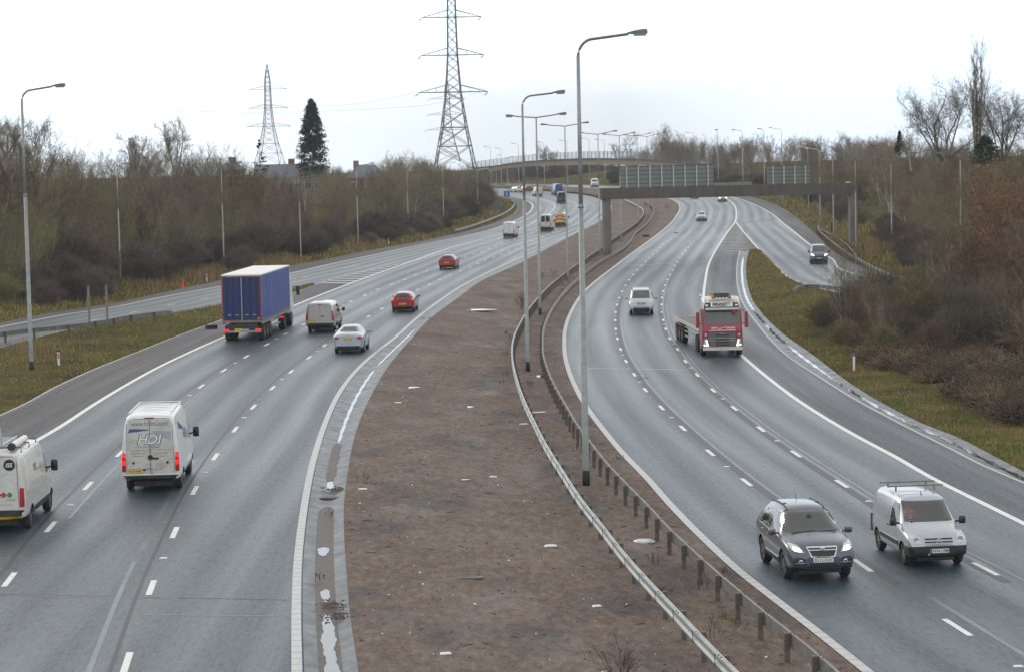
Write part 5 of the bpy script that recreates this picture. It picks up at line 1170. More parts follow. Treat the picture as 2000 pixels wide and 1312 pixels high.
# white high-roof van with blue lettering
v = Veh('panel_van', 'white high-roof panel van with blue HDI lettering on dirty rear doors', 'van', VANH, PNT['white'], (1.95, -1.75), .345, .84)
wheels4(v, 1.95, -1.75, .86, .22, 6, M['rim']); van_rear(v, .96, 2.58, 1.45, (.72, 1.36), 'YX14 WHR', True, plate_y=.52, bz=(.42, .60))
T = v.text
v.patch('door_panel', simple('dirty_white_door', (.58, .55, .50), .45, 0, .06, 2., dirt=((.10, .085, .065), .5)), 'x', -1, [(.78, .66), (-.78, .66), (-.70, 2.46), (.70, 2.46)], .006, .03, 10, 14)
T('www.hdiltd.com', M['grey_ink'], 'x', -1, (0, 2.33), .24, width=1.2); T('HDI', M['blue_ink'], 'x', -1, (.0, 1.80), .50, width=.86, shear=.28, bold=.02, off=.016); T('HDI', M['white_ink'], 'x', -1, (.0, 1.80), .47, width=.80, shear=.28, off=.022); T('DESIGN THAT DRIVES SALES', M['grey_ink'], 'x', -1, (.08, 1.55), .07, width=.80)
v.patch('swoosh', M['blue_ink'], 'x', -1, [(.72, 2.03), (.05, 2.10), (.05, 2.13), (.66, 2.16)], .012, 0, 8, 2); v.patch('grey_swoosh', simple('grey_graphic', (.36, .37, .41), .5), 'x', -1, [(-.10, 2.02), (-.70, 1.72), (-.70, 2.06), (-.10, 2.08)], .010, 0, 8, 3)
for k, (a, b) in enumerate((('• 3D visualisation studio', '• Brand identity design'), ('• Exhibition & retail', '• Digital signage'), ('• Retail displays', '• Point of sale'))):
    T(a, M['grey_ink'], 'x', -1, (.40, 1.44-.1*k), .055); T(b, M['grey_ink'], 'x', -1, (-.42, 1.44-.1*k), .055)
T('Tel: 01706 821711', M['grey_ink'], 'x', -1, (-.02, .80), .12, width=.8); T('T', M['blue_ink'], 'x', -1, (-.06, .66), .1)
v.seam('x', -1, 0, .64, 0, 2.46, .006).location.x = -.02
star(v, -1, .0, 1.2, .085, M['black']); star(v, -1, .56, 1.02, .04, M['black']); star(v, -1, -.56, 1.02, .04, M['black'])
v.patch('plate_surround', M['black'], 'x', -1, [(.76, .76), (.16, .76), (.16, .81), (.76, .81)], .03, .05)
side_glass(v, [[(1.05, 1.32), (1.95, 1.32), (1.42, 2.05), (1.05, 2.05)]]); v.mirrors(1.75, .97, 1.5, .22, .36)
for sg in (-1, 1):
    v.patch('cladding', M['black'], 'y', sg, [(-1.3, .42), (1.5, .42), (1.5, .56), (-1.3, .56)], .02, .05, 10, 2); v.patch('side_graphic', M['blue_ink'], 'y', sg, [(-2.2, 2.05), (-.9, 1.9), (-.9, 2.0), (-2.2, 2.3)], .008, .0, 6, 3); v.text('HDI', M['blue_ink'], 'y', sg, (-.6, 1.75), .45, width=.9, shear=.25)
rb = MB()
for k in range(6): rb.box((-2.3+k*.62, 0, 2.675), (.05, 1.3, .02))
for sg in (-1, 1): rb.box((-.8, sg*.70, 2.66), (3.6, .03, .03))
rb.build('roof_ribs', M['white'], v.root)
drop(v, 303, 953, -1.75, L1c, True, L2c, .5)
# white van at the left edge with ladders
v = Veh('panel_van', 'white panel van with roof ladders and black ISS mark, cut by the left edge', 'van', DUC, PNT['dirty_white'], (1.85, -1.65), .345, .86)
wheels4(v, 1.85, -1.65, .90, .22, 6); van_rear(v, .985, 2.40, 1.45, (.78, 1.36), 'YD12 VKL', False, bz=(.42, .70), plate_y=.4)
v.patch('step', M['plate_y'], 'x', -1, [(.9, .36), (-.86, .36), (-.86, .50), (.9, .50)], .12, .03, 8, 2, thick=.1)
v.text('ISS', M['white_ink'], 'x', -1, (-.56, 2.05), .17, off=.026, shear=.2, bold=.02); h, d = v.hit('x', -1, -.56, 2.05); MB().lathe([(.17, -.004), (.17, .004)], (h.x-.012, -.56, 2.05), 22, 'x').build('badge', M['ink'], v.root)
for y, m_ in ((-.36, 'red_ink'), (-.54, 'green_ink')):
    h, d = v.hit('x', -1, y, 1.16); o = MB().box((0, 0, 0), (.012, .13, .13), M=Matrix.Rotation(pi/4, 3, 'X')); o.v = [(a+h.x-.012, b+y, c+1.16) for a, b, c in o.v]; o.build('diamond', M[m_], v.root)
v.text('security', M['grey_ink'], 'x', -1, (-.56, 1.01), .09); v.text('ISS', M['ink'], 'y', -1, (-.75, 1.75), .3, width=.5, shear=.2); v.text('FACILITY SERVICES', M['grey_ink'], 'y', -1, (-.1, 1.62), .11)
for k in range(3): v.text(('TO REPORT DRIVING', 'STANDARDS CALL', '01332 826'), M['grey_ink'], 'x', -1, (-.35, .90-.06*k), .045) if False else None
v.text('HOW IS MY DRIVING', M['grey_ink'], 'x', -1, (-.38, .86), .05)
side_glass(v, [[(1.0, 1.32), (1.8, 1.32), (1.32, 1.98), (1.0, 1.98)]]); v.mirrors(1.62, .99, 1.48, .22, .36)
for sg in (-1, 1): v.patch('cladding', M['black'], 'y', sg, [(-1.2, .42), (1.4, .42), (1.4, .62), (-1.2, .62)], .02, .05, 10, 2)
VISS = v
drop(v, 58, 1030, -1.65, LW, True, L1c, .5, ly=-.9)
def on_roof(v, name, label, cat, bm_build, mat_):
    o = bm_build.build(name, mat_); tag(o, label, cat, 'gear on the roof of the left-edge van'); o.matrix_world = v.root.matrix_world; o.location = v.root.location; o.rotation_euler = v.root.rotation_euler; return o
def ladder(x0, x1, y, w, z, n):
    mb = MB()
    for sy in (-1, 1): mb.box(((x0+x1)/2, y+sy*w/2, z), (x1-x0, .035, .09))
    for k in range(n): mb.box((x0+(x1-x0)*(k+.5)/n, y, z), (.05, w, .03))
    return mb
on_roof(v, 'ladder', 'wide aluminium ladder stacked on the roof rack, left of the other one', 'ladder', ladder(-2.6, .6, .55, .5, 2.62, 9), M['ladder'])
mb = ladder(-2.6, .6, .55, .5, 2.74, 9); on_roof(v, 'ladder', 'upper aluminium ladder lying on the wide one', 'ladder', mb, M['ladder'])
on_roof(v, 'ladder', 'narrower aluminium ladder beside the white roof tube', 'ladder', ladder(-2.5, -.2, -.12, .46, 2.60, 7), M['ladder'])
o = MB().lathe([(.02, -2.5), (.10, -2.5), (.105, -2.35), (.105, -.3), (.1, -.25), (.02, -.25)], (0, -.60, 2.56), 14, 'x'); o.build; t_ = on_roof(v, 'pipe_tube', 'white pipe carrier tube on the van roof with dark end cap', 'roof tube', o, M['white']); t_.data.polygons.foreach_set('use_smooth', [True]*len(t_.data.polygons))
c = MB().lathe([(.02, -2.56), (.115, -2.56), (.118, -2.38)], (0, -.60, 2.56), 14, 'x').build('end_cap', M['black'], t_)
rk = MB()
for x in (-2.3, -1.0, .2):
    rk.tube([(x, -.85, 2.36), (x, -.85, 2.52), (x, .85, 2.52), (x, .85, 2.36)], .025, 6)
rk.tube([(-2.45, -.3, 2.5), (-2.45, -.3, 2.9)], .008, 4); rk.build('roof_rack', M['barrier_dark'], v.root)
# blue curtain-sided articulated lorry
def axle(root, x, R, tr, w, rim, twin=False, wid=.30, dy=0.):
    class F: pass
    f_ = F(); f_.root = root; f_.R = R
    for sg in (-1, 1): Veh.wheel(f_, x, sg*1.25, R=R, w=wid, style=10, rim=rim)
def cabtruck(root, paintc, x0, L, W, z0, zroof, upper=None, sub=2):
    """forward-control cab: returns a Veh-like surface"""
    st = [(x0, z0+.1, 1.55, zroof-.25, W-.10, W-.08, W-.12), (x0+.06, z0, 1.6, zroof-.12, W-.02, W-.01, W-.07), (x0+.5, z0, 1.6, zroof, W, W, W-.05), (x0+1.15, z0, 1.6, zroof+.02, W, W, W-.06), (x0+L-.55, z0, 1.6, zroof-.10, W, W, W-.10), (x0+L-.34, z0, 1.6, zroof-.34, W, W-.01, W-.12), (x0+L-.10, z0, 1.6, 2.25, W-.02, W-.03, W-.13), (x0+L-.05, z0, 1.5, 1.92, W-.04, W-.06, W-.14), (x0+L, z0+.05, 1.3, 1.65, W-.14, W-.15, W-.24)]
    return st
rim_t = M['rim']
tr_ = empty('curtain_lorry', (0, 0, 0)); tag(tr_, 'articulated lorry with blue curtain-sided trailer and white roof, seen from behind', 'lorry'); LW2 = 1.275
def curtain_mat():
    m, nt, b = new_mat('blue_curtain'); co = coords(nt); n = noise(nt, mapping(nt, co, (2.3, 1, .16)), 1.6, 7, .75, .6); n2 = noise(nt, mapping(nt, co, (.6, 1, .6)), 1.2, 5)
    nt.links.new(mixc(nt, ramp(nt, n2, [(.35, 0.), (.7, .5)]), ramp(nt, n, [(.3, (.010, .032, .21)), (.65, (.03, .080, .36))]), (.12, .16, .34)), b.inputs['Base Color']); b.inputs['Roughness'].default_value = .38; bump(nt, b, n, .9, .1); return m
def door_mat():
    m, nt, b = new_mat('dirty_blue_doors'); co = coords(nt); n = noise(nt, mapping(nt, co, (1, 2.5, .25)), 1.6, 6, .65)
    nt.links.new(mixc(nt, ramp(nt, n, [(.35, 0.), (.7, .6)]), (.006, .020, .13), (.022, .026, .05)), b.inputs['Base Color']); b.inputs['Roughness'].default_value = .4; return m
x0, x1 = -6.8, 6.8
MB().box((0, 0, 4.16), (13.6, 2.54, .08)).build('roof', M['white'], tr_); MB().box((6.72, 0, 2.7), (.12, 2.5, 2.9)).build('headboard', M['white'], tr_)
cm = curtain_mat(); xs_ = np.linspace(x0+.12, x1-.1, 90)
for sg in (-1, 1):
    vv = []
    for x in xs_:
        for z in (1.30, 1.36, 2.2, 3.2, 4.0, 4.12): vv.append((x, sg*(1.262+(.012*sin(x*4.4+z*.35)+.006*sin(x*9+1)) if 1.32 < z < 4.1 else sg*1.262*sg if False else sg*(1.262+0)), z) if True else None)
    vv = [(x, sg*(1.262+((.014*sin(x*4.4+z*.35)+.008*sin(x*11+1)) if 1.32 < z < 4.1 else 0)), z) for x in xs_ for z in (1.30, 1.36, 2.2, 3.2, 4.0, 4.12)]
    ff = [(i*6+k, i*6+k+1, i*6+k+7, i*6+k+6) for i in range(89) for k in range(5)]
    mesh('curtain', vv, ff, cm, tr_, True)
    rl = MB().box((0, sg*1.25, 1.17), (13.4, .05, .2)); rl.build('side_rail', M['galv'], tr_)
    bk = MB()
    for x in np.linspace(x0+.5, x1-.5, 26): bk.box((x, sg*1.285, 1.3), (.05, .02, .22))
    bk.build('buckles', M['ladder'], tr_)
    MB().box((-.6, sg*1.2, .62), (4.6, .05, .10)).build('side_guard', M['ladder'], tr_); MB().box((-.6, sg*1.2, .95), (4.6, .05, .10)).build('side_guard', M['ladder'], tr_)
dm = door_mat()
for sg in (-1, 1):
    d_ = MB().box((x0+.04, sg*.615, 2.68), (.06, 1.2, 2.72)).build('rear_door', dm, tr_)
    bars = MB()
    for y in (.12, .55, .95): bars.tube([(x0-.02, sg*y, 1.34), (x0-.02, sg*y, 4.02)], .018, 5)
    bars.build('lock_bar', M['black'], d_); hg = MB()
    for y in (.3, .8): hg.box((x0-.03, sg*y, 1.66), (.03, .22, .03))
    hg.build('handle', M['ladder'], d_)
MB().box((x0, 0, 2.68), (.03, .035, 2.7)).build('door_seal', M['ladder'], tr_)
fr = MB()
for y in (-1.235, 1.235): fr.box((x0+.04, y, 2.68), (.08, .06, 2.9))
fr.box((x0+.04, 0, 4.09), (.08, 2.5, .06)); fr.box((x0+.04, 0, 1.24), (.1, 2.5, .14)); fr.build('door_frame', M['barrier_dark'], tr_)
rd = MB()
for y in (-1.2, 1.2): rd.box((x0-.005, y, 2.68), (.02, .035, 2.74))
rd.box((x0-.005, 0, 4.04), (.02, 2.4, .035)); rd.box((x0-.005, 0, 1.32), (.02, 2.4, .035)); rd.build('red_marking', M['red_lamp'], tr_)
MB().box((x0-.02, -1.05, 1.42), (.03, .16, .14)).build('hazard_tag', M['amber'], tr_)
MB().box((0, 0, 1.08), (13.3, 1.1, .26)).build('chassis', M['black'], tr_); MB().box((x0+.1, 0, .62), (.12, 2.3, .14)).build('bumper_bar', M['galv'], tr_); MB().box((x0+.02, 0, .92), (.06, 1.9, .3)).build('rear_panel', M['black'], tr_)
for sg in (-1, 1): MB().box((x0-.02, sg*1.02, .72), (.08, .34, .12)).build('tail_light', M['red_lit'], tr_)
pl_ = MB().box((x0-.06, .28, .70), (.03, .42, .2)).build('number_plate', M['plate_y'], tr_); t_ = text_obj('YJ13 KLO', .13, .36, 0, .01)
for q in t_.vertices: q.co = Vector((x0-.08, .28-q.co.x, .70+q.co.y))
obj('lettering', t_, M['ink'], pl_)
for x in (-5.6, -4.3, -3.0): axle(tr_, x, .5, 1.0, .0, rim_t, wid=.36)
for x in (3.9, 7.3):
    axle(tr_, x, .5, 1.0, .0, rim_t, wid=.42)
for sg in (-1, 1): MB().box((3.9, sg*1.12, 1.04), (1.3, .4, .05)).build('mudguard', M['black'], tr_); MB().box((3.25, sg*1.1, .85), (.06, .3, .12)).build('tail_light', M['red_lit'], tr_)
st = cabtruck(tr_, None, 6.95, 2.0, 1.22, .5, 3.55); cs, _ = loft_mesh(st, 2, (), [PNT['white']]); smooth_by_angle(cs); obj('cab', cs, None, tr_)
MB().box((5.6, 0, .9), (4.4, 1.0, .3)).build('tractor_chassis', M['black'], tr_)
for sg in (-1, 1): m_ = MB(); m_.box((8.55, sg*1.56, 2.35), (.12, .22, .62)); m_.tube([(8.5, sg*1.2, 2.62), (8.55, sg*1.55, 2.62)], .025, 5); m_.build('mirror', M['black'], tr_)
class Stub: pass
sv = Stub(); sv.root = tr_; drop(sv, 480, 664, -5.6, LW, True, L1c, .5)
# silver-beige van
v = Veh('panel_van', 'silver-beige mid-size van with solid rear doors beside the lorry', 'van', TRANS, PNT['champagne'], (1.55, -1.4), .33, .84)
wheels4(v, 1.55, -1.4, .86, .2, 6); van_rear(v, .95, 1.90, 1.35, (.80, 1.42), 'YE14 AWF', False, bz=(.38, .62), plate_y=.5)
for sg in (-1, 1): v.patch('door_pressing', PNT['champagne'], 'x', -1, [(sg*.05, 1.28), (sg*.66, 1.28), (sg*.62, 1.78), (sg*.05, 1.78)], .010, .2)
side_glass(v, [[(.55, 1.20), (1.45, 1.20), (1.0, 1.72), (.55, 1.74)], [(-.6, 1.22), (.45, 1.2), (.45, 1.74), (-.6, 1.74)]]); v.mirrors(1.35, .97, 1.3, .2, .24)
for sg in (-1, 1): v.patch('cladding', M['black'], 'y', sg, [(-1.0, .40), (1.2, .40), (1.2, .56), (-1.0, .56)], .02, .05, 8, 2)
v.patch('roof_white', PNT['white'], 'z', 1, [(-2.2, -.62), (.7, -.62), (.7, .62), (-2.2, .62)], .006, .05)
drop(v, 629, 648, -1.6, L1c, True, L2c, .5)
# silver saloon
def car_rear(v, y, z0, z1, plate, lit=False, rw=None, pz=.62, bump=True, tlw=.26, py=0.):
    if rw: v.patch('rear_window', M['glass'], 'x', -1, [(rw[0], rw[1]), (-rw[0], rw[1]), (-rw[2], rw[3]), (rw[2], rw[3])], .008, .12, 10, 6)
    for sg in (-1, 1): v.patch('tail_light', M['red_lit'] if lit else M['red_lamp'], 'x', -1, [(sg*y, z0), (sg*(y-tlw), z0+.03), (sg*(y-tlw+.03), z1), (sg*(y-.02), z1)], .016, .15, 6, 4)
    v.plate(plate, M['plate_y'], -1, py, pz); 
    if bump: v.patch('lower_bumper', M['black'], 'x', -1, [(.62, .30), (-.62, .30), (-.7, .42), (.7, .42)], .02, .05, 10, 2)
v = Veh('saloon_car', 'silver four-door saloon car nearest the median edge line', 'car', SALOON, PNT['silver'], (1.42, -1.42), .325, .77)
wheels4(v, 1.42, -1.42, .80, .21, 5); car_rear(v, .82, .76, .93, 'KU15 DOH', False, (.70, 1.14, .53, 1.38), .80, tlw=.3)
side_glass(v, [[(-.72, .99), (.05, .98), (.05, 1.37), (-.55, 1.36)], [(.12, .98), (1.0, .98), (.48, 1.35), (.12, 1.37)]]); v.mirrors(.95, .86, 1.0, .17, .13, PNT['silver'])
v.patch('windscreen', M['greyglass'], 'x', 1, [(-.70, 1.06), (.70, 1.06), (.54, 1.38), (-.54, 1.38)], .008, .1)
v.patch('trim', M['chrome'], 'x', -1, [(.26, .88), (-.26, .88), (-.26, .90), (.26, .90)], .02, .0); star(v, -1, 0, .98, .05)
drop(v, 681, 690, -2.1, L2c, True, LE, .47); v.root.scale = (1, 1, 1.06)
# red hatchbacks
def hatch_rear(label, pnt, plate, lit, px, py, rw_wide, la, lb, t, k=1.0):
    v = Veh('hatchback_car', label, 'car', HATCH, PNT[pnt], (1.3, -1.25), .31, .75, 'red hatchbacks on the left carriageway')
    wheels4(v, 1.3, -1.25, .78, .2, 5); car_rear(v, .84, .86, 1.06 if not rw_wide else 1.02, plate, lit, (.66, 1.08, .52, 1.38), .62 if rw_wide else .68, tlw=.2)
    side_glass(v, [[(-1.25, 1.02), (.0, 1.0), (.0, 1.38), (-1.1, 1.36)], [(.08, 1.0), (1.0, .99), (.42, 1.37), (.08, 1.38)]]); v.mirrors(.9, .84, 1.02, .17, .13, M['black']); v.patch('brake_light', M['red_lamp'], 'x', -1, [(.14, 1.385), (-.14, 1.385), (-.14, 1.405), (.14, 1.405)], .02, 0)
    drop(v, px, py, -1.9, la, True, lb, t); v.root.scale = (k, k, k); return v
hatch_rear('red hatchback with wide rear window and lit tail lights, nearer of the two red cars', 'red', 'YK56 EUY', True, 787, 610, True, L2c, LE, .45)
hatch_rear('dark red hatchback further ahead in the middle lane', 'crimson', 'MK08 RXA', False, 873, 526, False, L1c, L2c, .55, 1.02)
# distant vans and cars on the left carriageway
def far_van(label, sts, pnt, px, py, la, lb, t, away=True, win=False, lit=False, marks=None, plate='PE62 UKN', k=1.):
    v = Veh('panel_van' if 'car' not in label else 'small_car', label, 'van', sts, PNT[pnt], (1.75, -1.6), .34, .85, 'distant vans on the left carriageway', sub=2)
    wheels4(v, 1.75, -1.6, .87, .22, 6); top = max(s_[3] for s_ in sts)
    van_rear(v, .95, top-.07, 1.45, (.75, 1.35), plate, lit, windows=win, bz=(.40, .64), plate_y=.4 if not marks else 0)
    side_glass(v, [[(.95, 1.3), (1.7, 1.3), (1.25, top*.76), (.95, top*.76)]]); v.mirrors(1.5, .97, 1.45, .2, .34)
    v.patch('windscreen', M['greyglass'], 'x', 1, [(-.8, 1.5), (.8, 1.5), (.7, top*.86), (-.7, top*.86)], .008, .1)
    if marks:
        for k_ in range(4):
            for sg in (-1, 1):
                z = .72+k_*.26; v.patch('chevron_stripe', M['red_lamp'] if k_ % 2 else M['plate_y'], 'x', -1, [(sg*.04, z+.22), (sg*.74, z), (sg*.74, z+.2), (sg*.04, z+.42)], .012+.001*k_, 0, 4, 2)
        for sg in (-1, 1): v.patch('red_edge', M['red_lamp'], 'x', -1, [(sg*.80, 1.4), (sg*.72, 1.4), (sg*.66, top-.12), (sg*.74, top-.12)], .012, 0)
        b = MB().box((-2.2, 0, top+.08), (.25, 1.0, .14)).build('beacon_bar', M['amber'], v.root)
    drop(v, px, py, -1.6, la, away, lb, t); v.root.scale = (k, k, k); return v
far_van('white panel van approaching the merge, left of the cream one', DUC, 'white', 995, 464, LW, L1c, .5, lit=True, k=.95); far_van('cream high-roof van with upper rear windows in the middle lane', VANH, 'cream', 1067, 451, L1c, L2c, .5, win=True, plate='YN60 CKF')
far_van('highway maintenance van with red and yellow chevron rear', MIDV, 'cream', 1095, 442, L1c, L2c, .9, marks=True); far_van('small black van on the distant bend', MIDV, 'black', 1097, 396, L1c, L2c, .3, win=True); far_van('blue high-roof van on the distant bend', VANH, 'blue', 1090, 381, L1c, L2c, .3); far_van('small beige van on the distant bend, left of the blue one', MIDV, 'cream', 1052, 383.5, HB, L1c, .5, k=.92)
def small_car(label, pnt, px, py, la, lb, t, away, lit=False, k=1., extra=0.):
    v = Veh('hatchback_car', label, 'car', HATCH, PNT[pnt], (1.3, -1.25), .31, .75, 'distant cars', sub=2); wheels4(v, 1.3, -1.25, .78, .2, 5); car_rear(v, .84, .86, 1.04, 'PK09 LRX', False, (.66, 1.08, .52, 1.38))
    side_glass(v, [[(-1.25, 1.02), (.0, 1.0), (.0, 1.38), (-1.1, 1.36)], [(.08, 1.0), (1.0, .99), (.42, 1.37), (.08, 1.38)]]); v.mirrors(.9, .84, 1.02, .17, .13, M['black'])
    front_end(v, .8, None, [(.48, .66), (.80, .70), (.80, .82), (.52, .80)], (.40, .58, .70), 'PK09 LRX', (.55, .32, .46), (.66, 1.08, .52, 1.39), lit, glass=M['greyglass']); drop(v, px, py, 1.9 if not away else -1.9, la, away, lb, t, extra); v.root.scale = (k, k, k); return v
small_car('distant white car at the left end of the bend', 'white', 1015, 376, HB, L1c, .5, True, extra=.3); small_car('distant red car beside the white one on the bend', 'red', 1033, 374.5, L1c, L2c, .3, True, extra=.3)
# ================= right carriageway =================
v = Veh('panel_van', 'distant oncoming white van right of the tallest column, below the footbridge', 'van', MIDV, PNT['white'], (1.75, -1.6), .34, .85); wheels4(v, 1.75, -1.6, .87, .22, 6)
front_end(v, .95, None, [(.55, .98), (.88, 1.0), (.88, 1.16), (.6, 1.14)], (.5, .86, 1.0), 'FN07 XAB', (.7, .5, .66), (.80, 1.46, .70, 2.02)); side_glass(v, [[(.95, 1.3), (1.7, 1.3), (1.25, 1.8), (.95, 1.8)]]); drop(v, 1161, 366, 2., XRE, False, None, 0, -.25); v.mirrors(1.5, .97, 1.4, .2, .3)
small_car('silver oncoming car in the middle of the right carriageway', 'silver', 1370, 432, R1c, R2c, .4, False, k=1.05); small_car('pale oncoming car with lit headlights under the gantry beam', 'lightgrey', 1412, 394, R2c, RW, .5, False, True, 1.05); small_car('dark car mostly hidden behind the gantry beam', 'black', 1357, 388, R1c, R2c, .1, False)
# silver people carrier
VITO = scale_x(TRANS, 1.02, .93)
v = Veh('people_carrier', 'silver people carrier in the middle lane beside the tallest column', 'van', VITO, PNT['silver'], (1.6, -1.5), .34, .84); wheels4(v, 1.6, -1.5, .86, .22, 5)
front_end(v, .95, None, [(.42, .86), (.86, .92), (.88, 1.06), (.50, .96)], (.34, .80, .95), 'ML15 EYN', (.66, .36, .56), (.78, 1.24, .69, 1.82), None, glass=M['greyglass'], platez=.62)
for k in range(2): v.patch('grille_bar', M['chrome'], 'x', 1, [(-.34, .84+.06*k), (.34, .84+.06*k), (.34, .855+.06*k), (-.34, .855+.06*k)], .022, 0, 8, 1)
star(v, 1, 0, .88, .07); side_glass(v, [[(.55, 1.18), (1.5, 1.18), (1.0, 1.68), (.55, 1.7)], [(-.7, 1.18), (.45, 1.18), (.45, 1.7), (-.7, 1.7)], [(-2.1, 1.2), (-.8, 1.18), (-.8, 1.7), (-2.1, 1.66)]]); v.mirrors(1.4, .97, 1.26, .2, .22, PNT['silver'])
for sg in (-1, 1): MB().box((-.6, sg*.72, 1.90), (2.9, .04, .05)).build('roof_rail', M['black'], v.root)
drop(v, 1253, 615, 2.2, R1c, False, R2c, .47)
# grey van with lit lights on the slip road
v = Veh('panel_van', 'dark grey van with lit headlights on the right slip road', 'van', TRANS, PNT['grey'], (1.55, -1.4), .33, .84); wheels4(v, 1.55, -1.4, .86, .2, 5)
front_end(v, .95, None, [(.52, .86), (.86, .94), (.86, 1.06), (.62, 1.0)], (.48, .66, .86), 'BD15 TKV', (.72, .40, .54), (.78, 1.28, .69, 1.82), True, glass=M['greyglass'], platez=.60)
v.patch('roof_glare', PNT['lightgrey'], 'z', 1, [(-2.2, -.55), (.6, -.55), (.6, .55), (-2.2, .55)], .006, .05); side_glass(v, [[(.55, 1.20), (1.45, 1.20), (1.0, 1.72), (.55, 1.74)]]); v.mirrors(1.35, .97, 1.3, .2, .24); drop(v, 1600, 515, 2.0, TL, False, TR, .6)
# red and white tractor unit with flat trailer
tk = empty('flatbed_lorry', (0, 0, 0)); tag(tk, 'red and white heavy haulage lorry with empty flatbed trailer', 'lorry')
class Cab(Veh):
    def __init__(s): pass
cv = Cab(); cv.root = tk; cv.R = .5; st = cabtruck(tk, None, -2.3, 2.3, 1.24, .42, 3.55)
cv.solid, res = loft_mesh(st, 3, (), [PNT['crimson'], PNT['dirty_white']]); cv.bvh = BVHTree.FromPolygons([q.co for q in cv.solid.vertices], [p.vertices[:] for p in cv.solid.polygons]); smooth_by_angle(res)
for p in res.polygons: p.material_index = 1 if p.center.z > 2.86 or (p.center.z > 2.1 and p.center.x < -.9) else 0
res.materials.append(M['black']); obj('cab', res, None, tk)
cp = cv.patch
cp('windscreen', M['greyglass'], 'x', 1, [(-1.08, 1.98), (1.08, 1.98), (1.0, 2.80), (-1.0, 2.80)], .012, .06, 14, 8); cp('visor_band', M['black'], 'x', 1, [(-1.10, 2.80), (1.10, 2.80), (1.0, 3.22), (-1.0, 3.22)], .02, .06, 12, 3)
cp('name_board', M['white'], 'x', 1, [(-.66, 2.98), (.66, 2.98), (.66, 3.24), (-.66, 3.24)], .06, 0, 8, 3); MB().box((.06, 0, 2.88), (.26, 2.0, .12)).build('sun_visor', PNT['dirty_white'], tk)
cv.text('BENNETT', M['ink'], 'x', 1, (0, 3.13), .24, .09, width=1.08, bold=.03); cv.text('RELIABILITY', M['ink'], 'x', 1, (0, 3.02), .07, .09, width=.6)
cv.text('HEAVY', M['white_ink'], 'x', 1, (-.46, 1.72), .15, .02, shear=.2, width=.42, bold=.02); cv.text('HAULAGE', M['white_ink'], 'x', 1, (.50, 1.72), .15, .02, shear=.2, width=.55, bold=.02); cv.text('GB', M['white_ink'], 'x', 1, (-1.0, 1.32), .2, .02, width=.14, bold=.02); cv.text('GB', M['white_ink'], 'x', 1, (1.0, 1.32), .2, .02, width=.14, bold=.02)
sw = MB().tube([(0, 0, 0), (0, 0, 0)], .01, 3); cp('swash', M['white_ink'], 'x', 1, [(-.26, 1.62), (.26, 1.78), (.26, 1.80), (-.26, 1.65)], .02, 0, 8, 1); cp('trim_line', M['white_ink'], 'x', 1, [(-.82, 1.56), (.82, 1.56), (.82, 1.60), (-.82, 1.60)], .02, 0, 12, 1)
M['truck_grey'] = simple('grille_grey', (.12, .12, .115), .45, .2, .15, 5.)
cp('grille', M['truck_grey'], 'x', 1, [(-.88, .62), (.88, .62), (.82, 1.44), (-.82, 1.44)], .02, .05, 12, 8)
for z0, z1, w_ in ((1.26, 1.34, .42), (1.0, 1.12, .42), (.82, .94, .42), (.66, .76, .42)): cp('grille_slot', M['black'], 'x', 1, [(-w_, z0), (w_, z0), (w_, z1), (-w_, z1)], .032, .05, 8, 2)
for z in (1.10, .96): cp('grille_trim', M['chrome'], 'x', 1, [(-.80, z), (.80, z), (.80, z+.018), (-.80, z+.018)], .034, 0, 10, 1)
cp('emblem_bar', M['chrome'], 'x', 1, [(-.10, 1.37), (.10, 1.37), (.10, 1.40), (-.10, 1.40)], .04, 0)
for sg in (-1, 1):
    cp('corner_panel', M['truck_grey'], 'x', 1, [(sg*.90, .55), (sg*1.18, .55), (sg*1.18, 1.15), (sg*.86, 1.15)], .016, .04)
    hl = cp('headlight', M['clear_lamp'], 'x', 1, [(sg*.86, .66), (sg*1.14, .70), (sg*1.10, 1.06), (sg*.98, 1.06)], .03, .05); cp('running_light', M['drl_lit'], 'x', 1, [(sg*.84, .66), (sg*.92, .66), (sg*1.0, 1.04), (sg*.94, 1.04)], .05, 0, 3, 5, hl); cp('running_light', M['drl_lit'], 'x', 1, [(sg*.86, .645), (sg*1.14, .69), (sg*1.14, .735), (sg*.86, .70)], .05, 0, 5, 2, hl)
    cp('marker_light', M['white'], 'x', 1, [(sg*.80, 3.02), (sg*.98, 3.02), (sg*.96, 3.12), (sg*.82, 3.12)], .05, .2)
    cp('side_window', M['glass'], 'y', sg, [(-1.25, 2.02), (-.25, 1.95), (-.38, 2.72), (-1.25, 2.72)], .012, .08); cp('door_line', M['black'], 'y', sg, [(-1.42, .7), (-1.40, .7), (-1.40, 2.8), (-1.42, 2.8)], .006, 0, 1, 10)
    mm = MB(); mm.box((-.12, sg*1.46, 2.32), (.14, .20, .72)); mm.box((-.12, sg*1.47, 1.88), (.16, .22, .3)); mm.tube([(-.25, sg*1.2, 2.78), (-.12, sg*1.36, 2.72)], .03, 5); mm.tube([(-.25, sg*1.2, 1.95), (-.12, sg*1.38, 1.98)], .03, 5); mm.build('mirror', PNT['crimson'], tk)
    MB().box((-1.4, sg*1.14, .66), (1.0, .2, .46)).build('step_skirt', PNT['dirty_white'], tk)
bmp = MB().box((.0, 0, .50), (.34, 2.36, .19)); bmp.build('bumper', PNT['dirty_white'], tk); pl_ = MB().box((.18, 0, .52), (.02, .52, .11)).build('number_plate', M['plate_w'], tk); t_ = text_obj('PX66 VUS', .1, .46, 0, .01)
for q in t_.vertices: q.co = Vector((.195, q.co.x, .52+q.co.y))
obj('lettering', t_, M['ink'], pl_)
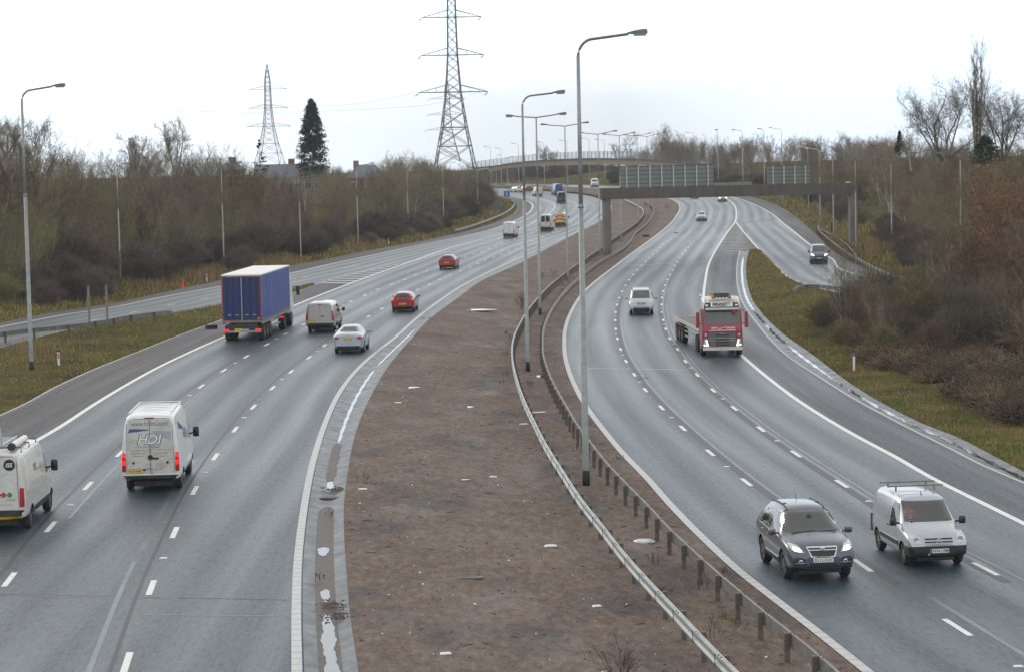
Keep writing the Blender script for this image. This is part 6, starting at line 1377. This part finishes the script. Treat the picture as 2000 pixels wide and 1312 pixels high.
# roof: screen, light bar, beacons
MB().box((-.62, 0, 3.62), (.05, .95, .34)).build('roof_screen', M['greyglass'], tk)
lb = MB(); lb.tube([(-.30, -.78, 3.22), (-.42, -.78, 3.62)], .035, 6); lb.tube([(-.30, .78, 3.22), (-.42, .78, 3.62)], .035, 6); lb.tube([(-.34, -.8, 3.38), (-.34, .8, 3.38)], .03, 6); lb.build('light_bar', M['chrome'], tk)
for y in (-.3, -.1, .1, .3): MB().lathe([(.02, 0), (.07, .02), (.075, .08), (.03, .1)], (-.36, y, 3.46), 10, 'x').build('spotlight', M['chrome'], tk)
for y in (-.52, .52): MB().lathe([(.09, 0), (.09, .16), (.07, .22), (.01, .24)], (-.42, y, 3.42), 10, 'z').build('beacon', M['amber'], tk, True)
for y in (-.55, .40): MB().lathe([(.1, 0), (.1, .07), (.06, .09), (.09, .10), (.09, .17), (.01, .19)], (-1.5, y, 3.58), 10, 'z').build('roof_beacon', M['amber'], tk, True)
ex = MB().box((-1.7, -1.18, 3.0), (.1, .1, 1.2)); MB().tube([(-2.45, -1.05, 1.2), (-2.45, -1.05, 3.5), (-2.55, -1.15, 3.62)], .07, 8).build('exhaust', M['chrome'], tk)
MB().box((-3.2, 0, .9), (4.6, .95, .28)).build('chassis', M['black'], tk); MB().box((-2.5, 0, 1.6), (.2, 1.6, .9)).build('cab_back', M['black'], tk)
for x in (-1.28,): axle(tk, x, .5, 1.02, .0, M['rim'], wid=.32)
for x in (-4.2, -5.4): axle(tk, x, .5, 1.0, .0, M['rim'], wid=.46)
hb = MB().lathe([(.10, -.02), (.12, .02), (.02, .04)], (.02, .72, 2.66), 10, 'x'); hb.build('red_mascot_lamp', M['red_lamp'], tk)
sv = Stub(); sv.root = tk; drop(sv, 1409, 694, -1.0, R2c, False, RW, .55)
# trailer: a part of the lorry, articulated behind it
tl = MB(); A = radians(3.9)
deck = MB().box((-6.6, 0, 0), (11.5, 2.5, .14)); 
def trl(name, mb, mat_):
    o = mb.build(name, mat_, tk); o.location = (-4.2, 0, 1.42); o.rotation_euler = (0, 0, A); return o
dk = MB().box((-5.0, 0, .0), (12.0, 2.50, .12)); trl('deck', dk, M['deck_board']); ed = MB()
for sg in (-1, 1): ed.box((-5.0, sg*1.262, -.02), (12.0, .03, .22))
ed.box((-11.0, 0, -.02), (.05, 2.5, .22)); trl('deck_edge', ed, PNT['dirty_white']); ch = MB()
for sg in (-1, 1): ch.box((-5., sg*.5, -.3), (11.6, .12, .5))
trl('trailer_frame', ch, M['black']); gd_ = MB()
for sg in (-1, 1): gd_.box((-4.2, sg*1.18, -.55), (4.0, .05, .08)); gd_.box((-4.2, sg*1.18, -.85), (4.0, .05, .08))
trl('side_guard', gd_, M['ladder']); hbd = MB().box((.95, 0, .5), (.08, 2.5, 1.0)); trl('headboard', hbd, PNT['crimson']); fl = MB()
for sg in (-1, 1): fl.box((-10.6, sg*1.05, -.7), (.04, .42, .7)); fl.box((-8.8, sg*1.05, -.30), (3.9, .40, .05))
trl('mudflap', fl, PNT['crimson'])
class F2: pass
for x in (-7.6, -8.9, -10.2):
    for sg in (-1, 1):
        f_ = F2(); f_.root = tk; f_.R = .48; ca, sa = cos(A), sin(A); X, Yq = x, sg*1.24; w_ = Veh.wheel(f_, -4.2+X*ca-Yq*sa, X*sa+Yq*ca, R=.48, w=.38, style=10); w_.rotation_euler = (0, 0, A)
# dark grey compact SUV
def prism(q, ax, s0, s1):
    """cutter: quad q in the plane, swept along the axis from s0 to s1"""
    v = []
    for s_ in (s0, s1):
        for a, b in q: v.append((s_, a, b) if ax == 'x' else (a, s_, b))
    o = mesh('cut', v, [(0, 1, 2, 3), (7, 6, 5, 4), (0, 4, 5, 1), (1, 5, 6, 2), (2, 6, 7, 3), (3, 7, 4, 0)], M['seat']); bm = bmesh.new(); bm.from_mesh(o.data); bmesh.ops.recalc_face_normals(bm, faces=bm.faces); bm.to_mesh(o.data); bm.free(); return o
def cabin(sts, x0, x1, dz, inset=.07):
    s_ = [(x, zs-dz, zs-dz+.12, max(zr-.06, zs-dz+.2), ws-inset, ws-inset, wr-inset*.8) for x, zb, zs, zr, wb, ws, wr in sts if x0 <= x <= x1]
    solid, _ = loft_mesh(s_, 1, (), [M['seat']]); o = bpy.data.objects.new('cut', solid); COL.objects.link(o); bm = bmesh.new(); bm.from_mesh(o.data); bmesh.ops.recalc_face_normals(bm, faces=bm.faces); bm.to_mesh(o.data); bm.free(); return o
def clear_glass():
    m, nt, b = new_mat('clear_vehicle_glass'); nt.nodes.remove(b); out = nt.nodes['Material Output']
    t = node(nt, 'ShaderNodeBsdfTransparent'); t.inputs[0].default_value = (.62, .70, .66, 1); g = node(nt, 'ShaderNodeBsdfGlossy', ins={'Roughness': .03}); fz = node(nt, 'ShaderNodeFresnel', ins={'IOR': 1.55}); mx = nt.nodes.new('ShaderNodeMixShader')
    k = math_(nt, 'ADD', math_(nt, 'MULTIPLY', fz.outputs[0], 1.5), .07, True)
    nt.links.new(k, mx.inputs[0]); nt.links.new(t.outputs[0], mx.inputs[1]); nt.links.new(g.outputs[0], mx.inputs[2]); nt.links.new(mx.outputs[0], out.inputs['Surface']); return m
M['clear'] = clear_glass()
def interior(v, xd, zd, W, dx=.0, wheel_y=.36):
    """dashboard, seats, steering wheel (driver on the right-hand side = -Y)"""
    MB().box((xd, 0, zd), (.32, W*1.9, .22), taper=.85).build('dashboard', M['black'], v.root)
    for sg in (-1, 1):
        m_ = MB(); m_.box((xd-1.0, sg*.36, zd-.22), (.5, .5, .16)); m_.box((xd-1.22, sg*.36, zd+.14), (.14, .5, .66), taper=.86); m_.box((xd-1.24, sg*.36, zd+.58), (.1, .26, .2)); m_.build('seat', M['seat'], v.root)
    s_ = MB(); n = 18; pts = [(xd-.30+.07*sin(2*pi*k/n)*-1, -wheel_y+.18*cos(2*pi*k/n), zd+.16+.17*sin(2*pi*k/n)) for k in range(n+1)]; s_.tube(pts, .016, 6, False); s_.tube([(xd-.3, -wheel_y-.17, zd+.16), (xd-.3, -wheel_y+.17, zd+.16)], .015, 5); s_.tube([(xd-.3, -wheel_y, zd+.16), (xd-.05, -wheel_y, zd+.05)], .03, 6); s_.build('steering_wheel', M['black'], v.root)
wsS = [(-.76, 1.13), (.76, 1.13), (.60, 1.575), (-.60, 1.575)]
swS = [[(-1.45, 1.10), (-.55, 1.07), (-.55, 1.50), (-1.2, 1.46)], [(-.47, 1.07), (.78, 1.06), (.30, 1.50), (-.47, 1.52)]]
carve = [cabin(SUV, -1.6, 1.05, .22), prism(wsS, 'x', .15, 2.6)]+[prism(q, 'y', sg*.35, sg*1.3) for q in swS for sg in (-1, 1)]
v = Veh('suv_car', 'dark grey compact SUV with lit headlights in the lane nearest the median', 'car', SUV, PNT['grey'], (1.28, -1.27), .35, .76, sub=2, carve=carve, clad=(M['black'], lambda c: c.z < .44 and c.x < 1.75 or c.z < .40))
wheels4(v, 1.28, -1.27, .80, .22, 5)
v.patch('windscreen', M['clear'], 'x', 1, wsS, .004, .03, 14, 8, thick=.002)
for q in swS:
    for sg in (-1, 1): v.patch('side_window', M['clear'], 'y', sg, q, .004, .02, 8, 5, thick=.002)
interior(v, .85, 1.0, .72)
for sg in (-1, 1):
    v.patch('window_trim', M['chrome'], 'y', sg, [(-1.5, 1.055), (.85, 1.02), (.85, 1.045), (-1.5, 1.08)], .012, 0, 12, 1); v.patch('cladding', M['black'], 'y', sg, [(-.85, .30), (.86, .30), (.86, .46), (-.85, .46)], .014, 0, 10, 2); v.patch('sill_strip', M['chrome'], 'y', sg, [(-.8, .455), (.82, .455), (.82, .475), (-.8, .475)], .02, 0, 10, 1)
    v.patch('door_handle', M['chrome'], 'y', sg, [(-.35, .90), (-.18, .90), (-.18, .925), (-.35, .925)], .03, .1); v.patch('door_handle', M['chrome'], 'y', sg, [(-1.15, .93), (-.98, .93), (-.98, .955), (-1.15, .955)], .03, .1)
    rr = MB(); rr.tube([(x_, sg*.50, v.hit('z', 1, x_, sg*.50)[0].z+dz_) for x_, dz_ in ((-1.5, .0), (-1.35, .035), (-.8, .035), (-.2, .035), (.1, .03), (.22, 0.))], .016, 6); rr.build('roof_rail', M['black'], v.root, True)
    hl = v.patch('headlight', M['clear_lamp'], 'x', 1, [(sg*.46, .74), (sg*.80, .82), (sg*.82, .97), (sg*.60, .92)], .012, .12, 8, 5); v.patch('lit_lens', M['head_lit'], 'x', 1, [(sg*.52, .775), (sg*.74, .80), (sg*.75, .90), (sg*.60, .87)], .024, .3, 5, 4, hl)
    v.patch('fog_surround', M['black'], 'x', 1, [(sg*.38, .42), (sg*.76, .42), (sg*.76, .66), (sg*.50, .64)], .010, .2, 6, 4)
    h, d = v.hit('x', 1, sg*.58, .53); m_ = MB().lathe([(.05, 0), (.055, .015), (.036, .018), (.03, .002)], (h.x, sg*.58, .53), 14, 'x'); m_.box((h.x+.01, sg*.58, .505), (.02, .30, .014)); m_.build('fog_light', M['chrome'], v.root); 
v.patch('grille', M['black'], 'x', 1, [(-.29, .66), (.29, .66), (.38, .87), (-.38, .87)], .010, .12, 10, 5); v.patch('grille_bar', M['chrome'], 'x', 1, [(-.38, .865), (.38, .865), (.39, .895), (-.39, .895)], .02, 0, 10, 1); v.patch('grille_bar', M['chrome'], 'x', 1, [(-.35, .805), (.35, .805), (.36, .825), (-.36, .825)], .02, 0, 10, 1)
for sg in (-1, 1): v.patch('grille_edge', M['chrome'], 'x', 1, [(sg*.28, .65), (sg*.31, .65), (sg*.41, .88), (sg*.385, .88)], .018, 0, 2, 4)
v.patch('grille_edge', M['chrome'], 'x', 1, [(-.30, .645), (.30, .645), (.30, .663), (-.30, .663)], .018, 0, 8, 1)
h, d = v.hit('x', 1, 0, .82); e = MB().lathe([(.065, .0), (.068, .02), (.052, .022), (.052, 0)], (h.x+.015, 0, .82), 18, 'x'); e.tube([(h.x+.03, -.05, .845), (h.x+.03, -.01, .80), (h.x+.03, .02, .84), (h.x+.03, .04, .80)], .010, 5); e.build('emblem', M['chrome'], v.root)
v.patch('lower_intake', M['black'], 'x', 1, [(-.40, .36), (.40, .36), (.36, .50), (-.36, .50)], .012, .05, 10, 3); v.patch('skid_plate', M['lamp_grey'], 'x', 1, [(-.50, .315), (.50, .315), (.46, .37), (-.46, .37)], .028, .0, 10, 2)
v.plate('DL15 FOH', M['plate_w'], 1, 0, .57, .025); v.mirrors(.72, .86, 1.10, .20, .17, PNT['grey'])
v.seam('z', 1, 1.15, .0, 1.16, .0, .004) if False else None
wp_ = MB(); wp_.tube([(1.13, -.60, 1.115), (1.08, .05, 1.155)], .012, 4); wp_.tube([(1.13, .05, 1.12), (1.05, .62, 1.155)], .012, 4); wp_.build('wiper', M['black'], v.root); MB().tube([(-.85, 0, 1.66), (-1.05, 0, 1.92)], [.012, .004], 5).build('aerial', M['black'], v.root); MB().lathe([(.03, 0), (.09, .05), (.02, .09)], (.55, 0, 1.42), 10, 'x').build('rear_view_mirror', M['black'], v.root)
v.both('tail_light', M['red_lamp'], [(.66, .92), (.86, .92), (.85, 1.1), (.70, 1.1)], .014, 'x', -1)
drop(v, 1600, 1131, 1.75, XRE, False, R1c, .52); v.root.scale = (1.05, 1.05, 1.07)
# silver small van with roof bars and driver
wsB = [(-.69, 1.17), (.69, 1.17), (.62, 1.68), (-.62, 1.68)]; swB = [[(-.02, 1.12), (.86, 1.10), (.45, 1.60), (-.02, 1.64)]]
carve = [cabin(BERL, -.5, 1.2, .24), cabin([(-.7,)+BERL[4][1:], (-.3,)+BERL[4][1:]]+[s_ for s_ in BERL if .0 < s_[0] < 1.1], -.8, 1.0, .40), prism(wsB, 'x', .25, 2.6)]+[prism(q, 'y', sg*.35, sg*1.3) for q in swB for sg in (-1, 1)]
v = Veh('small_van', 'small silver van with black bumper and two bare roof bars', 'van', BERL, PNT['silver'], (1.28, -1.40), .315, .72, sub=2, carve=[carve[0]]+carve[2:], clad=(M['black'], lambda c: c.z < .60 and c.x > 1.55))
bpy.data.objects.remove(carve[1])
wheels4(v, 1.28, -1.40, .76, .19, 7); v.patch('windscreen', M['clear'], 'x', 1, wsB, .004, .03, 14, 8, thick=.002)
for sg in (-1, 1):
    v.patch('side_window', M['clear'], 'y', sg, swB[0], .004, .02, 8, 5, thick=.002); v.patch('side_panel', PNT['silver'], 'y', sg, [(-1.75, 1.08), (-.22, 1.08), (-.22, 1.66), (-1.70, 1.66)], .010, .12, 8, 5); v.patch('rubbing_strip', M['black'], 'y', sg, [(-1.0, .50), (.88, .50), (.88, .62), (-1.0, .62)], .018, 0, 10, 2); v.patch('sill_strip', M['white'], 'y', sg, [(-1.0, .625), (.88, .625), (.88, .64), (-1.0, .64)], .016, 0, 10, 1)
    v.patch('door_handle', M['black'], 'y', sg, [(-.22, .92), (-.08, .92), (-.08, .96), (-.22, .96)], .02, .1); hl = v.patch('headlight', M['clear_lamp'], 'x', 1, [(sg*.46, .68), (sg*.78, .70), (sg*.78, .92), (sg*.52, .90)], .012, .14, 7, 5); h, d = v.hit('x', 1, sg*.62, .79); MB().lathe([(.02, 0), (.06, .01), (.075, .03)], (h.x+.005, sg*.62, .79), 12, 'x').build('reflector', M['chrome'], hl)
interior(v, .98, 1.02, .70)
v.patch('bumper', M['black'], 'x', 1, [(-.80, .34), (.80, .34), (.80, .62), (-.80, .62)], .022, .02, 14, 4, thick=.04); v.patch('grille', PNT['silver'], 'x', 1, [(-.42, .68), (.42, .68), (.42, .85), (-.42, .85)], .012, .05, 8, 3)
for z in (.71, .79): v.patch('grille_slot', M['black'], 'x', 1, [(-.40, z), (.40, z), (.40, z+.04), (-.40, z+.04)], .02, .05, 8, 1)
h, d = v.hit('x', 1, 0, .76); e = MB()
for z in (.73, .79): e.tube([(h.x+.03, -.08, z-.02), (h.x+.035, 0, z+.035), (h.x+.03, .08, z-.02)], .014, 5)
e.build('emblem', M['chrome'], v.root); v.plate('VF04 UPM', M['plate_w'], 1, .0, .49, .035, strip=True); v.mirrors(.92, .84, 1.16, .19, .22)
for x in (-1.2, -.35):
    m_ = MB(); m_.box((x, 0, 1.985), (.05, 1.62, .04)); 
    for sg in (-1, 1): m_.box((x, sg*.56, 1.91), (.05, .04, .14))
    m_.build('roof_bar', M['barrier_dark'], v.root)
wp_ = MB(); wp_.tube([(1.12, -.55, 1.165), (1.09, .02, 1.195)], .014, 4); wp_.tube([(1.12, .05, 1.165), (1.08, .55, 1.195)], .014, 4); wp_.build('wiper', M['black'], v.root); MB().tube([(.30, 0, 1.80), (.22, 0, 1.92)], [.02, .006], 5).build('aerial', M['black'], v.root)
h, d = v.hit('x', 1, -.25, .42); MB().lathe([(.03, 0), (.03, .03)], (h.x+.02, -.3, .40), 8, 'x').build('tow_cap', M['chrome'], v.root); MB().box((-1.98, -.82, .75), (.1, .1, .5)).build('rear_corner', M['black'], v.root)
drop(v, 1829, 1106, 1.75, R1c, False, R2c, .50)
def driver(van, xd, zd, y):
    """seated driver in an orange hi-vis jacket, hands on the wheel; one continuous skinned body"""
    J = [((-.0, 0, 0), .15), ((.02, 0, .22), .155), ((.04, 0, .42), .15), ((.05, 0, .50), .085), ((.06, 0, .58), .055), ((.08, 0, .66), .085), ((.09, 0, .76), .095), ((.08, 0, .84), .06)]
    E_ = [(i, i+1) for i in range(7)]
    for sg in (-1, 1):
        b = len(J); J += [((.05, sg*.17, .43), .075), ((.17, sg*.25, .22), .055), ((.44, sg*.17, .30), .04), ((.52, sg*.16, .33), .034)]; E_ += [(2, b), (b, b+1), (b+1, b+2), (b+2, b+3)]
        c = len(J); J += [((.12, sg*.10, -.02), .095), ((.42, sg*.13, .02), .075), ((.55, sg*.13, -.28), .05)]; E_ += [(0, c), (c, c+1), (c+1, c+2)]
        w0 = b+3
        for k in range(5):
            q = len(J); oy = sg*.16+(k-1.5)*.016 if k < 4 else sg*.16-sg*.035; J += [((.555, oy, .345), .010), ((.585, oy, .325), .009), ((.575, oy, .30), .008)]; E_ += [(w0, q), (q, q+1), (q+1, q+2)]
    me = bpy.data.meshes.new('person'); me.from_pydata([p for p, r in J], E_, []); o = bpy.data.objects.new('person', me); COL.objects.link(o)
    md = o.modifiers.new('k', 'SKIN'); sk = me.skin_vertices[0].data
    for i, (p, r) in enumerate(J): sk[i].radius = (r, r)
    sk[0].use_root = True; s2 = o.modifiers.new('s', 'SUBSURF'); s2.levels = 1; s2.render_levels = 1
    bpy.context.view_layer.update(); res = bpy.data.meshes.new_from_object(o.evaluated_get(DG())); bpy.data.objects.remove(o)
    for m_ in (M['hivis'], M['skin'], M['hair'], M['seat'], M['reflect']): res.materials.append(m_)
    for p in res.polygons:
        c = p.center; p.use_smooth = True
        p.material_index = 2 if c.z > .72 and (c.x < .10 or c.z > .80) else 1 if c.z > .51 or (c.x > .48 and abs(c.y) < .3 and c.z > .22) else 3 if c.x > .1 and c.z < .12 else 4 if (abs(c.z-.2) < .03 or abs(abs(c.y)-.085) < .018 and c.z < .46) and c.x < .3 else 0
    o = obj('person', res); tag(o, 'driver in an orange hi-vis jacket at the wheel of the small silver van', 'person')
    mm = van.root.matrix_basis @ Matrix.Translation((xd, y, zd)); o.matrix_world = mm; return o
driver(v, .98-.93, 1.02-.10, -.36)
# ------------------------------------------------------------------ roadside bits
def thing_at(mb, name, mat_, px, py, label, cat, group=None, rz=0., up=.0, smooth=False):
    o = mb.build(name, mat_, None, smooth); p = P(px, py); o.location = p+Vector((0, 0, up)); o.location.z = max(o.location.z, gz(p.x, p.y)+up if not (float(XCL(p.y)) < p.x < float(XRE(p.y))) else o.location.z); o.rotation_euler = (0, 0, rz); return tag(o, label, cat, group)
def marker(px, py, h, label, full):
    p = P(px, py); r = empty('marker_post', p); r.location.z = max(p.z, gz(p.x, p.y) if not full else p.z); tag(r, label, 'marker post', 'white marker posts on the verges'); MB().box((0, 0, h*.5), (.12, .05, h)).build('shaft', M['white'], r); MB().box((0, 0, h*.92), (.125, .055, h*.14)).build('band', M['blue_sign'] if full else M['ink'], r); MB().box((0, -.03, h*.62), (.06, .01, h*.3)).build('reflector', M['white'] if full else M['red_lamp'], r)
marker(115, 715, .95, 'white marker post with red reflector on the near left verge', 0); marker(404, 551, .95, 'white marker post beside the left slip road, left of the trailer', 0); marker(1668, 724, .95, 'white marker post with blue band on the right verge', 1); marker(759, 479, 1., 'distant white marker post on the left verge under the lamp posts', 0)
cn = MB().lathe([(.24, 0), (.24, .03), (.17, .03), (.04, .72), (.02, .75)], (0, 0, 0), 14, 'z'); thing_at(cn, 'traffic_cone', M['cone'], 356, 562, 'leaning orange traffic cone on the left slip road verge', 'traffic cone').rotation_euler = (.15, .1, 0)
for x, y, l in ((175, 636, 'left bare timber post behind the dark crash barrier'), (210, 634, 'right bare timber post behind the dark crash barrier')): thing_at(MB().tube([(0, 0, -.2), (0, 0, 2.95)], .085, 8), 'timber_post', M['timber'], x, y+6, l, 'post', 'timber posts on the left island', up=0)
def tyre_mb(R=.42, w=.24): return MB().lathe([(R*.62, -w/2), (R*.95, -w/2), (R, -w*.3), (R, w*.3), (R*.95, w/2), (R*.62, w/2)], (0, 0, R*.0+w/2), 20, 'z')
thing_at(tyre_mb(), 'old_tyre', M['tyre'], 413, 642, 'discarded black tyre on the left hard shoulder behind the lorry', 'tyre', up=.02); thing_at(tyre_mb(.5, .3), 'old_tyre', M['tyre'], 1262, 463, 'dark discarded tyre lump beside the far median edge', 'tyre', up=.02)
thing_at(MB().lathe([(.32, .0), (.33, .02), (.26, .05), (.1, .06), (.01, .06)], (0, 0, 0), 20, 'z'), 'metal_disc', M['ladder'], 1258, 1058, 'shiny round metal dish lying between the two barriers', 'scrap metal', 'litter on the median', up=.02, smooth=True)
thing_at(MB().add([(-.3, 0, .0), (.25, -.1, .0), (.3, .25, .0), (-.3, 0, .03), (.25, -.1, .06), (.3, .25, .03)], [(0, 2, 1), (3, 4, 5), (0, 1, 4, 3), (1, 2, 5, 4), (2, 0, 3, 5)]), 'metal_shard', M['lamp_grey'], 922, 1131, 'grey triangular panel shard on the brown median', 'scrap metal', 'litter on the median', up=.02)
thing_at(MB().lathe([(.01, 0), (.2, .02), (.16, .05), (.01, .07)], (0, 0, 0), 12, 'z'), 'crushed_can', M['ladder'], 1076, 1068, 'small silver scrap of metal left of the median barrier', 'scrap metal', 'litter on the median', up=.02)
for x, y, w, l in ((1051, 806, .75, 'white strip of litter beside the bright barrier'), (708, 956, .3, 'white scrap near the drain grate'), (777, 787, .32, 'white scrap on the middle of the median'), (602, 506, 1.1, 'white plastic sheet on the left verge beyond the trailer'), (1166, 1185, .22, 'white scrap beside the reddish sapling'), (871, 1278, .25, 'white scrap at the bottom of the median'), (963, 932, .26, 'pale wrapper on the median left of the barriers'), (1023, 829, .4, 'pale strip of litter left of the barrier')):
    thing_at(MB().box((0, 0, .02), (w, .12+w*.12, .03), taper=.8), 'litter', M['white'], x, y, l, 'litter', 'litter on the median', rz=rnd.uniform(-.3, .3), up=.02)
mb = MB(); rg = random.Random(3)
for _ in range(130):
    py = 430+880*rg.random()**.8; t = rg.random(); p0 = P(1000, py); Y = p0.y; x = float(XCL(Y))+.3+(float(XRE(Y)-XCL(Y))-.6)*t; s_ = rg.choice((.012, .014, .018, .024, .04)); mb.box((x, Y, float(zg(x, Y))+.03), (s_*rg.uniform(1, 2.4), s_, .025), rg.uniform(0, 3), taper=.7)
tag(mb.build('litter_specks', M['white']), 'tiny pale scraps and stones scattered over the brown median', 'litter', None, 'stuff')
mb = MB()
for _ in range(420):
    py = 430+880*rg.random()**.8; t = rg.random(); Y = P(1000, py).y; x = float(XCL(Y))+.1+(float(XRE(Y)-XCL(Y))-.2)*t; s_ = rg.choice((.03, .04, .06, .2)); mb.box((x, Y, float(zg(x, Y))+.03), (s_*rg.uniform(1, 2.), .02, .02), rg.uniform(0, 3), taper=.7)
for cx, cy, n, w in ((735, 943, 70, .8), (655, 955, 50, .45), (668, 1202, 60, .4), (645, 1180, 40, .3), (850, 622, 40, 1.5), (1090, 720, 25, .5), (1255, 738, 20, .4)):
    p = P(cx, cy)
    for _ in range(n):
        x, Y = p.x+rg.gauss(0, w*.5), p.y+rg.gauss(0, .35); mb.box((x, Y, float(zg(x, Y))+.0+.02*rg.random()), (.16*rg.random()+.03, .025, .02), rg.uniform(0, 3))
tag(mb.build('dead_sticks', M['weed']), 'dark twigs and dead leaves strewn over the median and channel', 'debris', None, 'stuff')
p = P(652, 968); gt = empty('drain_grate', (p.x, p.y, p.z-.06)); tag(gt, 'black iron drain grate in the left concrete channel', 'drain grate'); MB().box((0, 0, .0), (.95, .55, .04)).build('frame', M['black'], gt); gb = MB()
for k in range(11): gb.box((-.40+k*.08, 0, .035), (.035, .46, .03))
gb.build('bars', M['barrier_dark'], gt)
p = P(990, 393); sg_ = empty('blue_road_sign', P(990, 393)); tag(sg_, 'small blue road sign by the far left bend', 'road sign'); MB().box((0, 0, 1.6), (1.35, .06, 1.25)).build('panel', M['blue_sign'], sg_)
t_ = text_obj('i', 1., None, 0, .03)
for q in t_.vertices: q.co = Vector((q.co.x, -.045, 1.6+q.co.y))
obj('lettering', t_, M['white_ink'], sg_)
for x in (-.4, .4): MB().tube([(x, .05, -.1), (x, .05, 1.6)], .04, 6).build('post', M['galv_pole'], sg_)
MB_ = MB().box((0, 0, .9), (.32, .2, 1.9)); thing_at(MB_, 'control_cabinet', M['black'], 1625, 462, 'narrow black roadside cabinet left of the right gantry leg', 'cabinet')
MB_ = MB().box((0, 0, .8), (2.6, .1, 1.9)); thing_at(MB_, 'hut_panel', M['concrete'], 972, 415, 'pale concrete panel on the left bank by the far bend', 'wall panel')
# ------------------------------------------------------------------ air, sky and light
HAZE = True
if HAZE:
    hz = MB().box((0, 1000, 24.5), (2400, 2300, 52)).build('haze', None); hm = bpy.data.materials.new('haze_air'); hm.use_nodes = True; nt = hm.node_tree
    nt.nodes.clear(); out = nt.nodes.new('ShaderNodeOutputMaterial'); pv = node(nt, 'ShaderNodeVolumePrincipled', ins={'Color': (.93, .96, 1, 1), 'Density': .00013, 'Anisotropy': .2}); nt.links.new(pv.outputs[0], out.inputs['Volume'])
    hz.data.materials.clear(); hz.data.materials.append(hm); hz['kind'] = 'stuff'
w = bpy.data.worlds.new('World'); SC.world = w; w.use_nodes = True; nt = w.node_tree; bg = nt.nodes['Background']
EL, AZ = radians(24), radians(-38)
sky = node(nt, 'ShaderNodeTexSky', sky_type='NISHITA'); sky.sun_disc = False; sky.sun_elevation = EL; sky.sun_rotation = AZ; sky.air_density = 1.; sky.dust_density = 3.
dr = coords(nt, 'Generated'); sep = node(nt, 'ShaderNodeSeparateXYZ'); nt.links.new(dr, sep.inputs[0])
n1 = noise(nt, mapping(nt, dr, (3.2, 3.2, 13.), (.35, 0, .1)), 1.6, 6, .55, .3)
low = ramp(nt, sep.outputs[2], [(.0, 1.), (.030, .95), (.055, .0)])
side = ramp(nt, sep.outputs[0], [(.0, .55), (.06, 1.), (.3, .75)])          # greyer bank of cloud ahead and to the right
side2 = ramp(nt, math_(nt, 'ADD', sep.outputs[0], .2), [(.02, .1), (.19, .85), (.25, 1.), (.33, .45), (.5, .3)])
bank_ = math_(nt, 'MULTIPLY', math_(nt, 'MULTIPLY', low, side2), ramp(nt, n1, [(.32, .35), (.55, 1.)]))
lowc = ramp(nt, sep.outputs[2], [(.06, 1.), (.42, 0.)])
cloud = mixc(nt, lowc, (11.6, 11.3, 10.9), (10.7, 13.1, 15.6)); cloud = mixc(nt, ramp(nt, n1, [(.35, 0.), (.75, .6)]), cloud, (15.5, 15.4, 15.2))
cloud = mixc(nt, bank_, cloud, (7.9, 8.7, 9.5))
zen = ramp(nt, sep.outputs[2], [(.25, 0.), (.9, 1.)])
cloud = mixc(nt, zen, cloud, (8.4, 8.4, 8.4))
nt.links.new(mixc(nt, .92, sky.outputs[0], cloud), bg.inputs['Color']); bg.inputs['Strength'].default_value = .1
sl = bpy.data.lights.new('sun', 'SUN'); so = bpy.data.objects.new('sun', sl); COL.objects.link(so)
sl.energy = .7; sl.angle = radians(14); sl.color = (1, .95, .87)
# Nishita rotation: 0 = +Y, positive turns clockwise seen from above
sd = Vector((sin(AZ)*cos(EL), cos(AZ)*cos(EL), sin(EL))); so.rotation_euler = sd.to_track_quat('Z', 'Y').to_euler(); so.location = (0, 0, 60)
SC.view_settings.view_transform = 'Standard'; SC.view_settings.look = 'None'; SC.view_settings.exposure = .12; SC.view_settings.gamma = 1
SC.cycles.max_bounces = 6; SC.cycles.diffuse_bounces = 2; SC.cycles.glossy_bounces = 3; SC.cycles.transparent_max_bounces = 8; SC.cycles.volume_bounces = 0
